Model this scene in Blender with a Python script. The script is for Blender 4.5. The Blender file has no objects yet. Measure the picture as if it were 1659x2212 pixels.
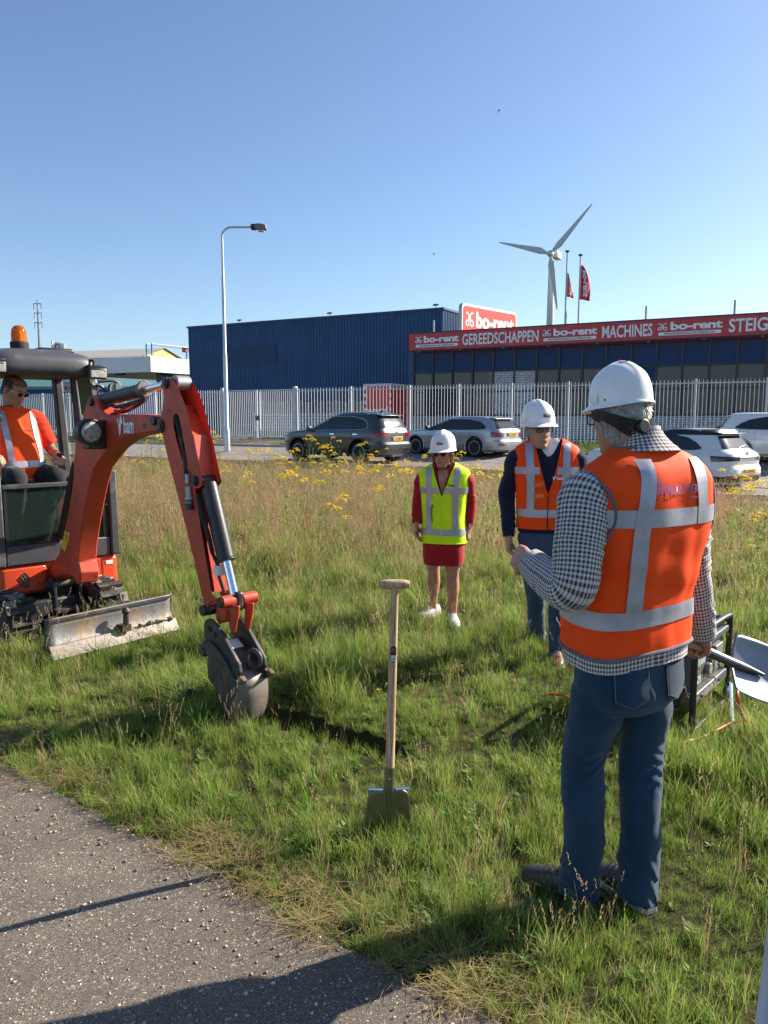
import bpy, bmesh, math, random
import numpy as np
from mathutils import Vector, Matrix, Euler, noise

# ------------------------------------------------------------------ scene, camera, light
scene = bpy.context.scene
C = scene.collection
random.seed(7); RNG = np.random.default_rng(7)
R = math.radians
CAM_H = 1.75; PITCH = R(7.06); FPX = 1663.3; CX, CY = 829.5, 1106.0

cam_d = bpy.data.cameras.new('camera'); cam = bpy.data.objects.new('camera', cam_d); C.objects.link(cam)
cam_d.sensor_fit = 'VERTICAL'; cam_d.sensor_height = 36.0; cam_d.lens = 36.0*FPX/2212.0
cam_d.clip_start = 0.05; cam_d.clip_end = 6000
cam.location = (0, 0, CAM_H); cam.rotation_euler = (math.pi/2-PITCH, 0, 0)
scene.camera = cam

SUN_AZ = Vector((0.907, 0.421, 0)).normalized(); SUN_EL = R(31)
SUN_DIR = Vector((SUN_AZ.x*math.cos(SUN_EL), SUN_AZ.y*math.cos(SUN_EL), math.sin(SUN_EL)))
world = bpy.data.worlds.new('World'); scene.world = world; world.use_nodes = True
nt = world.node_tree; nt.nodes.clear()
sky = nt.nodes.new('ShaderNodeTexSky'); sky.sky_type = 'NISHITA'; sky.sun_disc = False
sky.sun_elevation = SUN_EL; sky.sun_rotation = math.atan2(SUN_AZ.x, SUN_AZ.y)
sky.air_density = 0.9; sky.dust_density = 0.7; sky.ozone_density = 3.5; sky.altitude = 0
bg = nt.nodes.new('ShaderNodeBackground'); bg.inputs['Strength'].default_value = 0.077
wo = nt.nodes.new('ShaderNodeOutputWorld')
nt.links.new(sky.outputs[0], bg.inputs[0]); nt.links.new(bg.outputs[0], wo.inputs[0])
sun_d = bpy.data.lights.new('sun', 'SUN'); sun = bpy.data.objects.new('sun', sun_d); C.objects.link(sun)
sun_d.energy = 5.0; sun_d.angle = R(0.5); sun_d.color = (1.0, 0.91, 0.78)
sun.rotation_euler = SUN_DIR.to_track_quat('Z', 'Y').to_euler()
sun.location = (20, 10, 30)
scene.view_settings.view_transform = 'Standard'; scene.view_settings.look = 'None'
scene.view_settings.exposure = 1.24; scene.view_settings.gamma = 1.0
scene.view_settings.use_curve_mapping = False
scene.cycles.max_bounces = 5; scene.cycles.transparent_max_bounces = 16
scene.cycles.use_denoising = True; scene.cycles.use_adaptive_sampling = True; scene.cycles.adaptive_threshold = 0.03

# ------------------------------------------------------------------ photo geometry helpers (measured pixels -> metres)
SP, CP = math.sin(PITCH), math.cos(PITCH)
def ray(x, y):
    a = (x-CX)/FPX; b = -(y-CY)/FPX
    return Vector((a, CP + b*SP, -SP + b*CP))
def at(x, y, Y):
    d = ray(x, y); t = Y/d.y
    return Vector((d.x*t, Y, CAM_H + d.z*t))
def gnd(x, y, z=0.0):
    d = ray(x, y); t = (z-CAM_H)/d.z
    return Vector((d.x*t, d.y*t, z))
def onplane(x, y, p0, n):
    d = ray(x, y); o = Vector((0, 0, CAM_H))
    t = (Vector(p0)-o).dot(n)/d.dot(n)
    return o + d*t

# ------------------------------------------------------------------ object helpers
def tag(o, label=None, cat=None, group=None, kind=None):
    if label: o['label'] = label
    if cat: o['category'] = cat
    if group: o['group'] = group
    if kind: o['kind'] = kind
    return o
def empty(name, loc=(0, 0, 0), rz=0.0, label=None, cat=None, group=None, parent=None):
    o = bpy.data.objects.new(name, None); C.objects.link(o)
    o.location = loc; o.rotation_euler = (0, 0, rz); o.empty_display_size = 0.1
    if parent is not None: o.parent = parent
    return tag(o, label, cat, group)
def obj(name, me, mat=None, parent=None):
    o = bpy.data.objects.new(name, me); C.objects.link(o)
    if mat is not None:
        me.materials.clear()
        for m in (mat if isinstance(mat, (list, tuple)) else [mat]): me.materials.append(m)
    if parent is not None: o.parent = parent
    return o
def copy_tree(o, parent=None):
    c = o.copy(); C.objects.link(c); c.parent = parent
    for ch in [k for k in o.children]: copy_tree(ch, c)
    return c

class MB:
    """collects geometry for one mesh"""
    def __init__(s): s.v = []; s.f = []; s.m = []; s.uv = {}
    def add(s, vs, fs, m=0, uvs=None):
        b = len(s.v); s.v += [tuple(p) for p in vs]
        for i, f in enumerate(fs):
            s.f.append([b+k for k in f]); s.m.append(m)
        if uvs is not None:
            for k, u in enumerate(uvs): s.uv[b+k] = u
        return s
    def box(s, c, d, rot=None, m=0, taper=1.0):
        x, y, z = d[0]/2, d[1]/2, d[2]/2
        vs = [Vector((sx*x*(taper if sz > 0 else 1), sy*y*(taper if sz > 0 else 1), sz*z)) for sz in (-1, 1) for sy in (-1, 1) for sx in (-1, 1)]
        if rot is not None: vs = [rot @ p for p in vs]
        c = Vector(c); vs = [p+c for p in vs]
        return s.add(vs, [(0,2,3,1),(4,5,7,6),(0,1,5,4),(2,6,7,3),(0,4,6,2),(1,3,7,5)], m)
    def box2(s, lo, hi, m=0):
        lo = Vector(lo); hi = Vector(hi); return s.box((lo+hi)/2, hi-lo, None, m)
    def cyl(s, p, q, r, r2=None, n=16, m=0, caps=True):
        r2 = r if r2 is None else r2
        p = Vector(p); q = Vector(q); d = (q-p).normalized()
        u = d.orthogonal().normalized(); w = d.cross(u)
        vs = []
        for c, rr in ((p, r), (q, r2)):
            for k in range(n):
                a = 2*math.pi*k/n; vs.append(c + u*math.cos(a)*rr + w*math.sin(a)*rr)
        fs = [(k, (k+1) % n, n+(k+1) % n, n+k) for k in range(n)]
        if caps: fs += [tuple(range(n-1, -1, -1)), tuple(range(n, 2*n))]
        return s.add(vs, fs, m)
    def tube(s, pts, r, n=8, m=0, caps=True):
        pts = [Vector(p) for p in pts]; N = len(pts)
        rs = r if isinstance(r, (list, tuple, np.ndarray)) else [r]*N
        vs = []; u = None
        for i, p in enumerate(pts):
            t = (pts[min(i+1, N-1)]-pts[max(i-1, 0)]).normalized()
            if u is None: u = t.orthogonal().normalized()
            else: u = (u - t*u.dot(t)).normalized()
            w = t.cross(u)
            for k in range(n):
                a = 2*math.pi*k/n; vs.append(p + (u*math.cos(a)+w*math.sin(a))*rs[i])
        fs = [(i*n+k, i*n+(k+1) % n, (i+1)*n+(k+1) % n, (i+1)*n+k) for i in range(N-1) for k in range(n)]
        if caps: fs += [tuple(range(n-1, -1, -1)), tuple(range((N-1)*n, N*n))]
        return s.add(vs, fs, m)
    def lathe(s, prof, n=24, c=(0,0,0), axis=None, m=0, sx=1, sy=1):
        """prof: list of (r, h) revolved about axis through c"""
        ax = Vector(axis or (0, 0, 1)).normalized(); u = ax.orthogonal().normalized() if axis else Vector((1,0,0)); w = ax.cross(u); c = Vector(c)
        vs = [c + ax*h + (u*math.cos(2*math.pi*k/n)*sx + w*math.sin(2*math.pi*k/n)*sy)*r for r, h in prof for k in range(n)]
        N = len(prof)
        fs = [(i*n+k, i*n+(k+1) % n, (i+1)*n+(k+1) % n, (i+1)*n+k) for i in range(N-1) for k in range(n)]
        fs += [tuple(range(n-1, -1, -1)), tuple(range((N-1)*n, N*n))]
        return s.add(vs, fs, m)
    def prism(s, poly, off, m=0):
        """poly: list of 3D points (planar), extruded by vector off"""
        n = len(poly); off = Vector(off)
        vs = [Vector(p) for p in poly] + [Vector(p)+off for p in poly]
        fs = [tuple(range(n)), tuple(range(2*n-1, n-1, -1))] + [(k, n+k, n+(k+1) % n, (k+1) % n) for k in range(n)]
        return s.add(vs, fs, m)
    def grid(s, fn, nu, nv, closed=False, m=0, uv=None):
        """fn(i/nu, j/nv) -> point"""
        cu = nu if closed else nu+1
        vs = [fn(i/nu, j/nv) for j in range(nv+1) for i in range(cu)]
        fs = [(j*cu+i, j*cu+(i+1) % cu, (j+1)*cu+(i+1) % cu, (j+1)*cu+i) for j in range(nv) for i in range(nu)]
        uvs = [uv(i/nu, j/nv) for j in range(nv+1) for i in range(cu)] if uv else None
        return s.add(vs, fs, m, uvs)
    def mesh(s, name='mesh', smooth=False, angle=None, recalc=True, merge=None):
        me = bpy.data.meshes.new(name); me.from_pydata(s.v, [], s.f); 
        if s.uv:
            l = me.uv_layers.new(name='UVMap')
            vi = np.zeros(len(me.loops), dtype=np.int32); me.loops.foreach_get('vertex_index', vi)
            arr = np.array([s.uv.get(int(k), (0, 0)) for k in range(len(s.v))], dtype=np.float32)
            l.data.foreach_set('uv', arr[vi].ravel())
        me.polygons.foreach_set('material_index', np.array(s.m, dtype=np.int32))
        if recalc or merge:
            bm = bmesh.new(); bm.from_mesh(me)
            if merge: bmesh.ops.remove_doubles(bm, verts=bm.verts, dist=merge)
            if recalc: bmesh.ops.recalc_face_normals(bm, faces=bm.faces)
            bm.to_mesh(me); bm.free()
        if smooth:
            me.polygons.foreach_set('use_smooth', np.ones(len(me.polygons), dtype=bool))
            if angle: me.set_sharp_from_angle(angle=R(angle))
        return me
    def build(s, name, mat=None, parent=None, smooth=False, angle=35, bevel=0, seg=2, recalc=True, sub=0, merge=None):
        o = obj(name, s.mesh(name, smooth or bevel > 0, angle, recalc, merge), mat, parent)
        if bevel:
            b = o.modifiers.new('bevel', 'BEVEL'); b.width = bevel; b.segments = seg; b.limit_method = 'ANGLE'; b.angle_limit = R(30); b.harden_normals = False
        if sub:
            k = o.modifiers.new('sub', 'SUBSURF'); k.levels = sub; k.render_levels = sub
        return o

def smoothpath(pts, n=8):
    """Catmull-Rom resample"""
    P = [Vector(p) for p in pts]; out = []
    Q = [P[0]*2-P[1]] + P + [P[-1]*2-P[-2]]
    for i in range(1, len(Q)-2):
        for k in range(n):
            t = k/n; a, b, c, d = Q[i-1], Q[i], Q[i+1], Q[i+2]
            out.append(0.5*((2*b) + (c-a)*t + (2*a-5*b+4*c-d)*t*t + (3*b-a-3*c+d)*t**3))
    out.append(P[-1]); return out

# ------------------------------------------------------------------ materials
def node(nt, t, **kw):
    n = nt.nodes.new(t)
    for k, v in kw.items():
        if k in n.inputs: n.inputs[k].default_value = v
        else: setattr(n, k, v)
    return n
MATS = {}
def mat(name, col, rough=0.6, metal=0.0, var=0.12, scale=6.0, bump=0.0, bscale=60.0, coat=0.0, spec=0.5, col2=None, dirt=None, dirt_amt=0.0, dirt_scale=3.0, trans=0.0, alpha=1.0, sheen=0.0, rvar=0.08, sss=0.0):
    """principled with noise colour variation, optional second colour / dirt stains and bump"""
    if name in MATS: return MATS[name]
    m = bpy.data.materials.new(name); m.use_nodes = True; nt = m.node_tree
    b = nt.nodes['Principled BSDF']; L = nt.links.new
    tc = node(nt, 'ShaderNodeTexCoord')
    n1 = node(nt, 'ShaderNodeTexNoise', Scale=scale, Detail=6.0, Roughness=0.6); L(tc.outputs['Object'], n1.inputs['Vector'])
    mx = node(nt, 'ShaderNodeMix', data_type='RGBA')
    c = (*col, 1); c2 = (*col2, 1) if col2 else tuple(min(1, k*(1-2*var)) for k in col)+(1,)
    ca = c if col2 else tuple(min(1, k*(1+var)) for k in col)+(1,)
    rmp = node(nt, 'ShaderNodeMapRange'); rmp.inputs['From Min'].default_value = 0.3; rmp.inputs['From Max'].default_value = 0.7
    L(n1.outputs['Fac'], rmp.inputs['Value']); L(rmp.outputs[0], mx.inputs['Factor'])
    mx.inputs['A'].default_value = ca; mx.inputs['B'].default_value = c2
    last = mx.outputs['Result']
    if dirt:
        n2 = node(nt, 'ShaderNodeTexNoise', Scale=dirt_scale, Detail=8.0, Roughness=0.7); L(tc.outputs['Object'], n2.inputs['Vector'])
        r2 = node(nt, 'ShaderNodeMapRange'); r2.inputs['From Min'].default_value = 0.62-dirt_amt*0.35; r2.inputs['From Max'].default_value = 0.72-dirt_amt*0.2
        L(n2.outputs['Fac'], r2.inputs['Value'])
        m2 = node(nt, 'ShaderNodeMix', data_type='RGBA'); m2.inputs['B'].default_value = (*dirt, 1)
        L(r2.outputs[0], m2.inputs['Factor']); L(last, m2.inputs['A']); last = m2.outputs['Result']
    L(last, b.inputs['Base Color'])
    rr = node(nt, 'ShaderNodeMapRange'); rr.inputs['To Min'].default_value = max(0.02, rough-rvar); rr.inputs['To Max'].default_value = min(1, rough+rvar)
    L(n1.outputs['Fac'], rr.inputs['Value']); L(rr.outputs[0], b.inputs['Roughness'])
    b.inputs['Metallic'].default_value = metal; b.inputs['Coat Weight'].default_value = coat; b.inputs['Coat Roughness'].default_value = 0.06
    b.inputs['Specular IOR Level'].default_value = spec
    if sheen: b.inputs['Sheen Weight'].default_value = sheen
    if sss: b.inputs['Subsurface Weight'].default_value = sss; b.inputs['Subsurface Radius'].default_value = (1.0, 0.35, 0.2); b.inputs['Subsurface Scale'].default_value = 0.01
    if trans: b.inputs['Transmission Weight'].default_value = trans; b.inputs['IOR'].default_value = 1.2
    if alpha < 1: b.inputs['Alpha'].default_value = alpha
    if bump:
        n3 = node(nt, 'ShaderNodeTexNoise', Scale=bscale, Detail=4.0); L(tc.outputs['Object'], n3.inputs['Vector'])
        bp = node(nt, 'ShaderNodeBump', Strength=bump, Distance=0.01); L(n3.outputs['Fac'], bp.inputs['Height']); L(bp.outputs[0], b.inputs['Normal'])
    MATS[name] = m; return m

def glass_mat(name, tint=(0.02, 0.03, 0.035), opacity=0.6, rough=0.03, spec=0.6):
    """dark window glass: partly see-through, mirror-like at grazing angles"""
    if name in MATS: return MATS[name]
    m = bpy.data.materials.new(name); m.use_nodes = True; nt = m.node_tree; L = nt.links.new
    out = nt.nodes['Material Output']; b = nt.nodes['Principled BSDF']
    b.inputs['Base Color'].default_value = (*tint, 1); b.inputs['Roughness'].default_value = rough; b.inputs['Specular IOR Level'].default_value = spec
    tr = node(nt, 'ShaderNodeBsdfTransparent'); tr.inputs[0].default_value = (0.75, 0.85, 0.82, 1)
    fr = node(nt, 'ShaderNodeFresnel'); fr.inputs[0].default_value = 1.5
    n1 = node(nt, 'ShaderNodeTexNoise', Scale=3.0); tc = node(nt, 'ShaderNodeTexCoord'); L(tc.outputs['Object'], n1.inputs['Vector'])
    md = node(nt, 'ShaderNodeMath', operation='MULTIPLY_ADD'); L(n1.outputs['Fac'], md.inputs[0]); md.inputs[1].default_value = 0.1; md.inputs[2].default_value = opacity-0.05
    ad = node(nt, 'ShaderNodeMath', operation='ADD', use_clamp=True); L(fr.outputs[0], ad.inputs[0]); L(md.outputs[0], ad.inputs[1])
    mx = node(nt, 'ShaderNodeMixShader'); L(ad.outputs[0], mx.inputs[0]); L(tr.outputs[0], mx.inputs[1]); L(b.outputs[0], mx.inputs[2])
    L(mx.outputs[0], out.inputs[0]); MATS[name] = m; return m

# text as mesh -----------------------------------------------------------------
def text_mesh(body, size=1.0, bold=0.0, extrude=0.0, spacing=1.0, xscale=1.0):
    cu = bpy.data.curves.new('lettering', 'FONT'); cu.body = body; cu.size = size; cu.offset = bold; cu.extrude = extrude
    cu.align_x = 'CENTER'; cu.align_y = 'CENTER'; cu.space_character = spacing; cu.resolution_u = 3
    o = bpy.data.objects.new('lettering', cu); C.objects.link(o)
    dg = bpy.context.evaluated_depsgraph_get(); me = bpy.data.meshes.new_from_object(o.evaluated_get(dg))
    bpy.data.objects.remove(o); bpy.data.curves.remove(cu)
    n = len(me.vertices); co = np.zeros(n*3, dtype=np.float32); me.vertices.foreach_get('co', co); co = co.reshape(-1, 3)
    co[:, :2] -= (co[:, :2].max(0)+co[:, :2].min(0))/2
    co[:, 0] *= xscale; me.vertices.foreach_set('co', co.ravel()); me.update()
    return me
def fit_text(me, w=None, h=None):
    n = len(me.vertices); co = np.zeros(n*3, dtype=np.float32); me.vertices.foreach_get('co', co); co = co.reshape(-1, 3)
    e = co.max(0)-co.min(0)
    if w: co[:, 0] *= w/e[0]
    if h: co[:, 1] *= h/e[1]
    me.vertices.foreach_set('co', co.ravel()); me.update(); return me
def place_mesh(me, fn):
    """move every vertex (x,y,z) -> fn(x,y,z)"""
    for v in me.vertices: v.co = fn(*v.co)
    me.update(); return me
def ribbon(pts, w, closed=False):
    """flat stroke of width w along 2D points -> (verts2d, faces)"""
    P = [Vector((p[0], p[1])) for p in pts]; N = len(P); vs = []
    for i in range(N):
        a = P[(i-1) % N] if (closed or i > 0) else P[i]; b = P[(i+1) % N] if (closed or i < N-1) else P[i]
        t = (b-a).normalized(); n = Vector((-t.y, t.x))
        vs += [P[i]+n*w/2, P[i]-n*w/2]
    K = N if closed else N-1
    return vs, [(2*i, 2*i+1, 2*((i+1) % N)+1, 2*((i+1) % N)) for i in range(K)]

# smooth interpolation ------------------------------------------------------------
def pchip(xs, ys):
    xs = np.asarray(xs, float); ys = np.asarray(ys, float); h = np.diff(xs); d = np.diff(ys)/h
    m = np.zeros_like(ys); m[0] = d[0]; m[-1] = d[-1]
    for i in range(1, len(xs)-1):
        m[i] = 0 if d[i-1]*d[i] <= 0 else 2*d[i-1]*d[i]/(d[i-1]+d[i])
    def f(x):
        x = min(max(x, xs[0]), xs[-1]); i = min(int(np.searchsorted(xs, x, 'right'))-1, len(xs)-2); i = max(i, 0)
        t = (x-xs[i])/h[i]; a = ys[i]; b = ys[i+1]
        return float((2*t**3-3*t*t+1)*a + (t**3-2*t*t+t)*h[i]*m[i] + (-2*t**3+3*t*t)*b + (t**3-t*t)*h[i]*m[i+1])
    return f
class Surf:
    """stack of horizontal super-ellipse rings: rows (z, cx, cy, a, bf, bb, n)"""
    def __init__(s, rows, disp=None, lin=False):
        rows = np.array(rows, float); z = rows[:, 0]; s.z0, s.z1 = z[0], z[-1]
        mk = (lambda xs, ys: (lambda q: float(np.interp(q, xs, ys)))) if lin else pchip
        s.cx, s.cy, s.a, s.bf, s.bb, s.n = [mk(z, rows[:, k]) for k in range(1, 7)]
        s.disp = disp
    def raw(s, th, z, off=0.0):
        n = 2.0/s.n(z); c, q = math.cos(th), math.sin(th)
        b = s.bf(z) if q >= 0 else s.bb(z)
        return Vector((s.cx(z)+math.copysign(abs(c)**n, c)*(s.a(z)+off), s.cy(z)+math.copysign(abs(q)**n, q)*(b+off), z))
    def pt(s, th, z, off=0.0):
        p = s.raw(th, z, off)
        if s.disp:
            d = s.disp(p); o = Vector((p.x-s.cx(z), p.y-s.cy(z), 0)); 
            if o.length > 1e-6: p = p + o.normalized()*d
        return p
    def theta(s, x, z, front=True):
        n = s.n(z); k = max(-1, min(1, (x-s.cx(z))/max(s.a(z), 1e-5)))
        c = math.copysign(abs(k)**(n/2), k); th = math.acos(max(-1, min(1, c)))
        return th if front else -th
    def xz(s, x, z, front=True, off=0.0):
        return s.pt(s.theta(x, z, front), z, off)
    def theta_y(s, y, z, right=True):
        n = s.n(z); b = s.bf(z) if y >= s.cy(z) else s.bb(z); k = max(-1, min(1, (y-s.cy(z))/max(b, 1e-5)))
        q = math.copysign(abs(k)**(n/2), k); th = math.asin(max(-1, min(1, q)))
        return th if right else math.pi-th
    def yz(s, y, z, right=True, off=0.0):
        return s.pt(s.theta_y(y, z, right), z, off)
def smat(f, *a): return f(*a)
def sstep(a, b, x):
    t = min(1, max(0, (x-a)/(b-a))); return t*t*(3-2*t)
def bez_poly(pts, n=6): return smoothpath(pts, n)
# ------------------------------------------------------------------ frame of the business park: W runs along the facades, N away from us
BR = -math.atan2(0.488, 0.873)
W = Vector((math.cos(BR), math.sin(BR), 0)); N = Vector((-math.sin(BR), math.cos(BR), 0))
def ws(w, s, z=0.0): return W*w + N*s + Vector((0, 0, z))
def pix_ws(x, y, s):
    p = onplane(x, y, N*s, N); return p.dot(W), p.z
def ground_z(x, y):
    s = x*N.x + y*N.y
    z = float(np.interp(s, [0, 20, 23, 24.6, 27, 30, 33, 60], [0, 0, 0.05, 0.10, 0.26, 0.42, 0.55, 0.55]))
    z -= 0.022*max(0.0, x-2.0)*sstep(13, 20, s)*(1-sstep(25, 30, s))*(1-sstep(12, 25, x)*0.5)
    amp = 0.03*sstep(5, 12, y)*(1-sstep(20, 23, s))
    if amp > 0: z += amp*2*noise.noise((x*0.35, y*0.35, 3.1)) 
    return z
# trench dug from the bucket to the spade
TR = [gnd(545, 1548), gnd(600, 1546), gnd(670, 1570), gnd(740, 1592), gnd(800, 1606), gnd(842, 1622)]
def trench_d(x, y):
    best = 9
    for a, b in zip(TR[:-1], TR[1:]):
        dx, dy = b.x-a.x, b.y-a.y; t = ((x-a.x)*dx+(y-a.y)*dy)/(dx*dx+dy*dy); t = max(0, min(1, t))
        best = min(best, math.hypot(x-a.x-t*dx, y-a.y-t*dy))
    return best
EDGE = [(-420, 1395), (-200, 1530), (0, 1645), (130, 1712), (260, 1786), (400, 1846), (500, 1898), (610, 1968), (720, 2030), (900, 2110), (1105, 2212), (1500, 2450)]
EDGE = [gnd(*e) for e in EDGE]
EDGE[0] = EDGE[1] + (EDGE[1]-EDGE[3]).normalized()*9
EDGE = smoothpath(EDGE, 24)
EDXY = np.array([(p.x, p.y) for p in EDGE])
def edge_y(x): return float(np.interp(x, EDXY[:, 0], EDXY[:, 1]))
def path_side(x, y):
    """>0 on the grass, <0 on the asphalt (approximate distance to the edge)"""
    return (y-edge_y(x))*0.8

# ---------------------------------------------------------------- materials of the setting
def soil_material():
    m = bpy.data.materials.new('soil_and_thatch'); m.use_nodes = True; nt = m.node_tree; L = nt.links.new; b = nt.nodes['Principled BSDF']
    g = node(nt, 'ShaderNodeNewGeometry')
    a = node(nt, 'ShaderNodeTexNoise', Scale=0.6, Detail=6.0); L(g.outputs['Position'], a.inputs['Vector'])
    f = node(nt, 'ShaderNodeTexNoise', Scale=40.0, Detail=5.0, Roughness=0.7); L(g.outputs['Position'], f.inputs['Vector'])
    r = node(nt, 'ShaderNodeValToRGB'); r.color_ramp.elements[0].color = (0.022, 0.03, 0.010, 1); r.color_ramp.elements[1].color = (0.085, 0.075, 0.03, 1)
    r.color_ramp.elements[0].position = 0.35; r.color_ramp.elements[1].position = 0.7
    mx = node(nt, 'ShaderNodeMath', operation='MULTIPLY_ADD'); L(f.outputs[0], mx.inputs[0]); mx.inputs[1].default_value = 0.6; 
    ad = node(nt, 'ShaderNodeMath', operation='MULTIPLY'); L(a.outputs[0], ad.inputs[0]); ad.inputs[1].default_value = 0.45; L(ad.outputs[0], mx.inputs[2])
    L(mx.outputs[0], r.inputs[0]); L(r.outputs[0], b.inputs['Base Color']); b.inputs['Roughness'].default_value = 0.95; b.inputs['Specular IOR Level'].default_value = 0.1
    bp = node(nt, 'ShaderNodeBump', Strength=0.8, Distance=0.03); L(f.outputs[0], bp.inputs['Height']); L(bp.outputs[0], b.inputs['Normal'])
    return m
def asphalt_material(name, base, pebble=True, scale=72.0, light=1.0):
    m = bpy.data.materials.new(name); m.use_nodes = True; nt = m.node_tree; L = nt.links.new; b = nt.nodes['Principled BSDF']
    g = node(nt, 'ShaderNodeNewGeometry')
    big = node(nt, 'ShaderNodeTexNoise', Scale=1.3, Detail=6.0, Roughness=0.65); L(g.outputs['Position'], big.inputs['Vector'])
    fine = node(nt, 'ShaderNodeTexNoise', Scale=160.0, Detail=3.0, Roughness=0.7); L(g.outputs['Position'], fine.inputs['Vector'])
    r0 = node(nt, 'ShaderNodeValToRGB'); L(fine.outputs[0], r0.inputs[0])
    r0.color_ramp.elements[0].position = 0.33; r0.color_ramp.elements[1].position = 0.68
    r0.color_ramp.elements[0].color = tuple(k*0.40 for k in base)+(1,); r0.color_ramp.elements[1].color = tuple(k*1.6 for k in base)+(1,)
    last = r0.outputs[0]; hgt = fine.outputs[0]
    if pebble:
        for sc, thr, dens in ((scale, 0.36, 0.22), (scale*2.2, 0.42, 0.38)):
            w = node(nt, 'ShaderNodeTexNoise', Scale=sc*0.8, Detail=1.0); L(g.outputs['Position'], w.inputs['Vector'])
            wm = node(nt, 'ShaderNodeMix', data_type='RGBA', blend_type='LINEAR_LIGHT'); wm.inputs['Factor'].default_value = 0.006; L(g.outputs['Position'], wm.inputs['A']); L(w.outputs['Color'], wm.inputs['B'])
            v = node(nt, 'ShaderNodeTexVoronoi', Scale=sc); L(wm.outputs['Result'], v.inputs['Vector'])
            sep = node(nt, 'ShaderNodeSeparateColor'); L(v.outputs['Color'], sep.inputs[0])
            # stone radius differs from cell to cell
            rad = node(nt, 'ShaderNodeMath', operation='MULTIPLY_ADD'); L(sep.outputs[1], rad.inputs[0]); rad.inputs[1].default_value = 0.25; rad.inputs[2].default_value = thr-0.2
            lt = node(nt, 'ShaderNodeMath', operation='LESS_THAN'); L(v.outputs['Distance'], lt.inputs[0]); L(rad.outputs[0], lt.inputs[1])
            on = node(nt, 'ShaderNodeMath', operation='LESS_THAN'); L(sep.outputs[0], on.inputs[0]); on.inputs[1].default_value = dens
            al = node(nt, 'ShaderNodeMath', operation='MULTIPLY'); L(lt.outputs[0], al.inputs[0]); L(on.outputs[0], al.inputs[1])
            pr = node(nt, 'ShaderNodeValToRGB'); pr.color_ramp.interpolation = 'CONSTANT'; L(sep.outputs[2], pr.inputs[0])
            cols = [(0.0, (0.42, 0.37, 0.28)), (0.18, (0.22, 0.20, 0.18)), (0.36, (0.60, 0.56, 0.47)), (0.5, (0.30, 0.19, 0.11)), (0.6, (0.14, 0.13, 0.12)), (0.75, (0.48, 0.40, 0.27)), (0.9, (0.34, 0.30, 0.27))]
            while len(pr.color_ramp.elements) < len(cols): pr.color_ramp.elements.new(0.5)
            for e, (p, c) in zip(pr.color_ramp.elements, cols): e.position = p; e.color = tuple(k*light*0.8 for k in c)+(1,)
            mx = node(nt, 'ShaderNodeMix', data_type='RGBA'); L(al.outputs[0], mx.inputs['Factor']); L(last, mx.inputs['A']); L(pr.outputs[0], mx.inputs['B']); last = mx.outputs['Result']
            hh = node(nt, 'ShaderNodeMath', operation='ADD'); L(hgt, hh.inputs[0]); L(al.outputs[0], hh.inputs[1]); hgt = hh.outputs[0]
    # worn darker / lighter areas
    wr = node(nt, 'ShaderNodeMapRange'); L(big.outputs[0], wr.inputs['Value']); wr.inputs['From Min'].default_value = 0.3; wr.inputs['From Max'].default_value = 0.7; wr.inputs['To Min'].default_value = 0.72; wr.inputs['To Max'].default_value = 1.2
    ml = node(nt, 'ShaderNodeVectorMath', operation='SCALE'); L(last, ml.inputs[0]); L(wr.outputs[0], ml.inputs['Scale'])
    L(ml.outputs[0], b.inputs['Base Color']); b.inputs['Roughness'].default_value = 0.85; b.inputs['Specular IOR Level'].default_value = 0.3
    bp = node(nt, 'ShaderNodeBump', Strength=0.7, Distance=0.004); L(hgt, bp.inputs['Height']); L(bp.outputs[0], b.inputs['Normal'])
    return m
SOIL = soil_material(); ASPH = asphalt_material('path_asphalt', (0.116, 0.097, 0.080)); ROAD = asphalt_material('road_asphalt', (0.20, 0.185, 0.17), pebble=False)

# ---------------------------------------------------------------- ground
def axis(fine0, fine1, step, out): 
    a = list(np.arange(fine0, fine1+1e-6, step)); lo = []; v = fine0; d = step
    for lim in out:
        while v-lo_step(d) > -lim: 
            d = min(d*1.35, lim*0.2+1); v -= d; lo.append(v)
    return a
def axis_list(f0, f1, step, lo, hi):
    mid = list(np.arange(f0, f1+1e-6, step)); left = []; v = f0; d = step
    while v > lo: d = min(d*1.25, 1.2 if abs(v) < 60 else 500); v -= d; left.append(v)
    right = []; v = f1; d = step
    while v < hi: d = min(d*1.25, 1.2 if abs(v) < 60 else 500); v += d; right.append(v)
    return left[::-1]+mid+right
gx = axis_list(-1.5, 0.4, 0.04, -3000, 3000); gy = axis_list(3.3, 4.6, 0.04, -60, 4000)
vs = []
for y in gy:
    for x in gx:
        z = ground_z(x, y)
        if -1.6 < x < 0.5 and 3.2 < y < 4.7:
            d = trench_d(x, y) + 0.03*noise.noise((x*7, y*7, 0)); z -= 0.24*(1-sstep(0.05, 0.12, d))
        vs.append((x, y, z))
nx = len(gx)
fs = [(j*nx+i, j*nx+i+1, (j+1)*nx+i+1, (j+1)*nx+i) for j in range(len(gy)-1) for i in range(nx-1)]
m = MB().add(vs, fs); tag(m.build('ground', SOIL, smooth=True, angle=60, recalc=False), kind='structure')

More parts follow.
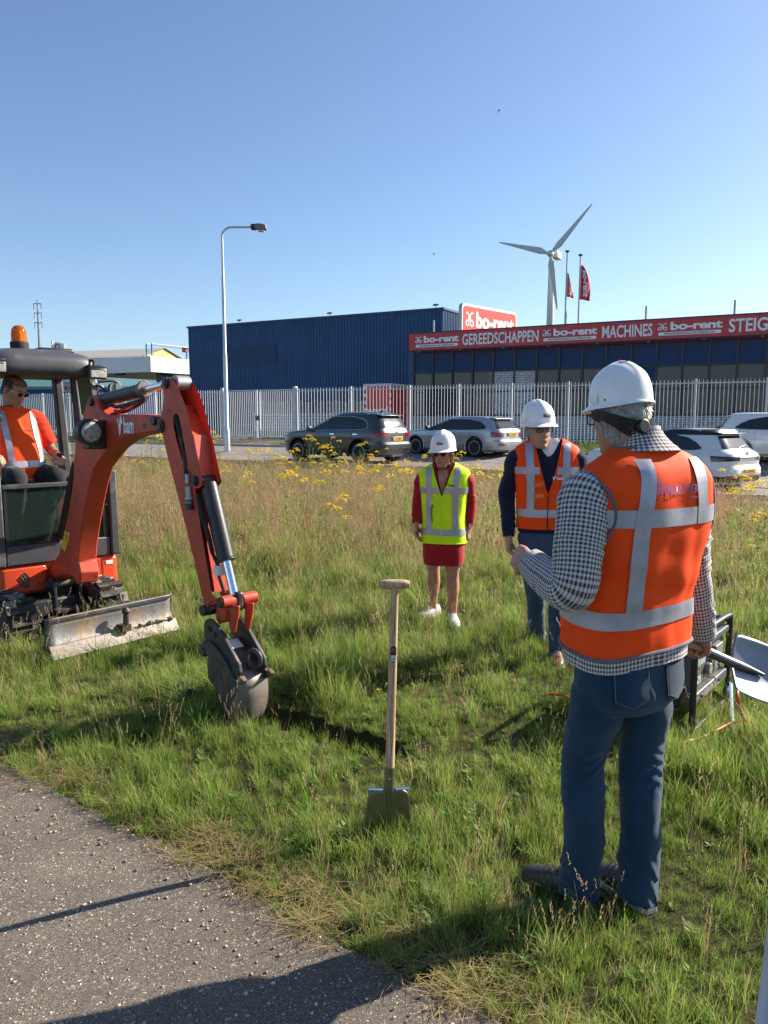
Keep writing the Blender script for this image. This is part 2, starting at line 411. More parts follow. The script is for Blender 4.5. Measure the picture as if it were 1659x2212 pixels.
# asphalt path in the foreground, ragged edge towards the grass
m = MB(); rows = []
for i, p in enumerate(EDGE):
    nrm = Vector((-0.6, -0.8, 0))
    for sub in range(1):
        j = 0.05*noise.noise((p.x*5, p.y*5, 1))+0.02*noise.noise((p.x*31, p.y*31, 2))
        rows.append([p - nrm*j + Vector((0, 0, 0.006)), p + nrm*0.3 + Vector((0, 0, 0.014)), p+nrm*1.6+Vector((0, 0, 0.018)), p+nrm*3.4+Vector((0, 0, 0.014))])
vs = [q for r in rows for q in r]; k = 4
fs = [(i*k+j, i*k+j+1, (i+1)*k+j+1, (i+1)*k+j) for i in range(len(rows)-1) for j in range(k-1)]
tag(m.add(vs, fs).build('asphalt_path', ASPH, smooth=True, angle=60), kind='structure')

# road along the far side of the field, with a kerb band and a paved entrance to the gate
def strip(name, s0, s1, mat_, dz, w0=-90, w1=60, step=3.0):
    m = MB(); vs = []; n = 0; ss = np.linspace(s0, s1, 7)
    for w in np.arange(w0, w1, step):
        for s in ss:
            p = ws(w, s); vs.append((p.x, p.y, ground_z(p.x, p.y)+dz))
        n += 1
    k = len(ss); fs = [(i*k+j, i*k+j+1, (i+1)*k+j+1, (i+1)*k+j) for i in range(n-1) for j in range(k-1)]
    return tag(m.add(vs, fs).build(name, mat_, smooth=True), kind='structure')
strip('road', 22.6, 28.6, ROAD, 0.02)
strip('parking_bay', 19.5, 22.40, ROAD, 0.02, w0=-3.4, w1=45)
strip('road_joint', 25.45, 25.49, mat('joint_dark', (0.08, 0.075, 0.07), 0.9), 0.026)
KERB = mat('kerb_concrete', (0.36, 0.34, 0.31), 0.9, bump=0.3)
for s0 in (22.45, 28.6, 19.36):
    m = MB(); pts = []
    for w in (np.arange(-60, 45, 1.0) if s0 > 28 else np.arange(-60, -3.4, 1.0) if s0 > 20 else np.arange(-3.4, 45, 1.0)):
        p = ws(w, s0+0.06); z = ground_z(p.x, p.y)
        m.box((p.x, p.y, z+0.03), (0.985, 0.12, 0.16), Matrix.Rotation(BR, 3, 'Z'))
    tag(m.build('kerb', KERB), kind='structure')
PAV = mat('paver_brick', (0.30, 0.22, 0.18), 0.9, var=0.25, scale=3.0, bump=0.4)
w0, _ = pix_ws(482, 945, 32.9); w1, _ = pix_ws(660, 945, 32.9)
m = MB()
for i, w in enumerate(np.linspace(w0, w1, 12)[:-1]):
    dw = (w1-w0)/11
    for s in np.arange(28.8, 33.0, 0.7):
        c = ws(w+dw/2, s+0.35); m.box((c.x, c.y, ground_z(c.x, c.y)+0.0), (dw-0.02, 0.68, 0.05), Matrix.Rotation(BR, 3, 'Z'))
tag(m.build('paved_entrance', PAV), kind='structure')
# yard surface behind the fence
strip('yard', 33.2, 60, mat('yard_paving', (0.10, 0.098, 0.097), 0.9, var=0.2, scale=0.8, bump=0.2), 0.012, w0=-130, w1=60)
# ================================================================= buildings behind the fence
GZ = 0.55
BLUE_CLAD = mat('blue_cladding', (0.009, 0.066, 0.175), 0.5, var=0.10, scale=0.7, metal=0.1, dirt=(0.007, 0.050, 0.13), dirt_amt=0.15, dirt_scale=0.5)
BLUE_TRIM = mat('blue_trim', (0.012, 0.058, 0.15), 0.5)
BLUE_PANEL = mat('blue_panel', (0.006, 0.040, 0.125), 0.4, var=0.15, scale=0.8, spec=0.2)
FRAME_DK = mat('dark_blue_frame', (0.008, 0.012, 0.028), 0.4)
RED = mat('sign_red', (0.52, 0.025, 0.028), 0.35, var=0.06, scale=1.0)
WHITE = mat('white_paint', (0.80, 0.80, 0.79), 0.45, var=0.05, scale=2.0)
WHITE_LET = mat('white_lettering', (0.82, 0.83, 0.84), 0.5, var=0.03)
BLACK_LET = mat('black_lettering', (0.02, 0.02, 0.025), 0.5)
GREY_MET = mat('grey_metal', (0.42, 0.43, 0.44), 0.45, metal=0.6)
ROOFG = mat('roof_grey', (0.12, 0.12, 0.13), 0.9)
SHOPGLASS = glass_mat('shop_glass', (0.020, 0.029, 0.042), 0.86, rough=0.05, spec=0.5)

def corrugated(w0, w1, s, z0, z1, pitch=0.26, depth=0.045):
    """vertical trapezoid ribs, local frame x along wall, y away"""
    m = MB(); xs = []; n = int((w1-w0)/pitch); p = (w1-w0)/n
    for i in range(n):
        x = w0+i*p; xs += [(x, 0), (x+p*0.5, 0), (x+p*0.62, -depth), (x+p*0.88, -depth)]
    xs.append((w1, 0)); vs = []
    for x, d in xs: vs += [(x, s+d, z0), (x, s+d, z1)]
    m.add(vs, [(2*i, 2*i+2, 2*i+3, 2*i+1) for i in range(len(xs)-1)]); return m

# ---- the large blue hall
HS = 47.0
hw0, _ = pix_ws(409, 800, HS); hw1, hz = pix_ws(957, 668, HS)
base = ws(hw0, HS, GZ); hall = empty('warehouse_hall', base, BR, 'tall windowless blue ribbed metal hall left of the red sign band', 'building')
hl = hw1-hw0; hh = hz-GZ; hd = 26.0
corrugated(0, hl, 0, 0, hh).build('front_wall', BLUE_CLAD, hall, recalc=False)
m = corrugated(0, hd, 0, 0, hh); m.v = [(hl-y, x, z) for x, y, z in m.v]; m.build('end_wall', BLUE_CLAD, hall, recalc=False)
m = MB().box2((0.1, 0.15, 0.0), (hl-0.1, hd, hh-0.05)); m.build('core', BLUE_TRIM, hall)
m = MB(); m.box2((-0.08, -0.10, hh-0.02), (hl+0.10, 0.08, hh+0.12)); m.box2((hl-0.08, 0.083, hh-0.02), (hl+0.10, hd, hh+0.118)); m.build('roof_edge', BLUE_TRIM, hall)
# darker patch where old lettering was removed
wa, za = pix_ws(498, 748, HS); wb, zb = pix_ws(598, 783, HS)
m = MB().box2((wa-hw0, -0.055, zb-GZ), (wb-hw0, -0.049, za-GZ)); m.build('faded_patch', mat('blue_patch', (0.005, 0.042, 0.115), 0.6), hall)
for px, py in ((518, 697), (713, 682), (942, 664)):                      # small floodlights on the roof edge
    wq, zq = pix_ws(px, py, HS+0.3)
    f = empty('roof_floodlight', ws(wq, HS+0.3, hz), BR, 'small floodlight on the blue hall roof edge, %s' % {518: 'beside the lamp post', 713: 'middle of three', 942: 'near the red billboard'}[px], 'floodlight', 'floodlights on the hall roof')
    MB().cyl((0, 0, 0.1), (0, 0, 0.34), 0.035, n=8).build('stem', GREY_MET, f)
    MB().box((0.02, -0.05, 0.36), (0.38, 0.22, 0.10), Matrix.Rotation(0.3, 3, 'X')).build('lamp_head', mat('lamp_dark', (0.05, 0.05, 0.055), 0.5), f, bevel=0.02)

# ---- the glazed showroom with the red sign band
SS = 42.0
sw0, _ = pix_ws(886, 800, SS); mz_t = pix_ws(894, 758.6, SS)[1]; mz_m = pix_ws(894, 806.5, SS)[1]
mul = [pix_ws(850.3+z*0.4874, 790, SS)[0] for z in (90, 167, 250, 337, 426, 517, 612, 712, 815, 922, 1030, 1145, 1263, 1385, 1510, 1650)]
pw_ = (mul[-1]-mul[0])/15
mul = [mul[0]+pw_*i for i in range(0, 20)]
shop = empty('showroom', ws(sw0, SS, GZ), BR, 'glazed showroom with blue panels, white brick and dark frames under the red sign band', 'building')
LX = lambda w: w-sw0
ht = mz_t-GZ; hm = mz_m-GZ; end = LX(mul[-1])+0.3; hp = 1.25; h2 = (hm+hp)/2+0.1
m = MB(); m.box2((0, 0.25, 0), (end, 12, ht+0.35)); m.build('core', mat('shop_inside', (0.02, 0.022, 0.028), 0.9), shop)
m = MB(); m.box2((-0.12, -0.1, ht), (end, 0.245, ht+0.42)); m.build('parapet', BLUE_TRIM, shop)
m = corrugated(0, 12, 0, 0, ht+0.3); m.v = [(-y*0-0.02-(-y), x+0.26, z) for x, y, z in m.v]; m.build('end_wall', BLUE_CLAD, shop, recalc=False)
m = MB(); m.box2((-0.02, -0.02, 0), (LX(mul[0])-0.01, 0.24, ht-0.003)); m.build('corner_post', BLUE_TRIM, shop)
# frames: mullions and transoms, each a bar of its own
bar_v = MB().box2((-0.055, -0.06, 0), (0.055, 0.10, ht-hp)).mesh('mullion')
for i, w in enumerate(mul): 
    o = obj('mullion', bar_v if i else bar_v, FRAME_DK if i == 0 else None, shop); o.location = (LX(w), 0, hp)
for z in (ht-0.06, hm, h2, hp+0.05):
    MB().box2((LX(mul[0]), -0.045, z-0.05), (end, 0.085, z+0.05)).build('transom', FRAME_DK, shop)
pan_t = MB().box2((0.055, 0, 0), (pw_-0.055, 0.05, ht-0.06-hm-0.1)).mesh('panel'); pan_t.materials.append(BLUE_PANEL)
pg1 = MB().box2((0.055, 0, 0), (pw_-0.055, 0.03, hm-h2-0.1)).mesh('pane'); pg1.materials.append(SHOPGLASS)
pg2 = MB().box2((0.055, 0, 0), (pw_-0.055, 0.03, h2-hp-0.15)).mesh('pane'); pg2.materials.append(SHOPGLASS)
for i in range(19):
    x = LX(mul[i]); o = obj('blue_panel', pan_t, None, shop); o.location = (x, 0.01, hm+0.05)
    if i in (4, 5): continue
    if i == 10:
        o = obj('blue_panel', pan_t, None, shop); o.location = (x, 0.012, hm-0.06-(ht-0.06-hm-0.1)); o.scale.z = 1.0
    o = obj('pane', pg1, None, shop); o.location = (x, 0.03, h2+0.05)
    o = obj('pane', pg2, None, shop); o.location = (x, 0.03, hp+0.10)
# white brick pier and plinth: real bricks, joined because each is only a few pixels
BRICK = mat('white_brick', (0.52, 0.53, 0.55), 0.85, var=0.22, scale=9.0); MORT = mat('brick_mortar', (0.13, 0.13, 0.14), 0.95)
def brick_wall(x0, x1, z0, z1, y, parent, bw=0.42, bh=0.13):
    m = MB(); r = 0; z = z0
    while z < z1-0.02:
        x = x0 - (bw/2 if r % 2 else 0)
        while x < x1:
            a = max(x, x0)+0.012; b = min(x+bw, x1)-0.012; j = random.uniform(-0.006, 0.006)
            if b-a > 0.03: m.box2((a, y-0.03+j, z+0.012), (b, y+0.03, min(z+bh, z1)-0.012))
            x += bw
        z += bh; r += 1
    o = m.build('bricks', BRICK, parent); o['kind'] = 'stuff'
    MB().box2((x0, y-0.008, z0), (x1, y+0.10, z1)).build('mortar', MORT, parent)
brick_wall(LX(mul[4])+0.06, LX(mul[6])-0.06, 0, hm-0.053, 0.0, shop)
brick_wall(0.0, LX(mul[4])+0.055, 0, hp-0.003, -0.02, shop); brick_wall(LX(mul[6])-0.055, end, 0, hp-0.003, -0.02, shop)
# goods standing behind the glass
for i in range(10):
    bay = [1, 2, 3, 7, 8, 9, 11, 12, 13, 14][i]; x = LX(mul[bay])+0.6; cn, c = [('red', (0.35, 0.03, 0.02)), ('green', (0.03, 0.22, 0.05)), ('orange', (0.45, 0.18, 0.03)), ('grey', (0.18, 0.18, 0.19)), ('blue', (0.04, 0.08, 0.3))][i % 5]
    h = random.uniform(0.5, 1.6); m = MB(); m.box2((x-0.3, 0.12, hp-0.5), (x+random.uniform(0.1, 0.5), 0.24, hp-0.3+h)); m.box((x, 0.18, hp-0.2+h), (0.18, 0.1, 0.4), Matrix.Rotation(random.uniform(-1, 1), 3, 'Y'))
    o = m.build('display_machine', mat('display_'+cn, c, 0.5), bevel=0.03); o.parent = None; o.location = ws(sw0, SS, GZ); o.rotation_euler = (0, 0, BR)
    tag(o, cn+' machine behind the showroom glass, window bay %d from the left corner' % (bay+1), 'machine', 'machines behind the showroom glass')

# ---- logo helpers -------------------------------------------------------------
def logo_mark():
    """the rental firm's paired loops: a mirrored a and a 6, strokes in a 1 x 1 square"""
    m = MB()
    def loop(cx, cy, r, a0, a1, n=18): return [(cx+r*math.cos(R(a0+(a1-a0)*k/n)), cy+r*math.sin(R(a0+(a1-a0)*k/n))) for k in range(n+1)]
    for pts in (loop(0.22, 0.24, 0.15, 0, 360), [(0.37, 0.24)] + loop(0.15, 0.60, 0.24, -10, 110), loop(0.72, 0.24, 0.17, 0, 360), [(0.55, 0.24), (0.53, 0.5)] + loop(0.76, 0.62, 0.23, 180, 60), [(0.30, 0.46), (0.62, 0.46)]):
        v2, f = ribbon(pts, 0.10); m.add([(p.x, p.y, 0) for p in v2], f)
    me = m.mesh('logo_mark', recalc=False); return me
def borent(parent, fn, x0, z0, w, h, mt, strap=True):
    """logo + word in a w x h rectangle whose lower-left corner is (x0, z0); fn maps (x, z, lift)"""
    top = 0.62*h if strap else h; zb = z0 + (h-top)
    lm = place_mesh(logo_mark(), lambda x, y, z: fn(x0+x*w*0.17, zb+y*top, 0)); obj('logo', lm, mt, parent)
    t = fit_text(text_mesh('bo-rent', 1, bold=0.035, spacing=0.95), w*0.79, top*0.98); place_mesh(t, lambda x, y, z: fn(x0+w*0.60+x, zb+top/2+y, 0.0)); obj('lettering', t, mt, parent)
    if strap:
        m = MB(); hb = h*0.25; xa = x0+w*0.02; xb = x0+w*0.98; pts = []
        for k in range(13): a = math.pi/2+math.pi*k/12; pts.append((xa+hb/2+math.cos(a)*hb/2, z0+hb/2+math.sin(a)*hb/2))
        for k in range(13): a = -math.pi/2+math.pi*k/12; pts.append((xb-hb/2+math.cos(a)*hb/2, z0+hb/2+math.sin(a)*hb/2))
        m.add([fn(p[0], p[1], 0) for p in pts], [tuple(range(len(pts)))]); m.build('strap_bar', mt, parent, recalc=False)
        t = fit_text(text_mesh('PROFESSIONALS IN VERHUUR', 1, bold=0.015), w*0.78, hb*0.55); place_mesh(t, lambda x, y, z: fn(x0+w/2+x, z0+hb/2+y, 0.012)); obj('lettering', t, BLACK_LET, parent)

# ---- the red sign band
BS = 41.1
bw0, bz1 = pix_ws(883, 722, BS); _, bz0 = pix_ws(883, 757.5, BS); bwe, _ = pix_ws(1655, 700, BS); bandL = bwe-bw0
band = empty('sign_band', ws(bw0, BS, bz0), BR, 'long red sign band with white lettering along the showroom roof', 'sign')
bh = bz1-bz0; BL = bandL+7.0
MB().box2((0, 0, 0), (BL, 0.12, bh)).build('panel', RED, band)
m = MB(); m.box2((-0.05, -0.03, bh), (BL, 0.15, bh+0.06)); m.box2((-0.05, -0.03, -0.06), (BL, 0.15, 0)); m.box2((-0.05, -0.03, 0.0), (-0.002, 0.15, bh)); m.build('frame', FRAME_DK, band)
pb = lambda x, z, l: Vector((x, -0.012-l, z))
def zx(zoomx):   # zoom pixel -> local x on the band
    return pix_ws(850.3+zoomx*0.4874, 720, BS)[0]-bw0
for a, b in ((95, 290), (660, 904), (1168, 1458)):
    borent(band, pb, zx(a), bh*0.16, zx(b)-zx(a), bh*0.68, WHITE_LET)
for word, a, b in (('GEREEDSCHAPPEN', 305, 643), ('MACHINES', 924, 1147)):
    t = fit_text(text_mesh(word, 1, bold=0.02), zx(b)-zx(a), bh*0.66); c = (zx(a)+zx(b))/2
    place_mesh(t, lambda x, y, z: pb(c+x, bh*0.5+y, 0)); obj('lettering', t, WHITE_LET, band)
x0 = zx(1484); x5 = zx(1659); t = fit_text(text_mesh('STEIGERS', 1, bold=0.02), (x5-x0)*1.62, bh*0.66)
place_mesh(t, lambda x, y, z: pb(x0+(x5-x0)*0.81+x, bh*0.5+y, 0)); obj('lettering', t, WHITE_LET, band)
post = MB().box2((-0.05, 0.15, -0.1), (0.05, 0.25, bh)).mesh('bracket'); post.materials.append(GREY_MET)
for k in range(12):
    o = obj('bracket', post, None, band); o.location = (0.6+k*2.6, 0, 0)
for zxx in (168, 755, 1110, 1503):
    MB().cyl((zx(zxx), 0.3, bh), (zx(zxx), 0.3, bh+0.75), 0.055, n=8).build('mast_stub', GREY_MET, band)

# ---- billboard on the roof, turned to the sun
p1 = at(997, 653, 50.5); dirb = Vector((0.66, 0.75, 0)).normalized(); Lb = 6.65; zt = p1.z; hb_ = 3.05
rzb = math.atan2(dirb.y, dirb.x)
bill = empty('roof_billboard', (p1.x, p1.y, zt-hb_), rzb, 'red billboard with white border standing on the roof beside the blue hall', 'sign')
def rrect(x0, z0, x1, z1, r, y, n=6):
    pts = []
    for cx, cz, a0 in ((x1-r, z1-r, 0), (x0+r, z1-r, 90), (x0+r, z0+r, 180), (x1-r, z0+r, 270)):
        for k in range(n+1): a = R(a0+90*k/n); pts.append(Vector((cx+r*math.cos(a), y, cz+r*math.sin(a))))
    return pts
MB().prism(rrect(0, 0, Lb, hb_, 0.35, 0), (0, 0.22, 0)).build('box', GREY_MET, bill)
MB().prism(rrect(0.04, 0.04, Lb-0.04, hb_-0.04, 0.33, -0.02), (0, 0.018, 0)).build('border', WHITE_LET, bill)
MB().prism(rrect(0.17, 0.17, Lb-0.17, hb_-0.17, 0.25, -0.034), (0, 0.012, 0)).build('panel', mat('billboard_red', (0.80, 0.045, 0.03), 0.4, var=0.04), bill)
borent(bill, lambda x, z, l: Vector((x, -0.04-l, z)), 0.40, 0.92, Lb-0.8, 1.72, WHITE_LET)
for x in (0.8, Lb-0.8): MB().cyl((x, 0.12, -2.6), (x, 0.12, 0), 0.09, n=10).build('leg', GREY_MET, bill)

# ---- red container with hazard tape
CS = 37.0
cw0, _ = pix_ws(787, 870, CS); cw1, cz1 = pix_ws(845, 829, CS)
cont = empty('red_container', ws(cw0, CS, GZ), BR, 'red container box with white top strip and hazard tape behind the fence', 'container')
cl = cw1-cw0; ch = cz1-GZ; RC = mat('container_red', (0.62, 0.03, 0.03), 0.4, var=0.08, scale=1.5)
MB().box2((0, 0, 0.15), (cl, 2.5, ch-0.12)).build('box', RC, cont)
MB().box2((-0.04, -0.04, ch-0.12), (cl+0.04, 2.54, ch+0.02)).build('lid', mat('lid_grey', (0.55, 0.55, 0.55), 0.6), cont)
MB().box2((0.1, 0.1, 0), (cl-0.1, 2.4, 0.15)).build('base', ROOFG, cont)
for k in range(14):
    for xx in (0.0, cl-0.11):
        MB().box2((xx, -0.012, 0.15+k*(ch-0.27)/14), (xx+0.11, -0.003, 0.15+(k+1)*(ch-0.27)/14)).build('tape_block', WHITE_LET if k % 2 else mat('tape_red', (0.6, 0.04, 0.04), 0.5), cont)
t = fit_text(text_mesh('bo-rent.nl', 1, bold=0.03), cl*0.8, 0.42); place_mesh(t, lambda x, y, z: Vector((cl*0.48+x, -0.015, ch*0.52+y))); obj('lettering', t, WHITE_LET, cont)
MB().box2((cl+0.004, 0.12, ch*0.1), (cl+0.012, 2.3, ch-0.25)).build('door_leaf', RC, cont)

# ---- boards and sheet stacks stored along the hall wall
wa, za = pix_ws(553, 868, 45.6); wb, zb = pix_ws(786, 896, 45.6)
st = empty('board_rack', ws(wa, 45.4, GZ), BR, 'row of upright pale boards stored along the blue hall wall', 'boards')
L_ = wb-wa; n_ = 70; z1_ = pix_ws(600, 866, 45.6)[1]-GZ; z0_ = pix_ws(600, 893, 45.6)[1]-GZ
pal = [mat('board_%d' % k, c, 0.8, var=0.15) for k, c in enumerate([(0.42, 0.39, 0.34), (0.30, 0.27, 0.23), (0.5, 0.48, 0.44), (0.20, 0.19, 0.18)])]
for k in range(n_):
    w_ = L_/n_; h_ = random.uniform(-0.18, 0.05)
    o = MB().box2((-w_*0.42, 0, 0), (w_*0.42, 0.05, z1_-z0_+h_)).build('board', random.choice(pal), st); o.location = (w_*(k+0.5), random.uniform(0, 0.15), z0_); o.rotation_euler = (0, random.uniform(-0.03, 0.03), 0)
MB().box2((0, -0.1, 0), (L_, 0.5, z0_-0.02)).build('rack_base', mat('rack_grey', (0.20, 0.22, 0.25), 0.6), st)
for k in range(6):
    MB().box2((0, -0.16, 0.15+k*z0_/6.5), (L_, -0.1, 0.15+k*z0_/6.5+z0_/9)).build('sheet', mat('sheet_grey', (0.38, 0.40, 0.42), 0.45, metal=0.4), st)

# ================================================================= fence
FS = 32.9
FENCE_W = mat('fence_white', (0.52, 0.55, 0.58), 0.5, var=0.08, scale=2.0)
_, fz1 = pix_ws(1098, 829.5, FS); FH = fz1-GZ-0.02
pale_me = MB()
pale_me.box2((-0.0115, -0.012, 0.10), (0.0115, 0.012, FH-0.04)); pale_me.add([(-0.016, -0.012, FH-0.04), (0.016, -0.012, FH-0.04), (0.016, 0.012, FH-0.04), (-0.016, 0.012, FH-0.04), (0, 0, FH+0.06)], [(0, 1, 4), (1, 2, 4), (2, 3, 4), (3, 0, 4)])
pale_me = pale_me.mesh('pale'); pale_me.materials.append(FENCE_W)
post_me = MB().box2((-0.04, -0.04, -0.2), (0.04, 0.04, FH+0.07)).mesh('post'); post_me.materials.append(FENCE_W)
def fence_run(name, w0, w1, npan, per, label, dense=1.0, ends=(True, True)):
    f = empty(name, ws(w0, FS, GZ), BR, label, 'fence'); L_ = w1-w0; pl = L_/npan
    for k in range(npan+1):
        if (k == 0 and not ends[0]) or (k == npan and not ends[1]): continue
        o = obj('post', post_me, None, f); o.location = (k*pl, 0, 0)
    for z in (FH-0.10, 0.18):
        MB().box2((0, -0.030, z-0.022), (L_, -0.014, z+0.022)).build('rail', FENCE_W, f)
    for k in range(npan):
        for j in range(per):
            o = obj('pale', pale_me, None, f); o.location = (k*pl+(j+0.8)*pl/(per+0.6), 0.0, 0)
    return f
wr = [pix_ws(x, 890, FS)[0] for x in (638, 885, 1098, 1654)]
pit = (wr[3]-wr[1])/6.0
fence_run('palisade_fence', wr[0]+0.12, wr[1], 2, 17, 'white palisade fence between the gate and the red container')
fence_run('palisade_fence', wr[1], wr[1]+pit*7, 7, 16, 'white palisade fence in front of the showroom', ends=(False, True))
wl = pix_ws(482, 890, FS)[0]; wll = pix_ws(-60, 880, FS)[0]
fence_run('palisade_fence', wll, wl-0.1, 9, 14, 'white palisade fence running behind the excavator')
# double gate
gate = empty('double_gate', ws(wl, FS, GZ), BR, 'white double swing gate with thick posts beside the lamp post', 'gate')
GL = wr[0]-wl
for x in (0, GL): MB().box2((x-0.09, -0.09, -0.2), (x+0.09, 0.09, FH+0.14)).build('gate_post', FENCE_W, gate, bevel=0.01)
for side in (0, 1):
    a = 0.13+side*(GL/2-0.05); b = GL/2-0.04+side*(GL/2-0.09)
    m = MB(); m.box2((a, -0.03, 0.08), (a+0.06, 0.03, FH)); m.box2((b-0.06, -0.03, 0.08), (b, 0.03, FH)); m.box2((a+0.06, -0.03, FH-0.06), (b-0.06, 0.03, FH)); m.box2((a+0.06, -0.03, 0.08), (b-0.06, 0.03, 0.16))
    leaf = m.build('gate_leaf', FENCE_W, gate)
    for j in range(17):
        o = obj('pale', pale_me, None, leaf); o.location = (a+0.06+(j+0.6)*(b-a-0.12)/17.2, 0, 0); o.scale.z = 0.985
m = MB(); m.box2((GL/2-0.12, -0.075, 1.0), (GL/2+0.1, -0.034, 1.25)); m.cyl((GL/2+0.02, -0.12, 1.15), (GL/2+0.18, -0.12, 1.15), 0.016, n=8); m.build('gate_lock', mat('lock_dark', (0.1, 0.1, 0.11), 0.4, metal=0.7), gate)

# ================================================================= street lamp
LY = 34.0
pb_ = at(491, 972, LY); zb_ = ground_z(pb_.x, LY)
GALV = mat('galvanised', (0.58, 0.60, 0.62), 0.4, metal=0.35, var=0.08)
lamp = empty('street_lamp', (pb_.x, LY, zb_), 0, 'tall grey street lamp with bent arm beside the gate', 'street lamp')
top = at(480, 489, LY); Hh = top.z-zb_; x0 = 0.0
j1 = at(486, 945, LY).z-zb_; j2 = at(484, 745, LY).z-zb_
m = MB(); m.lathe([(0.13, -0.1), (0.13, 0.9), (0.115, 0.98), (0.095, 1.02), (0.09, Hh*0.44), (0.075, Hh*0.445), (0.07, Hh*0.78), (0.055, Hh*0.785), (0.05, Hh-0.62)], 16)
m.build('pole', GALV, lamp, smooth=True)
ax = at(546, 487, LY).x-at(480, 487, LY).x
arc = [(0, 0, Hh-0.63)] + [(0.42*(1-math.cos(a)), 0, Hh-0.45+0.42*math.sin(a)) for a in np.linspace(0, math.pi/2, 8)] + [(ax, 0, Hh-0.03)]
MB().tube(arc, 0.048, 12).build('arm', GALV, lamp, smooth=True)
hx = at(577, 487, LY).x-at(480, 487, LY).x
m = MB(); m.box2((ax-0.05, -0.14, Hh-0.14), (ax+0.16, 0.14, Hh+0.08)); m.build('lamp_neck', mat('lamp_black', (0.02, 0.02, 0.022), 0.5), lamp, bevel=0.03)
m = MB(); prof = [(ax+0.12, -0.1), (ax+0.2, -0.15), (hx-0.1, -0.17), (hx, -0.12), (hx-0.02, 0.04), (hx-0.2, 0.09), (ax+0.15, 0.10)]
m.prism([(x, -0.16, Hh+z) for x, z in prof], (0, 0.32, 0)); m.build('lamp_head', mat('lamp_brown', (0.22, 0.17, 0.14), 0.5), lamp, bevel=0.03)
MB().prism([(ax+0.2, -0.12, Hh-0.155), (hx-0.1, -0.12, Hh-0.175), (hx-0.12, -0.12, Hh-0.22), (ax+0.26, -0.12, Hh-0.21)], (0, 0.24, 0)).build('lens', mat('lamp_lens', (0.6, 0.62, 0.65), 0.2), lamp, bevel=0.01)

# ================================================================= wind turbine
TY = 420.0
hub = at(1189, 548, TY); tw = at(1188, 700, TY)
turb = empty('wind_turbine', (hub.x+2.0, TY+6, 0.0), 0, 'white three bladed wind turbine rising behind the showroom', 'wind turbine')
TW = mat('turbine_white', (0.60, 0.61, 0.62), 0.5, var=0.04, scale=0.1); hz_ = hub.z
MB().lathe([(2.4, 0), (2.3, hz_*0.3), (1.5, hz_-2.6)], 20).build('tower', TW, turb, smooth=True)
yaw = Matrix.Rotation(R(-28), 3, 'Z')   # rotor turned a little to our left
nac = MB(); nac.box((0, 0, 0), (3.4, 9, 3.6)); nb = nac; nb.v = [tuple(yaw @ Vector(p) + Vector((2.6, -0.2, hz_+0.2))) for p in nb.v]; nb.build('nacelle', TW, turb, bevel=0.5)
hubc = yaw @ Vector((0, -6.5, 0)) + Vector((2.0-2.0+0.0, 0, hz_))
hubc = Vector((-2.0, -6, hz_))
MB().lathe([(0.05, -2.6), (1.0, -2.2), (1.7, -1.0), (1.8, 0.6), (1.5, 1.6)], 16, c=hubc, axis=tuple(yaw @ Vector((0, 1, 0)))).build('hub', TW, turb, smooth=True)
for bx, by in ((1280, 440), (1078, 523), (1203, 670)):
    tip = onplane(bx, by, Vector((hub.x, TY, hub.z)), yaw @ Vector((0, -1, 0))); d = tip-hub; Lb_ = d.length; u = d.normalized(); ax_ = yaw @ Vector((0, 1, 0)); v = u.cross(ax_).normalized()
    prof = [(0.0, 0.7, 0.7), (0.06, 0.75, 0.7), (0.2, 1.7, 0.45), (0.35, 1.45, 0.32), (0.6, 1.0, 0.2), (0.85, 0.6, 0.12), (0.97, 0.35, 0.08), (1.0, 0.12, 0.05)]
    m = MB(); vs = []
    for t, c_, th_ in prof:
        for k in range(10):
            a = 2*math.pi*k/10; vs.append(hubc + u*(t*Lb_) + v*(math.cos(a)*c_*1.0 - (c_-0.7)*0.35) + ax_*(math.sin(a)*th_))
    m.add(vs, [(i*10+k, i*10+(k+1) % 10, (i+1)*10+(k+1) % 10, (i+1)*10+k) for i in range(len(prof)-1) for k in range(10)]); m.build('blade', TW, turb, smooth=True)

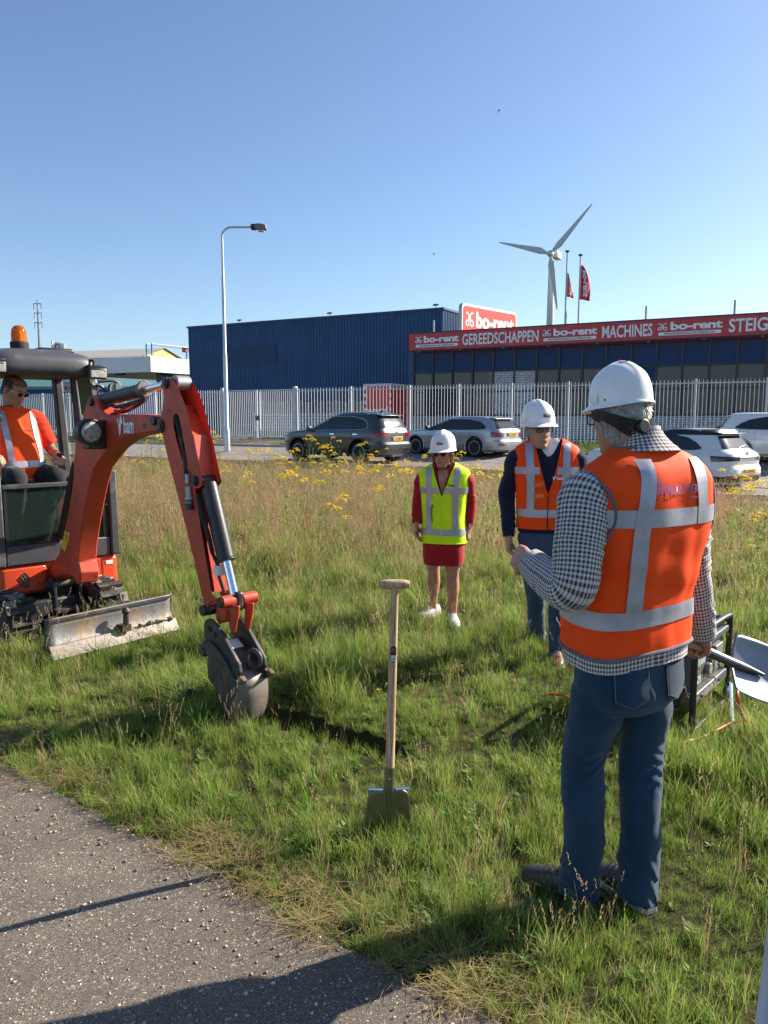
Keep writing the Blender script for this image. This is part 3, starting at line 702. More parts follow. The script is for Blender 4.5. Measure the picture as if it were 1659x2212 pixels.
# ================================================================= flags
FLAG_RED = mat('flag_red', (0.62, 0.035, 0.04), 0.7, var=0.1, scale=0.8)
for k, (px, ytop, y1, y2, wid) in enumerate(((1222.5, 546, 583, 641, 0.62), (1251, 554, 567, 647, 1.0))):
    Yf = 62.0; p = at(px-3, 700, Yf); zt = at(px+3, ytop, Yf).z
    fl = empty('flag_pole', (p.x, Yf, GZ), 0, ['flagpole with narrow furled red flag, left of the pair', 'flagpole with wider blowing red flag, right of the pair'][k], 'flagpole', 'flagpoles behind the showroom')
    lean = at(px+3, ytop, Yf).x-p.x
    MB().tube([(0, 0, 0), (lean, 0, zt-GZ)], [0.09, 0.055], 10).build('pole', mat('pole_grey', (0.45, 0.47, 0.5), 0.5), fl, smooth=True)
    MB().lathe([(0.06, 0), (0.17, 0.08), (0.17, 0.16), (0.05, 0.2)], 12, c=(lean, 0, zt-GZ)).build('finial', mat('finial_dark', (0.1, 0.1, 0.12), 0.4), fl, smooth=True)
    za = at(px, y1, Yf).z-GZ; zb2 = at(px, y2, Yf).z-GZ; q0 = at(px, y1, Yf).x; 
    def fpt(u, v, l=0.0, za=za, zb2=zb2, wid=wid, lean=lean, zt=zt):
        z = za+(zb2-za)*v; x = lean*(z/(zt-GZ))+0.07
        prof = math.sin(min(1, v*1.05+0.06)*math.pi*0.62)**0.8 * (1.0 if wid > 0.8 else (0.4+0.75*v))
        return Vector((x+u*wid*0.85*prof, 0.22*math.sin(u*5+v*4)*u-l, z-0.25*u*(1-v)-0.1*u))
    o = MB().grid(lambda a, b: fpt(a, b), 14, 24).build('flag_cloth', FLAG_RED, fl, smooth=True, recalc=False)
    t = fit_text(text_mesh('bo-rent', 1, bold=0.03), abs(za-zb2)*0.75, 1.0); hspan = abs(za-zb2)
    place_mesh(t, lambda x, y, z: fpt(0.5+y*0.55*(1 if wid > 0.8 else 0.9), 0.54+x/hspan, 0.06)); obj('lettering', t, WHITE_LET, fl)

# ================================================================= things far left: canopy, blue shed, yellow gable, pylon, flag
CANY = 74.0
c0 = at(325, 769, CANY); czt = c0.z; czb = at(325, 803, CANY).z
can = empty('station_canopy', (c0.x, c0.y, GZ), BR, 'white flat canopy roof on dark columns behind the excavator', 'canopy')
CANW = mat('canopy_white', (0.72, 0.72, 0.70), 0.5, var=0.05, scale=0.5)
cl_ = 14.0; cd_ = 14.0
m = MB(); m.box2((-cl_, 0, czb-GZ), (0, 0.2, czt-GZ)); m.build('front_fascia', CANW, can)
for k in range(3): MB().box2((0-0.2, 0.203+k*4.6, czb-GZ), (0.0, 0.203+(k+1)*4.6-0.03, czt-GZ-0.002)).build('side_fascia', CANW, can)
MB().box2((-cl_, 0.2, czb-GZ+0.12), (-0.2, cd_, czt-GZ-0.2)).build('roof_slab', mat('canopy_under', (0.5, 0.48, 0.44), 0.8), can)
for cx_, cy_ in ((-1.0, 2.2), (-2.3, 4.6), (-1.0, 12.0), (-12, 2.2)): MB().box2((cx_-0.28, cy_-0.28, 0), (cx_+0.28, cy_+0.28, czb-GZ+0.12)).build('column', mat('column_grey', (0.09, 0.09, 0.10), 0.7), can)
for cx_, cy_ in ((-5.5, 1.2), (-0.8, 7.5)): MB().box2((cx_-0.5, cy_-0.3, czb-GZ-0.12), (cx_+0.5, cy_+0.3, czb-GZ+0.115)).build('spotlight', mat('lamp_dark', (0.05, 0.05, 0.055), 0.5), can)
# blue pipe rack on the canopy
BP = mat('blue_pipe', (0.10, 0.24, 0.50), 0.5)
rk = empty('roof_pipe_rack', (c0.x, c0.y, czt-0.0), BR, 'blue pipe frame standing on the white canopy roof', 'frame')
a_ = 2.2; b_ = 12.0; hR = at(325, 741, CANY).z-czt
for x in (-0.4, -1.1):
    for y in (0.6, 6.0, b_): MB().cyl((x, y, -0.1), (x, y, hR), 0.08, n=6).build('upright', BP, rk)
    MB().cyl((x, 0.6, hR), (x, b_, hR), 0.07, n=6).build('rail', BP, rk)
for y in (5.4, 10.6): MB().box((-0.7, y, hR-0.2), (0.5, 0.4, 0.5)).build('clamp', mat('clamp_red', (0.3, 0.05, 0.05), 0.6), rk)
# blue shed with teal ribbed roof
SY = 104.0
q0 = at(0, 833, SY); q1 = at(440, 833, SY)
shed = empty('blue_shed', (q0.x-6, SY, GZ), 0, 'low blue shed with teal ribbed roof beyond the canopy', 'shed')
zl = at(200, 836, SY).z-GZ; SL = q1.x-q0.x+9; zr = at(200, 808, SY).z-GZ+1.0
MB().box2((0, 0, 0), (SL, 14, zl-0.35)).build('wall', mat('shed_blue', (0.03, 0.12, 0.42), 0.6), shed)
MB().box2((-0.3, -0.5, zl-0.347), (SL+0.3, 0.3, zl)).build('gutter', mat('shed_gutter', (0.30, 0.40, 0.43), 0.6), shed)
m = corrugated(0, SL, 0, 0, 1, pitch=0.36, depth=0.07); m.v = [(x, -0.3+z*7.5+0, zl+0.02+z*(zr-zl)-y) for x, y, z in m.v]; m.build('roof', mat('teal_roof', (0.05, 0.17, 0.20), 0.6, var=0.1), shed, recalc=False)
for k in range(6): MB().box2((1.5+k*6.0, -0.06, 0.6), (5.0+k*6.0, -0.003, zl-1.2)).build('door', mat('shed_door', (0.05, 0.2, 0.55), 0.6), shed)
# white fascia sign under the canopy
s0 = at(374, 797, 84); s1 = at(412, 811, 84)
js = empty('fascia_sign', (s0.x, 84, s1.z), 0, 'white sign with dark emblem and JOOL lettering under the canopy', 'sign')
ww = s1.x-s0.x; hh_ = s0.z-s1.z; NAVY_L = mat('navy_letter', (0.02, 0.02, 0.12), 0.5)
MB().box2((0, 0, 0), (ww, 0.15, hh_)).build('panel', WHITE, js)
MB().box2((0, -0.02, hh_*0.28), (ww*0.42, -0.004, hh_*0.40)).build('stripe', NAVY_L, js); MB().box2((ww*0.55, -0.02, hh_*0.28), (ww, -0.004, hh_*0.40)).build('stripe', NAVY_L, js)
MB().prism(rrect(ww*0.43, hh_*0.12, ww*0.54, hh_*0.9, 0.1, -0.02), (0, 0.015, 0)).build('emblem', NAVY_L, js)
t = fit_text(text_mesh('JOOL', 1, bold=0.02), ww*0.38, hh_*0.4); place_mesh(t, lambda x, y, z: Vector((ww*0.8+x, -0.025, hh_*0.72+y))); obj('lettering', t, NAVY_L, js)
for x in (0.3, ww-0.3): MB().box2((x-0.1, 0.16, -s1.z+GZ), (x+0.1, 0.3, hh_*0.5)).build('support', GREY_MET, js)
# red and white shop sign seen through the cab
r0 = at(135, 824, 72); r1 = at(168, 846, 72)
rs = empty('shop_sign', (r0.x, 72, r1.z), 0, 'white sign with red RW lettering seen through the cab window', 'sign')
ww = r1.x-r0.x; hh_ = r0.z-r1.z; MB().box2((0, 0, 0), (ww, 0.1, hh_)).build('panel', WHITE, rs); RL = mat('red_letter', (0.5, 0.03, 0.04), 0.5)
t = fit_text(text_mesh('JOONT', 1, bold=0.015), ww*0.8, hh_*0.2); place_mesh(t, lambda x, y, z: Vector((ww*0.52+x, -0.02, hh_*0.78+y))); obj('lettering', t, RL, rs)
t = fit_text(text_mesh('RW', 1, bold=0.04), ww*0.8, hh_*0.45); place_mesh(t, lambda x, y, z: Vector((ww*0.52+x, -0.02, hh_*0.32+y))); obj('lettering', t, RL, rs)
for x in (0.2, ww-0.2): MB().box2((x-0.06, 0.11, -r1.z+GZ), (x+0.06, 0.2, hh_*0.5)).build('support', GREY_MET, rs)
# building with yellow gable
YY = 128.0
g0 = at(352, 753, YY); g1 = at(300, 776, YY); g2 = at(398, 776, YY)
yb = empty('gabled_hall', (g0.x, YY, GZ), R(-20), 'grey roofed hall with yellow striped gable above the canopy', 'building')
hg = g0.z-GZ; he = at(352, 776, YY).z-GZ; hwid = 6.2; Ld = 60
m = MB(); 
m.prism([(-0.0, -hwid, 0), (0, hwid, 0), (0, hwid, he), (0, 0, hg), (0, -hwid, he)], (-Ld, 0, 0)); m.v = [(x, y, z) for x, y, z in m.v]; m.build('body', mat('hall_grey', (0.30, 0.29, 0.28), 0.8), yb)
ye = [mat('gable_yellow', (0.75, 0.55, 0.05), 0.6), mat('gable_pale', (0.55, 0.47, 0.22), 0.6)]
for k in range(22):
    y0 = -hwid+k*2*hwid/22; y1 = y0+2*hwid/22
    t0 = he+(hg-he)*(1-abs(y0)/hwid); t1 = he+(hg-he)*(1-abs(y1)/hwid)
    MB().prism([(0.004, y0, he-3), (0.004, y1, he-3), (0.004, y1, t1), (0.004, y0, t0)], (0.08, 0, 0)).build('gable_board', ye[k % 2], yb)
m = MB()
for sgn in (-1, 1): m.add([(0.4, sgn*(hwid+0.3), he-0.1), (0.4, 0, hg+0.08), (-Ld, 0, hg+0.08), (-Ld, sgn*(hwid+0.3), he-0.1)], [(0, 1, 2, 3)])
m.build('roof', mat('hall_roof', (0.36, 0.34, 0.31), 0.8), yb)
# distant pylon with its wires
PY = 330.0
pt_ = at(80, 648, PY); pbm = at(86, 760, PY)
py = empty('power_pylon', (pbm.x, PY, 0), 0, 'thin distant power mast left above the excavator cab', 'pylon')
PYM = mat('pylon_grey', (0.24, 0.26, 0.29), 0.7)
lean = pt_.x-pbm.x
MB().tube([(1.2, 0, 0), (lean*0.0, 0, pbm.z), (lean, 0, pt_.z)], [1.1, 0.6, 0.22], 6).build('mast', PYM, py)
for yy in (656, 676, 697):
    z = at(80, yy, PY).z; fx = lean*(z-pbm.z)/(pt_.z-pbm.z)
    MB().cyl((fx-1.6, 0, z), (fx+1.6, 0, z), 0.18, n=5).build('cross_arm', PYM, py)
    for sx in (-1.5, 1.5): MB().cyl((fx+sx, 0, z-2.4), (fx+sx, 0, z), 0.16, n=5).build('insulator', PYM, py)
WIRE = mat('wire_grey', (0.30, 0.33, 0.37), 0.6)
for yy, sx, tgt in ((656, 1.5, 684), (676, 1.5, 712), (697, 1.5, 735)):
    z = at(80, yy, PY).z; fx = pbm.x+lean*(z-pbm.z)/(pt_.z-pbm.z); e = at(410, tgt, PY+180); l = at(-120, yy+8, PY-40)
    pts = [Vector((fx+sx, PY, z-2.4)).lerp(e, t) - Vector((0, 0, 6*math.sin(math.pi*t))) for t in np.linspace(0, 1, 9)]
    tag(MB().tube(pts, 0.035, 4).build('power_line', WIRE), 'thin power line sagging right from the mast, %s' % {656: 'highest', 676: 'middle', 697: 'lowest'}[yy], 'power line', 'power lines at the mast')
    pts = [Vector((fx-1.5, PY, z-2.4)).lerp(l, t) - Vector((0, 0, 1.5*math.sin(math.pi*t))) for t in np.linspace(0, 1, 5)]
    tag(MB().tube(pts, 0.035, 4).build('power_line', WIRE), 'thin power line running left from the mast, %s' % {656: 'highest', 676: 'middle', 697: 'lowest'}[yy], 'power line', 'power lines at the mast')
# white flag above the cab roof
wf = at(113, 760, 90); ft = at(112.5, 735, 90)
ff = empty('white_flag', (wf.x, 90, GZ), 0, 'white flag with red emblem showing above the cab roof', 'flag')
MB().cyl((0, 0, 0), (0, 0, ft.z-GZ), 0.07, n=8).build('pole', mat('pole_grey', (0.45, 0.47, 0.5), 0.5), ff)
fw = at(141, 740, 90).x-wf.x; fz0 = at(112, 737, 90).z-GZ; fz1_ = at(112, 752, 90).z-GZ-0.3
fwp = lambda u, v, l=0.0: Vector((0.05+u*fw, 0.25*math.sin(u*6)-l, fz0+(fz1_-fz0)*v-0.35*u))
MB().grid(lambda a, b: fwp(a, b), 16, 8).build('flag_cloth', WHITE, ff, smooth=True, recalc=False)
v2, f = ribbon([(0.35+0.18*math.cos(a), 0.5+0.32*math.sin(a)) for a in np.linspace(0.4, 6.0, 16)]+[(0.62, 0.5)], 0.1); MB().add([fwp(p.x, p.y, 0.05) for p in v2], f).build('emblem', RL, ff, recalc=False)
# little white van parked behind the fence, seen between boom and arm
# ================================================================= mini excavator
XD = Vector((0.68, -0.733, 0)).normalized(); XN = Vector((-XD.y, XD.x, 0))
XC = Vector((-2.88, 6.64, 0)); XRZ = math.atan2(XD.y, XD.x); XP0 = Vector((-0.80, 4.30, 0))
YO = (XP0-XC).dot(XN)                         # boom plane in local y
XROT = Matrix.Rotation(-XRZ, 3, 'Z')
def xl(p): return XROT @ (Vector(p)-XC)
def z1(zx, zy, off=0.0):      # first close-up -> local point on a plane parallel to the boom
    return xl(onplane(zx*0.36376, 685.8+zy*0.36376, XP0+XN*off, XN))
def z2(zx, zy, off=0.0):      # bucket close-up
    return xl(onplane(384.0+zx*0.18597, 1206.9+zy*0.18597, XP0+XN*off, XN))
ORNG = mat('excavator_orange', (0.50, 0.056, 0.022), 0.5, var=0.12, scale=3.0, dirt=(0.07, 0.022, 0.014), dirt_amt=0.12, dirt_scale=11.0, bump=0.04, bscale=25)
ORNG2 = mat('excavator_hood', (0.66, 0.07, 0.025), 0.35, var=0.08, scale=3.0, dirt=(0.28, 0.05, 0.03), dirt_amt=0.08)
BLK = mat('black_paint', (0.022, 0.023, 0.027), 0.42, var=0.2, dirt=(0.09, 0.08, 0.07), dirt_amt=0.18, dirt_scale=5)
CABG = mat('cab_grey', (0.055, 0.058, 0.068), 0.5, var=0.15, dirt=(0.15, 0.13, 0.11), dirt_amt=0.22, dirt_scale=4)
RUB = mat('rubber', (0.018, 0.018, 0.018), 0.8, var=0.2, dirt=(0.10, 0.085, 0.065), dirt_amt=0.3, dirt_scale=9, bump=0.2)
STEELD = mat('dirty_steel', (0.075, 0.070, 0.068), 0.55, metal=0.4, var=0.25, dirt=(0.17, 0.115, 0.075), dirt_amt=0.30, dirt_scale=7, bump=0.15, bscale=40)
STEELW = mat('worn_steel', (0.17, 0.155, 0.15), 0.5, metal=0.35, var=0.2, dirt=(0.20, 0.145, 0.10), dirt_amt=0.4, dirt_scale=8, bump=0.15, bscale=50)
CHROME = mat('chrome_rod', (0.85, 0.86, 0.88), 0.12, metal=1.0, var=0.03)
CABGLASS = glass_mat('cab_glass', (0.05, 0.09, 0.075), 0.22)
PLATEW = mat('sticker_white', (0.72, 0.72, 0.70), 0.5, var=0.1, scale=15); STICKY = mat('sticker_yellow', (0.78, 0.52, 0.03), 0.5)
exc = empty('mini_excavator', XC, XRZ, 'orange mini excavator with black cab and boom reaching to the bucket in the grass', 'excavator')
hwB = 0.075
def plate(pts, off0, off1, name, mt, parent, zf=z1, bevel=0.008):
    P = [zf(a, b, off0) for a, b in pts]
    return MB().prism(P, (0, off1-off0, 0)).build(name, mt, parent, bevel=bevel)
# --- boom
boom_o = [(262, 1600), (285, 1500), (318, 1450), (350, 1400), (372, 1300), (402, 1170), (428, 1010), (440, 860), (446, 720), (468, 625), (500, 552), (520, 492), (536, 472), (556, 470), (574, 484), (588, 535), (625, 572), (680, 582), (740, 574), (880, 577), (935, 596), (962, 610), (966, 660), (945, 680), (852, 687), (780, 700), (721, 722), (648, 776), (589, 850), (557, 896), (530, 990), (506, 1110), (484, 1240), (466, 1370), (462, 1450), (478, 1520), (474, 1580), (455, 1585), (430, 1540), (395, 1526), (345, 1535), (318, 1565), (300, 1600)]
boom = plate(boom_o, -hwB, hwB, 'boom', ORNG, exc, bevel=0.01)
for a, b in ((545, 500), (920, 610)):                                     # pins
    c = z1(a, b, -hwB); MB().cyl(c+Vector((0, -0.02, 0)), c+Vector((0, hwB*2+0.02, 0)), 0.032, n=16).build('pin', BLK, boom, bevel=0.004)
c = z1(858, 645, -hwB); MB().cyl(c+Vector((0, -0.002, 0)), c+Vector((0, 0.01, 0)), 0.022, n=16).build('plug', BLK, boom)
# boom light
c = z1(540, 680, -hwB-0.11); bl = MB().cyl(c+Vector((-0.10, 0.0, 0)), c+Vector((0.01, 0, 0)), 0.085, 0.095, n=20).build('work_light', BLK, boom, bevel=0.008)
MB().box(c+Vector((-0.06, 0.05, -0.02)), (0.11, 0.13, 0.2)).build('bracket', BLK, bl, bevel=0.01)
MB().lathe([(0.072, 0), (0.06, 0.018), (0.02, 0.026)], 20, c=c+Vector((0.008, 0, 0)), axis=(1, 0, 0)).build('lens', mat('lamp_glass', (0.45, 0.43, 0.40), 0.15, var=0.3, scale=60), bl, smooth=True)
# stickers and lettering on the boom
for pts in ([(385, 1268), (412, 1280), (405, 1330), (375, 1318)], [(372, 1320), (402, 1335), (385, 1392), (360, 1355)]):
    MB().prism([z1(a, b, -hwB-0.0035) for a, b in pts], (0, 0.002, 0)).build('warning_sticker', STICKY, boom, bevel=0)
v_, f_ = ribbon([(0, 0), (1, 0), (0.5, 1)], 0.08, True)
for cx_, cy_, s_ in ((388, 1355, 22),): MB().add([z1(cx_-s_/2+p.x*s_, cy_+s_/2-p.y*s_, -hwB-0.005) for p in v_], f_).build('warning_mark', BLACK_LET, boom, recalc=False)
for k in range(5): MB().add([z1(383+k*2, 1290+k*6, -hwB-0.005), z1(400+k, 1283+k*7, -hwB-0.005), z1(400+k, 1286+k*7, -hwB-0.005), z1(383+k*2, 1293+k*6, -hwB-0.005)], [(0, 1, 2, 3)]).build('warning_mark', BLACK_LET, boom, recalc=False)
MB().prism([z1(a, b, -hwB-0.0035) for a, b in [(490, 575), (498, 590), (486, 612), (478, 598)]], (0, 0.002, 0)).build('sticker', PLATEW, boom)
def bam_logo(parent, fn, w, h, mt):
    """bird-like emblem and the word bam inside a w x h field centred on 0"""
    em = [[(0.0, 0.60), (0.22, 0.68), (0.30, 0.45), (0.42, 0.0), (0.62, 0.18), (0.72, 0.50), (1.0, 0.62), (0.86, 0.78), (0.70, 0.98), (0.60, 0.72), (0.48, 0.86), (0.50, 0.52), (0.34, 0.62), (0.22, 0.86)]]
    for poly in em: MB().add([fn(-w/2+p[0]*w*0.36, -h/2+p[1]*h) for p in poly], [tuple(range(len(poly)))]).build('emblem', mt, parent, recalc=False)
    t = fit_text(text_mesh('bam', 1, bold=0.025), w*0.58, h*0.72); place_mesh(t, lambda x, y, z: fn(w*0.21+x, y)); obj('lettering', t, mt, parent)
pc = z1(745, 640, -hwB); sc_ = (z1(845, 640, -hwB)-z1(745, 640, -hwB)).length/100
bam_logo(boom, lambda x, y: pc + Vector((x, -0.004, y)), 104*sc_, 60*sc_, WHITE_LET)
# --- arm: two side plates with an open channel above, boxed below
hwA = 0.072
arm_o = [(968, 420), (970, 385), (985, 362), (1010, 360), (1034, 376), (1062, 425), (1098, 515), (1130, 640), (1160, 760), (1186, 890), (1202, 960), (1198, 1000), (1180, 1016), (1160, 1014), (1168, 1090), (1196, 1270), (1232, 1490), (1258, 1640), (1290, 1672), (1284, 1700), (1240, 1712), (1212, 1700), (1196, 1640), (1150, 1430), (1080, 1150), (1010, 885), (972, 730), (956, 650), (962, 560), (972, 470)]
slot = [(1046, 566), (1062, 588), (1082, 680), (1102, 790), (1116, 880), (1104, 905), (1080, 840), (1048, 730), (1030, 640), (1028, 590)]
def holed(outer, hole, off0, off1, name, mt, parent):
    # bridge outer and hole into one keyhole ring
    k = min(range(len(outer)), key=lambda i: (outer[i][0]-hole[0][0])**2+(outer[i][1]-hole[0][1])**2)
    ring = outer[:k+1] + hole[:1] + hole[1:][::-1] + hole[:1] + outer[k:]
    o3 = lambda pts, off: [z1(a, b, off) for a, b in pts]
    bm = bmesh.new()
    for off in (off0, off1):
        vo = [bm.verts.new(p) for p in o3(outer, off)]; vh = [bm.verts.new(p) for p in o3(hole, off)]
        ed = [bm.edges.new((vo[i], vo[(i+1) % len(vo)])) for i in range(len(vo))] + [bm.edges.new((vh[i], vh[(i+1) % len(vh)])) for i in range(len(vh))]
        bmesh.ops.triangle_fill(bm, use_beauty=True, use_dissolve=False, edges=ed)
        if off == off0: A, B_ = vo, vh
        else:
            for P, Q in ((A, vo), (B_, vh)):
                n = len(P)
                for i in range(n): bm.faces.new((P[i], P[(i+1) % n], Q[(i+1) % n], Q[i]))
    bmesh.ops.recalc_face_normals(bm, faces=bm.faces); me = bpy.data.meshes.new(name); bm.to_mesh(me); bm.free()
    return obj(name, me, mt, parent)
# far plate uses the same outline shifted along its own plane (positions from the near plane keep their local x,z)
def shift(o, dy): 
    for v in o.data.vertices: v.co.y += dy
arm = empty('arm', (0, 0, 0), 0, parent=exc)
holed(arm_o, slot, -hwA, -hwA+0.022, 'side_plate', ORNG, arm)
o = holed(arm_o, slot, -hwA, -hwA+0.022, 'side_plate', ORNG, arm); shift(o, 2*hwA-0.022)
def web(pts, name, mt, inset=0.022):
    m = MB(); P = [z1(a, b, -hwA) for a, b in pts]; vs = []
    for p in P: vs += [p+Vector((0, inset, 0)), p+Vector((0, 2*hwA-inset, 0))]
    m.add(vs, [(2*i, 2*i+1, 2*i+3, 2*i+2) for i in range(len(P)-1)]); return m.build(name, mt, arm)
web([(1180, 1016), (1170, 1090), (1198, 1270), (1234, 1490), (1256, 1636)], 'front_web', ORNG)
web([(1130, 700), (1150, 820), (1165, 960), (1175, 1016)], 'channel_floor', ORNG)
web([(1035, 520), (1095, 650), (1128, 700)], 'upper_web', ORNG)
web([(962, 640), (978, 735), (1016, 885), (1086, 1150), (1156, 1430), (1202, 1640)], 'rear_web', ORNG)
web([(980, 430), (972, 500), (964, 570), (962, 640)], 'upper_rear_web', ORNG)
for a, b, r_ in ((988, 388, 0.036), (960, 645, 0.04), (1162, 970, 0.030)):
    c = z1(a, b, -hwA); MB().cyl(c+Vector((0, -0.016, 0)), c+Vector((0, 2*hwA+0.016, 0)), r_, n=18).build('pin', BLK, arm, bevel=0.004)
    MB().cyl(c+Vector((0, -0.022, 0)), c+Vector((0, -0.016, 0)), r_*0.6, n=12).build('pin_cap', STEELD, arm)
c = z1(1008, 368, -hwA); MB().cyl(c+Vector((0.01, 0.025, -0.02)), c+Vector((0.01, 2*hwA-0.025, -0.02)), 0.045, n=18).build('cross_tube', GREY_MET, arm, bevel=0.006)
# --- hydraulic cylinders
def cylinder(a, b, frac, r, rr, name, parent, offc=0.0, rod=CHROME):
    m = a.lerp(b, frac); cy = empty(name, (0, 0, 0), 0, parent=parent)
    MB().cyl(a, m, r, n=20).build('barrel', BLK, cy, bevel=0.004)
    MB().cyl(m, m.lerp(b, 0.06), r*1.12, n=20).build('gland', BLK, cy, bevel=0.004)
    MB().cyl(m, b, rr, n=16).build('rod', rod, cy, smooth=True)
    return cy
cylinder(z1(560, 502), z1(975, 402), 0.74, 0.047, 0.026, 'arm_cylinder', exc)
c = z1(852, 435); MB().cyl(c+Vector((-0.015, 0, 0.005)), c+Vector((0.03, 0, 0.012)), 0.055, n=18).build('cylinder_clamp', STEELW, exc, bevel=0.004)
cylinder(z1(1238, 985), z1(1392, 1650), 0.68, 0.051, 0.027, 'bucket_cylinder', exc)
cylinder(z1(452, 860, 0.02), z1(345, 1400, 0.02), 0.8, 0.034, 0.02, 'boom_cylinder', exc)
# hoses
def hose(pts, r, zf=z1, mt=RUB, name='hose', parent=None):
    return MB().tube(smoothpath([zf(*p) for p in pts], 6), r, 8).build(name, mt, parent or exc, smooth=True)
hose([(630, 540, 0.0), (650, 520, -0.04), (700, 530, -0.04), (780, 510, -0.03), (870, 480, -0.02)], 0.014)
hose([(600, 560, 0.02), (640, 545, 0.03), (740, 560, 0.02), (860, 495, 0.0)], 0.012)
hose([(660, 575, -0.02), (700, 560, -0.02), (780, 520, -0.02), (870, 480, 0.01)], 0.011, mt=ORNG)
hose([(1042, 580, -0.05), (1062, 640, -0.055), (1090, 760, -0.055), (1108, 880, -0.06), (1112, 960, -0.082)], 0.021)
hose([(1052, 570, 0.03), (1082, 680, 0.02), (1120, 800, 0.0), (1160, 880, 0.0)], 0.016)
hose([(1175, 1050, -0.06), (1200, 1180, -0.07), (1235, 1280, -0.06), (1262, 1400, -0.05)], 0.014)
hose([(1262, 1400, -0.05), (1292, 1470, -0.04), (1300, 1530, -0.03), (1335, 1640, -0.02)], 0.011)
m = MB(); m.cyl(z1(1112, 930, -0.085), z1(1116, 985, -0.085), 0.017, n=10); m.cyl(z1(1118, 1005, -0.085), z1(1122, 1065, -0.085), 0.019, n=10); m.cyl(z1(1122, 1065, -0.085), z1(1126, 1105, -0.085), 0.026, n=10); m.build('hose_coupling', GREY_MET, exc, smooth=True)
MB().cyl(z1(1124, 1080, -0.085), z1(1128, 1140, -0.085), 0.026, n=12).build('hose_cap', BLK, exc, smooth=True)
MB().box(z1(1303, 1500, -0.03), (0.05, 0.05, 0.06)).build('valve_block', PLATEW, exc, bevel=0.006)
# --- linkage at the arm tip
link = empty('bucket_link', (0, 0, 0), 0, parent=exc)
cA = z2(295, 600, -0.09); MB().cyl(cA+Vector((0, -0.01, 0)), cA+Vector((0, 0.20, 0)), 0.034, n=18).build('pin', BLK, link, bevel=0.005)
cB = z2(500, 512, -0.10); MB().cyl(cB, cB+Vector((0, 0.085, 0)), 0.036, n=18).build('tube', ORNG, link, bevel=0.004)
MB().cyl(cB+Vector((0, -0.012, 0)), cB, 0.030, n=18).build('pin_cap', BLK, link, bevel=0.004)
MB().cyl(cB+Vector((0, 0.135, 0)), cB+Vector((0, 0.235, 0)), 0.034, n=18).build('tube', ORNG, link, bevel=0.004)
MB().box(cB+Vector((0.0, 0.11, -0.005)), (0.07, 0.046, 0.11)).build('rod_eye', BLK, link, bevel=0.012)
lk = [(260, 590), (330, 500), (430, 455), (470, 460), (440, 490), (370, 520), (335, 590), (300, 640)]
for dy in (0.0, 0.15):
    o = plate(lk, -0.082, -0.064, 'link_bar', ORNG, link, z2); shift(o, dy)
lk2 = [(470, 560), (540, 560), (640, 560), (632, 660), (612, 760), (590, 880), (560, 870), (548, 760), (560, 640), (520, 600)]
for dy in (0.03, 0.125):
    o = plate(lk2, -0.082, -0.06, 'link_plate', ORNG, link, z2); shift(o, dy)
o = plate([(440, 560), (560, 560), (550, 720), (470, 760), (440, 700)], -0.05, 0.05, 'tip_block', ORNG, link, z2)
# --- quick coupler
cp_ = empty('quick_coupler', (0, 0, 0), 0, parent=exc)
cpl = [(300, 770), (315, 720), (345, 698), (385, 712), (430, 760), (500, 850), (600, 1040), (700, 1225), (718, 1330), (660, 1410), (600, 1385), (545, 1210), (430, 1020), (330, 940), (308, 860)]
for dy in (0.0, 0.17):
    o = plate(cpl, -0.10, -0.078, 'side_plate', STEELD, cp_, z2, 0.004); shift(o, dy)
P = [z2(a, b, -0.078) for a, b in ((470, 960), (560, 1085), (640, 1230), (690, 1330))]
m = MB(); vs = []
for p in P: vs += [p, p+Vector((0, 0.148, 0))]
m.add(vs, [(2*i, 2*i+1, 2*i+3, 2*i+2) for i in range(len(P)-1)]); m.build('floor_plate', STEELD, cp_)
f0, f1 = P[0].lerp(P[1], 0.15), P[0].lerp(P[1], 0.95); up_ = Vector((0.012, 0, 0.010))
m = MB(); m.add([f0+up_+Vector((0, 0.035, 0)), f0+up_+Vector((0, 0.115, 0)), f1+up_+Vector((0, 0.115, 0)), f1+up_+Vector((0, 0.035, 0))], [(0, 1, 2, 3)]); m.build('type_plate', PLATEW, cp_)
for a, b in ((370, 820), (432, 880)):
    c = z2(a, b, -0.10); MB().cyl(c+Vector((0, -0.012, 0)), c, 0.017, n=6).build('bolt', STEELD, cp_)
c = P[3].lerp(P[2], 0.2)+Vector((0.03, 0.10, 0.01)); MB().tube([c+Vector((0.0, 0.0, 0))+Vector((0.05*math.sin(a), 0.012*math.sin(a), 0.05-0.05*math.cos(a))) for a in np.linspace(0.2, 6.0, 14)], 0.014, 8).build('lifting_eye', STEELD, cp_, smooth=True)
for dy in (-0.115, 0.085):
    c = z2(660, 1300, -0.0); MB().box(Vector((c.x, YO+dy+0.015, c.z)), (0.10, 0.03, 0.075), Matrix.Rotation(R(35), 3, 'Y')).build('lock_block', STEELD, cp_, bevel=0.006)
c = z2(700, 1330, 0.0); MB().cyl(Vector((c.x, YO-0.12, c.z)), Vector((c.x, YO+0.12, c.z)), 0.026, n=14).build('lock_pin', STEELD, cp_, smooth=True)
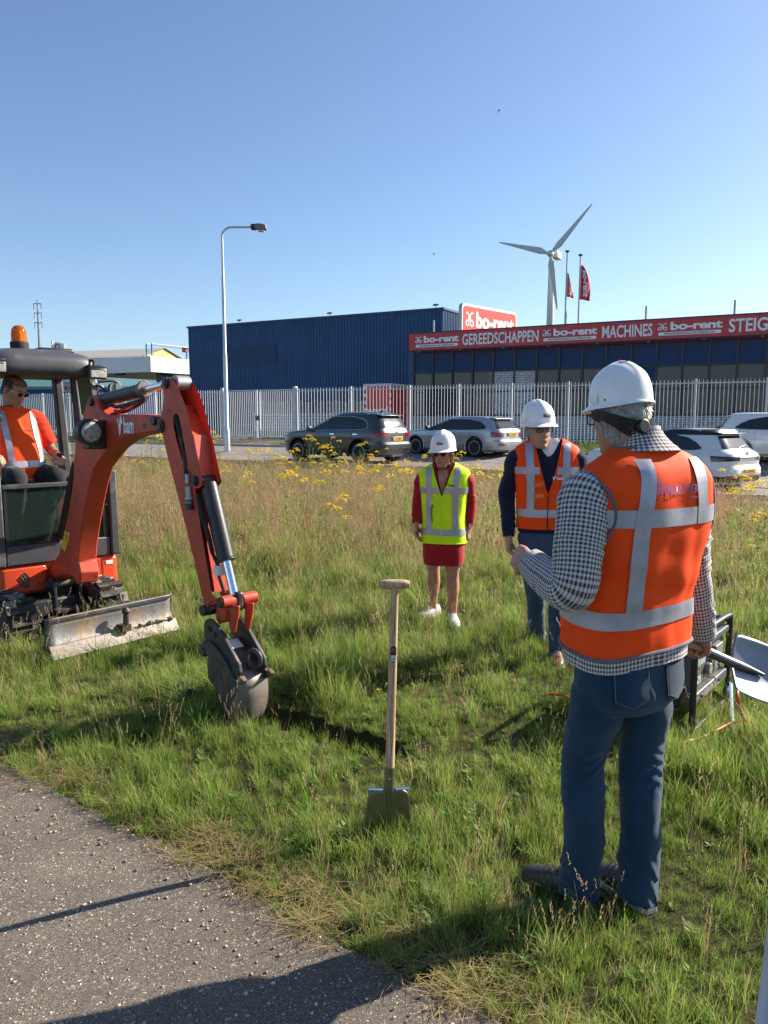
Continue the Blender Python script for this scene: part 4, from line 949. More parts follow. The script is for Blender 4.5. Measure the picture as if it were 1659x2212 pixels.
# --- bucket
bk = empty('digging_bucket', (0, 0, 0), 0, parent=exc); HB = 0.118
side = [(262, 1000), (300, 948), (365, 955), (440, 1030), (560, 1200), (640, 1395), (700, 1440), (650, 1490), (652, 1600), (656, 1700), (645, 1810), (600, 1940), (560, 1870), (505, 1700), (430, 1500), (348, 1385), (340, 1250), (352, 1130), (330, 1110), (310, 1140), (270, 1130), (246, 1070)]
for dy in (0.0, 2*HB-0.022):
    o = plate(side, -HB, -HB+0.022, 'side_plate', STEELD, bk, z2, 0.003); shift(o, dy)
back = [(560, 1230), (622, 1395), (650, 1490), (656, 1560), (660, 1640), (656, 1720), (644, 1810), (620, 1885), (596, 1945)]
P = smoothpath([z2(a, b, -HB) for a, b in back], 4); m = MB(); vs = []
for p in P: vs += [p+Vector((0.004, 0.012, 0)), p+Vector((0.004, 2*HB-0.012, 0))]
m.add(vs, [(2*i, 2*i+1, 2*i+3, 2*i+2) for i in range(len(P)-1)])
o = m.build('back_shell', STEELW, bk, smooth=True); so = o.modifiers.new('solid', 'SOLIDIFY'); so.thickness = 0.014
c = z2(295, 1085, -HB); MB().cyl(c+Vector((0, -0.012, 0)), c+Vector((0, 2*HB+0.012, 0)), 0.026, n=16).build('hook_pin', STEELD, bk, bevel=0.004)
for dy in (0.02, 2*HB-0.03):
    c = z2(720, 1425, -HB); MB().box(c+Vector((0.0, dy, 0)), (0.04, 0.03, 0.035), Matrix.Rotation(R(25), 3, 'Y')).build('wear_block', mat('rust_block', (0.17, 0.09, 0.055), 0.8), bk, bevel=0.004)
# --- blade (undercarriage is turned a few degrees against the upper part)
UL = Vector((0.64, 0.77, 0)).normalized(); UF = Vector((UL.y, -UL.x, 0))
und = empty('undercarriage', (0, 0, 0), math.atan2(UF.y, UF.x)-XRZ, parent=exc)
UR = Matrix.Rotation(-math.atan2(UF.y, UF.x), 3, 'Z')
def ul(p): return UR @ (Vector(p)-XC)
bl0 = ul(gnd(111, 1414, 0.10)); bl1 = ul(gnd(378, 1348, 0.10)); bxx = (bl0.x+bl1.x)/2; ya, yb_ = bl0.y, bl1.y
blade = empty('dozer_blade', (0, 0, 0), 0, parent=und)
prof = [(0.03, 0.0), (0.02, 0.03), (-0.03, 0.075), (-0.052, 0.14), (-0.052, 0.20), (-0.035, 0.265)]
m = MB(); vs = []
for i, (x, z) in enumerate(prof):
    for k in range(17): 
        t = k/16; vs.append((bxx+x, ya+(yb_-ya)*t, 0.07+z+(0.10-0.07)*0))
m.add(vs, [(i*17+k, i*17+k+1, (i+1)*17+k+1, (i+1)*17+k) for i in range(1, len(prof)-1) for k in range(16)]); o = m.build('face_plate', mat('blade_steel', (0.21, 0.215, 0.225), 0.5, metal=0.3, var=0.3, scale=5, dirt=(0.30, 0.21, 0.14), dirt_amt=0.35, dirt_scale=5, bump=0.1, bscale=30), blade, smooth=True); so = o.modifiers.new('s', 'SOLIDIFY'); so.thickness = 0.02; so.offset = -1
m = MB(); m.prism([(bxx+0.034, ya-0.005, 0.065), (bxx+0.05, ya-0.005, 0.067), (bxx-0.005, ya-0.005, 0.15), (bxx-0.022, ya-0.005, 0.15)], (0, yb_-ya+0.01, 0)); m.build('cutting_edge', mat('edge_steel', (0.20, 0.165, 0.155), 0.45, metal=0.4, var=0.15), blade)
for yy in (ya, yb_-0.012): MB().prism([(bxx+x, yy, 0.07+z) for x, z in prof]+[(bxx-0.075, yy, 0.335), (bxx-0.09, yy, 0.1)], (0, 0.012, 0)).build('end_plate', STEELD, blade)
MB().box((bxx-0.045, (ya+yb_)/2, 0.325), (0.03, yb_-ya-0.03, 0.02)).build('top_rail', STEELD, blade)
cb = Vector((bxx+0.03, ya+(yb_-ya)*0.56, 0.27))
m = MB(); m.cyl(cb+Vector((-0.01, 0, -0.11)), cb+Vector((0, 0, 0)), 0.022, n=12); m.box(cb+Vector((-0.035, 0, -0.10)), (0.09, 0.07, 0.05)); m.lathe([(0.012, -0.03), (0.026, -0.015), (0.031, 0), (0.026, 0.016), (0.012, 0.029)], 16, c=cb+Vector((0, 0, 0.03))); m.build('tow_ball', mat('rusty_ball', (0.10, 0.06, 0.045), 0.6, metal=0.4, var=0.3, scale=30), blade, smooth=True)
for i in range(26):
    t = random.uniform(0.68, 0.97); c = Vector((bxx+0.005, ya+(yb_-ya)*t, 0.155+random.uniform(-0.005, 0.012))); s_ = random.uniform(0.006, 0.018)
    m = MB(); m.lathe([(0.3*s_, -s_*0.6), (s_, 0), (0.5*s_, s_*0.7)], 6, c=c); 
    m.build('mud_clod', mat('dried_mud', (0.10, 0.065, 0.045), 0.95), blade)
for yy in (ya+0.3, yb_-0.3): MB().box((bxx-0.32, yy, 0.17), (0.52, 0.08, 0.09)).build('push_arm', BLK, blade, bevel=0.01)
# --- tracks
lug_me = MB().box((0, 0, 0), (0.05, 0.215, 0.030)).mesh('lug'); lug_me.materials.append(RUB)
for yc in (ya+0.13, yb_-0.13):
    tr = empty('track', (0, 0, 0), 0, parent=und); r_ = 0.165; L0, L1 = -0.62, 0.50; zc = 0.175
    prof = [(L1+r_*math.sin(a), zc+r_*math.cos(a)) for a in np.linspace(0, math.pi, 13)] + [(L0-r_*math.sin(a), zc-r_*math.cos(a)) for a in np.linspace(0, math.pi, 13)]
    n = len(prof); m = MB(); vs = []
    for x, z in prof: vs += [(x, yc-0.115, z), (x, yc+0.115, z)]
    m.add(vs, [(2*i, 2*((i+1) % n), 2*((i+1) % n)+1, 2*i+1) for i in range(n)]); o = m.build('belt', RUB, tr, smooth=True); so = o.modifiers.new('s', 'SOLIDIFY'); so.thickness = 0.024; so.offset = -1
    per = [0]; 
    for i in range(n): a, b = prof[i], prof[(i+1) % n]; per.append(per[-1]+math.hypot(b[0]-a[0], b[1]-a[1]))
    T = per[-1]; NL = 40
    for k in range(NL):
        s_ = T*k/NL; i = max(j for j in range(n) if per[j] <= s_); a, b = prof[i], prof[(i+1) % n]; t = (s_-per[i])/(per[i+1]-per[i])
        dx, dz = b[0]-a[0], b[1]-a[1]; l = math.hypot(dx, dz); nx, nz = -dz/l, dx/l; x = a[0]+dx*t; z = a[1]+dz*t
        if (x-(L0+L1)/2)*nx+(z-zc)*nz < 0: nx, nz = -nx, -nz
        o = obj('lug', lug_me, None, tr); o.location = (x+nx*0.014, yc+(0.012 if k % 2 else -0.012), z+nz*0.014); o.rotation_euler = (0, math.atan2(nx, nz), 0); 
    for x in (L0, L1): MB().cyl((x, yc-0.10, zc), (x, yc+0.10, zc), r_-0.03, n=20).build('idler', STEELD, tr, bevel=0.01)
    MB().box2((L0, yc-0.08, zc-0.07), (L1, yc+0.08, zc+0.07)).build('frame', BLK, tr)
    for x in np.linspace(L0+0.2, L1-0.2, 4): MB().cyl((x, yc-0.09, 0.075), (x, yc+0.09, 0.075), 0.05, n=14).build('roller', STEELD, tr)
    for k in range(7):       # clods of mud and torn rubber at the front end
        a = random.uniform(-0.2, 1.5); c = Vector((L1+(r_+0.025)*math.sin(a), yc+random.uniform(-0.09, 0.09), zc+(r_+0.025)*math.cos(a)))
        MB().box(c, (random.uniform(0.03, 0.08), random.uniform(0.03, 0.08), random.uniform(0.012, 0.03)), Euler((random.uniform(-.5, .5), a, random.uniform(-1, 1))).to_matrix()).build('mud_flake', mat('mud_flake', (0.20, 0.19, 0.17), 0.9, var=0.3, scale=20), tr)
MB().box2((-0.5, ya+0.25, 0.12), (0.42, yb_-0.25, 0.27)).build('car_body', BLK, und, bevel=0.02)
MB().cyl((-0.06, 0, 0.25), (-0.06, 0, 0.36), 0.3, n=28).build('slew_ring', STEELD, und)
# --- upper frame, hoods
up = empty('upper_body', (0, 0, 0), 0, parent=exc)
m = MB()
def rounded_block(x0, x1, y0, y1, z0, z1_, r, nr=5):
    pts = []
    for cx_, cy_, a0 in ((x1-r, y1-r, 0), (x0+r, y1-r, 90), (x0+r, y0+r, 180), (x1-r, y0+r, 270)):
        for k in range(nr+1): a = R(a0+90*k/nr); pts.append(Vector((cx_+r*math.cos(a), cy_+r*math.sin(a), z0)))
    return MB().prism(pts, (0, 0, z1_-z0))
rounded_block(-0.72, 0.24, -0.54, 0.47, 0.345, 0.55, 0.10).build('frame_skirt', ORNG2, up, bevel=0.02)
rounded_block(0.0, 0.30, 0.10, 0.44, 0.25, 0.545, 0.05).build('front_hood', ORNG2, up, bevel=0.03)
rounded_block(-0.05, 0.30, -0.55, -0.16, 0.30, 0.545, 0.05).build('front_hood', ORNG2, up, bevel=0.03)
MB().box2((-0.75, -0.5, 0.55), (-0.42, 0.45, 1.15)).build('engine_cover', ORNG2, up, bevel=0.06)
MB().box2((0.302, 0.295, 0.33), (0.3045, 0.299, 0.54)).build('hood_joint', BLK, up)
MB().cyl((0.30, 0.235, 0.475), (0.3045, 0.235, 0.475), 0.017, n=16).build('hood_lock', BLK, up)
def front_sticker(y0, y1, za_, zb_, mt=PLATEW, x=0.304): return MB().box2((x-0.002, y0, za_), (x, y1, zb_)).build('sticker', mt, up)
front_sticker(0.10, 0.165, 0.455, 0.48); t = fit_text(text_mesh('F-002', 1, bold=0.01), 0.055, 0.014); place_mesh(t, lambda x, y, z: Vector((0.3055, 0.133+x, 0.4675+y))); obj('lettering', t, BLACK_LET, up)
front_sticker(0.105, 0.15, 0.36, 0.44); front_sticker(0.245, 0.285, 0.345, 0.38); front_sticker(0.325, 0.39, 0.465, 0.50)
for k in range(3):
    MB().tube([(0.305, -0.43+0.06*math.cos(a)*(1+k*0.4), 0.42+0.05*math.sin(a)*(1+k*0.4)) for a in np.linspace(-0.8, 0.8, 7)], 0.007, 6).build('vent_slot', BLK, up)
# swing bracket
sb = empty('swing_bracket', (0, 0, 0), 0, parent=exc); c = z1(380, 1590, 0)
MB().box2((0.22, YO-0.10, 0.20), (c.x-0.03, YO+0.10, 0.42)).build('king_post', BLK, sb, bevel=0.02)
for dy in (-0.12, 0.09): MB().prism([Vector((c.x-0.16, YO+dy, 0.15)), Vector((c.x+0.10, YO+dy, 0.15)), Vector((c.x+0.09, YO+dy, c.z+0.05)), Vector((c.x-0.0, YO+dy, c.z+0.09)), Vector((c.x-0.12, YO+dy, c.z+0.05))], (0, 0.03, 0)).build('cheek', BLK, sb, bevel=0.01)
MB().cyl(Vector((c.x, YO-0.15, c.z+0.02)), Vector((c.x, YO+0.15, c.z+0.02)), 0.03, n=14).build('foot_pin', STEELD, sb)
MB().box(Vector((c.x-0.02, YO+0.02, 0.17)), (0.36, 0.30, 0.03)).build('step_plate', STEELD, sb, bevel=0.004)
# --- cab
cab = empty('cab', (0, 0, 0), 0, parent=exc)
x0c, x1c = -0.62, 0.30; yb0, yb1 = -0.56, 0.44; yt0, yt1 = -0.46, 0.33; zc0, zsill, zroof = 0.55, 1.19, 2.13
def post(p, q, w=0.05, d=0.06, name='post'):
    p = Vector(p); q = Vector(q); a = (q-p).normalized(); u = Vector((0, 1, 0)); u = (u-a*u.dot(a)).normalized(); v = a.cross(u); m = MB(); vs = []
    for c in (p, q): vs += [c+u*w/2+v*d/2, c-u*w/2+v*d/2, c-u*w/2-v*d/2, c+u*w/2-v*d/2]
    m.add(vs, [(0, 1, 2, 3), (4, 5, 6, 7), (0, 1, 5, 4), (1, 2, 6, 5), (2, 3, 7, 6), (3, 0, 4, 7)]); return m.build(name, CABG, cab, bevel=0.012)
post((x1c, yb1-0.03, zc0), (x1c-0.01, yb1-0.03, zsill+0.1), 0.07); post((x1c-0.01, yb1-0.03, zsill+0.05), (x1c-0.14, yt1-0.02, zroof+0.03), 0.07)
post((x1c, yb0+0.03, zc0), (x1c-0.01, yb0+0.03, zsill+0.1), 0.07); post((x1c-0.01, yb0+0.03, zsill+0.05), (x1c-0.14, yt0+0.02, zroof+0.03), 0.06)
post((x0c, yb1-0.04, zc0), (x0c+0.05, yt1-0.03, zroof), 0.07, 0.1); post((x0c, yb0+0.04, zc0), (x0c+0.05, yt0+0.03, zroof), 0.07, 0.1)
post((-0.18, yb1-0.015, zc0), (-0.2, yt1-0.01, zroof), 0.035, 0.06); post((-0.24, yb1-0.02, zc0), (-0.27, yt1-0.01, zroof), 0.03, 0.03)
post((x0c+0.02, -0.12, 1.1), (x0c+0.06, -0.12, zroof), 0.045, 0.05); post((x0c+0.02, -0.33, 1.1), (x0c+0.06, -0.33, zroof), 0.09, 0.05)
m = MB(); m.box2((x1c-0.035, yb0+0.07, zc0), (x1c+0.012, yb1-0.07, zc0+0.16)); m.build('front_panel', CABG, cab, bevel=0.01)
MB().box2((x1c-0.03, yb0+0.066, zsill-0.02), (x1c+0.015, yb1-0.066, zsill+0.02)).build('sill_bar', CABG, cab, bevel=0.008)
MB().box2((x1c-0.012, yb0+0.066, zc0+0.163), (x1c-0.004, yb1-0.066, zsill-0.022)).build('front_glass', CABGLASS, cab)
for yy in (yb0+0.09, yb1-0.11): MB().box2((x1c-0.02, yy-0.012, zc0+0.163), (x1c+0.006, yy+0.012, zsill-0.022)).build('glass_bead', BLK, cab)
m = MB(); m.box2((x0c, yb1-0.02, zc0), (x1c-0.04, yb1-0.005, zc0+0.42)); m.build('side_panel', CABG, cab); 
m = MB(); m.box2((x0c, yb0+0.005, zc0), (x1c-0.04, yb0+0.02, zc0+0.5)); m.build('side_panel', CABG, cab); 
m = MB(); m.box2((x0c-0.01, yb0+0.08, zc0), (x0c+0.02, yb1-0.08, 1.12)); m.build('rear_panel', CABG, cab)
MB().box2((x0c, yb0+0.02, zc0-0.004), (x1c-0.04, yb1-0.02, zc0+0.03)).build('floor', BLK, cab)
MB().add([(x0c+0.1, yb1-0.02, zc0+0.43), (-0.3, yb1-0.02, zc0+0.43), (-0.3, yt1-0.01, zroof-0.03), (x0c+0.14, yt1-0.01, zroof-0.03)], [(0, 1, 2, 3)]).build('side_glass', CABGLASS, cab)
MB().add([(-0.12, yb1-0.02, zc0+0.43), (x1c-0.06, yb1-0.02, zc0+0.43), (x1c-0.18, yt1-0.01, zroof-0.03), (-0.15, yt1-0.01, zroof-0.03)], [(0, 1, 2, 3)]).build('side_glass', CABGLASS, cab)
MB().add([(x0c+0.03, yb0+0.1, 1.13), (x0c+0.03, yb1-0.1, 1.13), (x0c+0.07, yt1-0.06, zroof-0.03), (x0c+0.07, yt0+0.06, zroof-0.03)], [(0, 1, 2, 3)]).build('rear_glass', CABGLASS, cab)
# roof: domed shell with a lip
rs_ = Surf([(2.09, -0.22, -0.065, 0.47, 0.425, 0.425, 7), (2.13, -0.22, -0.065, 0.50, 0.445, 0.445, 6.5), (2.20, -0.22, -0.065, 0.50, 0.44, 0.44, 6), (2.26, -0.23, -0.065, 0.47, 0.41, 0.41, 5), (2.295, -0.25, -0.065, 0.38, 0.33, 0.33, 4), (2.315, -0.26, -0.065, 0.26, 0.24, 0.24, 3), (2.32, -0.26, -0.065, 0.05, 0.05, 0.05, 2)])
m = MB(); zs = [2.09, 2.10, 2.13, 2.16, 2.20, 2.23, 2.26, 2.28, 2.295, 2.308, 2.315, 2.319, 2.32]
m.add([rs_.pt(2*math.pi*k/72, z) for z in zs for k in range(72)], [(i*72+k, i*72+(k+1) % 72, (i+1)*72+(k+1) % 72, (i+1)*72+k) for i in range(len(zs)-1) for k in range(72)] + [tuple(range(71, -1, -1))]); m.build('roof', CABG, cab, smooth=True, angle=50)
# a hatch swelling at the far side of the roof
m = MB(); m.box((-0.3, 0.14, 2.315), (0.45, 0.30, 0.05)); m.build('roof_hatch', BLK, cab, bevel=0.022, seg=3)
MB().box2((0.19, -0.44, 2.085), (0.245, 0.31, 2.125)).build('header', CABG, cab, bevel=0.01)
# work lights under the roof lip
def worklight(c):
    w = MB().box(c, (0.085, 0.165, 0.10)).build('work_light', BLK, cab, bevel=0.02); MB().box(Vector(c)+Vector((0.042, 0, -0.008)), (0.01, 0.135, 0.06)).build('lens', mat('lamp_glass', (0.45, 0.43, 0.40), 0.15, var=0.3, scale=60), w, bevel=0.004)
    MB().box(Vector(c)+Vector((-0.02, 0, 0.056)), (0.10, 0.15, 0.02)).build('visor', BLK, w, bevel=0.006)
worklight((0.31, 0.315, 2.115)); worklight((0.31, -0.49, 2.135))
MB().tube(smoothpath([(0.28, 0.30, 2.17), (0.27, 0.31, 2.215), (0.22, 0.28, 2.225), (0.18, 0.25, 2.21)], 5), 0.011, 6).build('lamp_cable', RUB, cab, smooth=True)
# gas strut, wiper tube and mirror on the far front post
MB().cyl((0.16, 0.32, 2.07), (0.22, 0.33, 1.65), 0.009, n=8).build('gas_strut', CHROME, cab)
MB().cyl((0.16, 0.345, 2.10), (0.20, 0.375, 1.86), 0.02, n=10).build('guide_tube', mat('clear_tube', (0.5, 0.53, 0.55), 0.2), cab)
mr = empty('mirror', (0, 0, 0), 0, parent=cab)
def cpt(zx, zy, x=0.22):      # cab close-up pixel -> local point at forward distance x
    return xl(onplane(zx*0.3164*0.54861, (1250+zy*0.3164)*0.54861, XC+XD*x, XD))
MB().tube(smoothpath([cpt(1165, 830), cpt(1250, 850), cpt(1300, 900), cpt(1325, 980)], 6), 0.014, 8).build('bracket', BLK, mr, smooth=True)
MB().tube(smoothpath([cpt(1220, 800), cpt(1330, 790), cpt(1430, 795), cpt(1490, 840), cpt(1515, 920)], 6), 0.013, 8).build('guard_bar', BLK, mr, smooth=True)
mc = [cpt(1340, 960), cpt(1335, 870), cpt(1350, 825), cpt(1420, 815), cpt(1480, 830), cpt(1500, 880), cpt(1500, 930)]
MB().prism(mc, (0.03, 0, 0)).build('mirror_case', BLK, mr, bevel=0.006)
cc = sum((Vector(p) for p in mc), Vector())/len(mc)
MB().prism([cc.lerp(p, 0.88)+Vector((0.032, 0, 0)) for p in mc], (0.003, 0, 0)).build('mirror_glass', mat('mirror_back', (0.26, 0.26, 0.25), 0.3, var=0.1), mr)
MB().tube([cpt(1435, 825, 0.258), cpt(1435, 940, 0.258)], 0.007, 6).build('mirror_strap', BLK, mr)
c_ = cpt(1165, 820, 0.23); MB().cyl(c_, c_+Vector((0.01, 0, 0)), 0.018, n=14).build('eye_bolt', GREY_MET, mr)
# beacon
bc = empty('beacon', (0, 0, 0), 0, parent=cab); pb3 = xl(onplane(42, 744, XC+XD*(-0.12), XD)); pb3.z = 2.315
MB().lathe([(0.055, -0.01), (0.072, 0.005), (0.075, 0.05), (0.068, 0.062)], 24, c=pb3).build('base', RUB, bc, smooth=True)
AMB = bpy.data.materials.new('amber_dome'); AMB.use_nodes = True; b_ = AMB.node_tree.nodes['Principled BSDF']; b_.inputs['Base Color'].default_value = (0.85, 0.25, 0.02, 1); b_.inputs['Roughness'].default_value = 0.15; b_.inputs['Transmission Weight'].default_value = 0.75; b_.inputs['IOR'].default_value = 1.25
MB().lathe([(0.063, 0.06), (0.062, 0.13), (0.055, 0.165), (0.038, 0.188), (0.015, 0.197)], 24, c=pb3).build('dome', AMB, bc, smooth=True)
MB().cyl(pb3+Vector((0, 0, 0.06)), pb3+Vector((0, 0, 0.15)), 0.028, 0.02, n=12).build('reflector', mat('lamp_yellow', (0.9, 0.5, 0.05), 0.25, metal=0.3), bc, smooth=True)
# seat and controls
st_ = empty('seat', (0, 0, 0), 0, parent=cab)
MB().box((-0.22, -0.20, 1.12), (0.5, 0.46, 0.14)).build('cushion', BLK, st_, bevel=0.05); MB().box((-0.45, -0.20, 1.45), (0.12, 0.44, 0.62), Matrix.Rotation(R(-8), 3, 'Y')).build('backrest', BLK, st_, bevel=0.05)
MB().box((-0.25, -0.20, 0.82), (0.4, 0.4, 0.48)).build('pedestal', BLK, st_)
for yy in (0.14, -0.46): MB().box((-0.08, yy, 1.17), (0.42, 0.10, 0.12)).build('console', BLK, st_, bevel=0.02)
JP = xl(onplane(129, 987, XC+XD*0.09, XD)); JX, JY, JZ = 0.09, JP.y, JP.z
for yy, nm in ((JY, 'joystick'), (-0.46, 'joystick')):
    j = empty(nm, (0, 0, 0), 0, parent=cab); MB().tube([(0.06, yy, 1.2), (0.07, yy, 1.30)], 0.022, 8).build('bellows', RUB, j, smooth=True)
    MB().tube(smoothpath([(0.07, yy, 1.29), (0.075, yy, 1.36), (0.085, yy, 1.41), (0.09, yy, 1.44)], 4), [0.014]*4+[0.020]*4+[0.024]*5, 10).build('grip', BLK, j, smooth=True)
for yy in (-0.02, 0.06):
    MB().tube(smoothpath([(0.20, yy, 0.60), (0.17, yy, 0.95), (0.10, yy-0.02, 1.27)], 4), 0.012, 8).build('travel_lever', GREY_MET, cab, smooth=True); MB().tube([(0.11, yy-0.018, 1.22), (0.085, yy-0.022, 1.33)], 0.02, 8).build('lever_grip', BLK, cab, smooth=True)
for yy in (-0.33, -0.17): MB().box((0.20, yy, 0.66), (0.12, 0.10, 0.09), Matrix.Rotation(R(-25), 3, 'Y')).build('pedal', GREY_MET, cab, bevel=0.01)
MB().tube(smoothpath([(0.27, 0.14, 1.18), (0.25, 0.2, 1.27), (0.22, 0.21, 1.36), (0.24, 0.2, 1.45)], 5), 0.016, 8).build('cable_loop', RUB, cab, smooth=True)
MB().tube(smoothpath([(0.25, -0.475, 1.9), (0.255, -0.49, 1.72), (0.26, -0.485, 1.55), (0.27, -0.48, 1.25)], 6), 0.006, 6).build('aux_cable', RUB, cab, smooth=True)
MB().box((0.27, -0.485, 1.735), (0.02, 0.075, 0.055)).build('phone_mount', BLK, cab, bevel=0.006)
# ================================================================= people
SKIN = mat('skin', (0.50, 0.27, 0.19), 0.55, var=0.12, scale=14, sss=0.12, bump=0.03, bscale=120)
SKIN2 = mat('skin_tanned', (0.46, 0.22, 0.15), 0.55, var=0.12, scale=14, sss=0.12, bump=0.03, bscale=120)
LIP = mat('lip', (0.36, 0.12, 0.10), 0.5); EYEW = mat('eye_white', (0.7, 0.68, 0.65), 0.3); IRIS = mat('iris', (0.03, 0.03, 0.035), 0.2)
HELM = mat('helmet_white', (0.86, 0.86, 0.84), 0.22, var=0.03, coat=0.3)
def fabric(name, col, bump=0.25, bscale=220, rough=0.85, var=0.10, scale=9, sheen=0.15): return mat(name, col, rough, var=var, scale=scale, bump=bump, bscale=bscale, sheen=sheen, spec=0.2)
HI_OR = fabric('hi_vis_orange', (1.0, 0.078, 0.006), 0.035, 500, 0.7, 0.05, sheen=0.0)
HI_YE = fabric('hi_vis_yellow', (0.62, 0.98, 0.02), 0.035, 500, 0.7, 0.04, sheen=0.0)
REFL = mat('reflective_tape', (0.43, 0.435, 0.49), 0.45, metal=0.35, var=0.10, scale=12, bump=0.06, bscale=60)
DENIM = mat('denim', (0.010, 0.031, 0.066), 0.9, var=0.22, scale=5, bump=0.35, bscale=420, col2=(0.020, 0.054, 0.098), sheen=0.2, spec=0.15)
DENIM2 = mat('washed_denim', (0.022, 0.048, 0.095), 0.9, var=0.25, scale=4, bump=0.3, bscale=420, col2=(0.06, 0.10, 0.16), sheen=0.2, spec=0.15)
NAVY = fabric('navy_knit', (0.012, 0.016, 0.045), 0.4, 350); REDC = fabric('red_crepe', (0.36, 0.012, 0.02), 0.6, 160)
WSHIRT = fabric('white_shirt', (0.72, 0.73, 0.78), 0.1); DKTROU = fabric('dark_trousers', (0.02, 0.02, 0.024), 0.3)
TRIMG = fabric('vest_binding', (0.16, 0.14, 0.17), 0.1); VBLK = mat('strap_black', (0.012, 0.012, 0.013), 0.45)
GHAIR = mat('grey_hair', (0.50, 0.48, 0.45), 0.6, var=0.3, scale=60); BHAIR = mat('blond_hair', (0.30, 0.19, 0.09), 0.5, var=0.35, scale=40); DHAIR = mat('dark_hair', (0.045, 0.035, 0.03), 0.55, var=0.3, scale=60)
SHOEB = mat('shoe_dark', (0.030, 0.028, 0.028), 0.5, var=0.2); SHOEBR = mat('shoe_brown', (0.16, 0.055, 0.03), 0.4, var=0.2); SHOEW = mat('shoe_white', (0.75, 0.75, 0.75), 0.55, var=0.1, scale=20); SOLE = mat('shoe_sole', (0.5, 0.48, 0.45), 0.7)
LENSD = mat('sunglass_lens', (0.01, 0.01, 0.012), 0.05); LENSC = glass_mat('clear_lens', (0.05, 0.06, 0.07), 0.10); LENSW = glass_mat('thin_lens', (0.02, 0.02, 0.02), 0.05, 0.3, 0.05); FRAMEB = mat('glasses_frame', (0.02, 0.015, 0.015), 0.3)
SIL = mat('silver', (0.6, 0.6, 0.62), 0.3, metal=0.9)
def gingham_material():
    m = bpy.data.materials.new('gingham'); m.use_nodes = True; nt = m.node_tree; L = nt.links.new; b = nt.nodes['Principled BSDF']
    tc = node(nt, 'ShaderNodeTexCoord'); sp = node(nt, 'ShaderNodeSeparateXYZ'); L(tc.outputs['UV'], sp.inputs[0]); outs = []
    for k in range(2):
        f = node(nt, 'ShaderNodeMath', operation='MULTIPLY'); L(sp.outputs[k], f.inputs[0]); f.inputs[1].default_value = 1/0.027
        g = node(nt, 'ShaderNodeMath', operation='FRACT'); L(f.outputs[0], g.inputs[0])
        r = node(nt, 'ShaderNodeValToRGB'); r.color_ramp.interpolation = 'CONSTANT'; L(g.outputs[0], r.inputs[0])
        while len(r.color_ramp.elements) < 4: r.color_ramp.elements.new(0.5)
        for e, (p, c) in zip(r.color_ramp.elements, ((0, (0.025, 0.03, 0.075)), (0.27, (0.62, 0.60, 0.56)), (0.5, (0.10, 0.055, 0.045)), (0.75, (0.62, 0.60, 0.56)))): e.position = p; e.color = (*c, 1)
        outs.append(r.outputs[0])
    mx = node(nt, 'ShaderNodeMix', data_type='RGBA'); mx.inputs['Factor'].default_value = 0.5; L(outs[0], mx.inputs['A']); L(outs[1], mx.inputs['B'])
    L(mx.outputs['Result'], b.inputs['Base Color']); b.inputs['Roughness'].default_value = 0.9; b.inputs['Sheen Weight'].default_value = 0.2; b.inputs['Specular IOR Level'].default_value = 0.15
    n = node(nt, 'ShaderNodeTexNoise', Scale=300.0); L(tc.outputs['Object'], n.inputs['Vector']); bp = node(nt, 'ShaderNodeBump', Strength=0.3, Distance=0.002); L(n.outputs[0], bp.inputs['Height']); L(bp.outputs[0], b.inputs['Normal'])
    return m
GING = gingham_material()

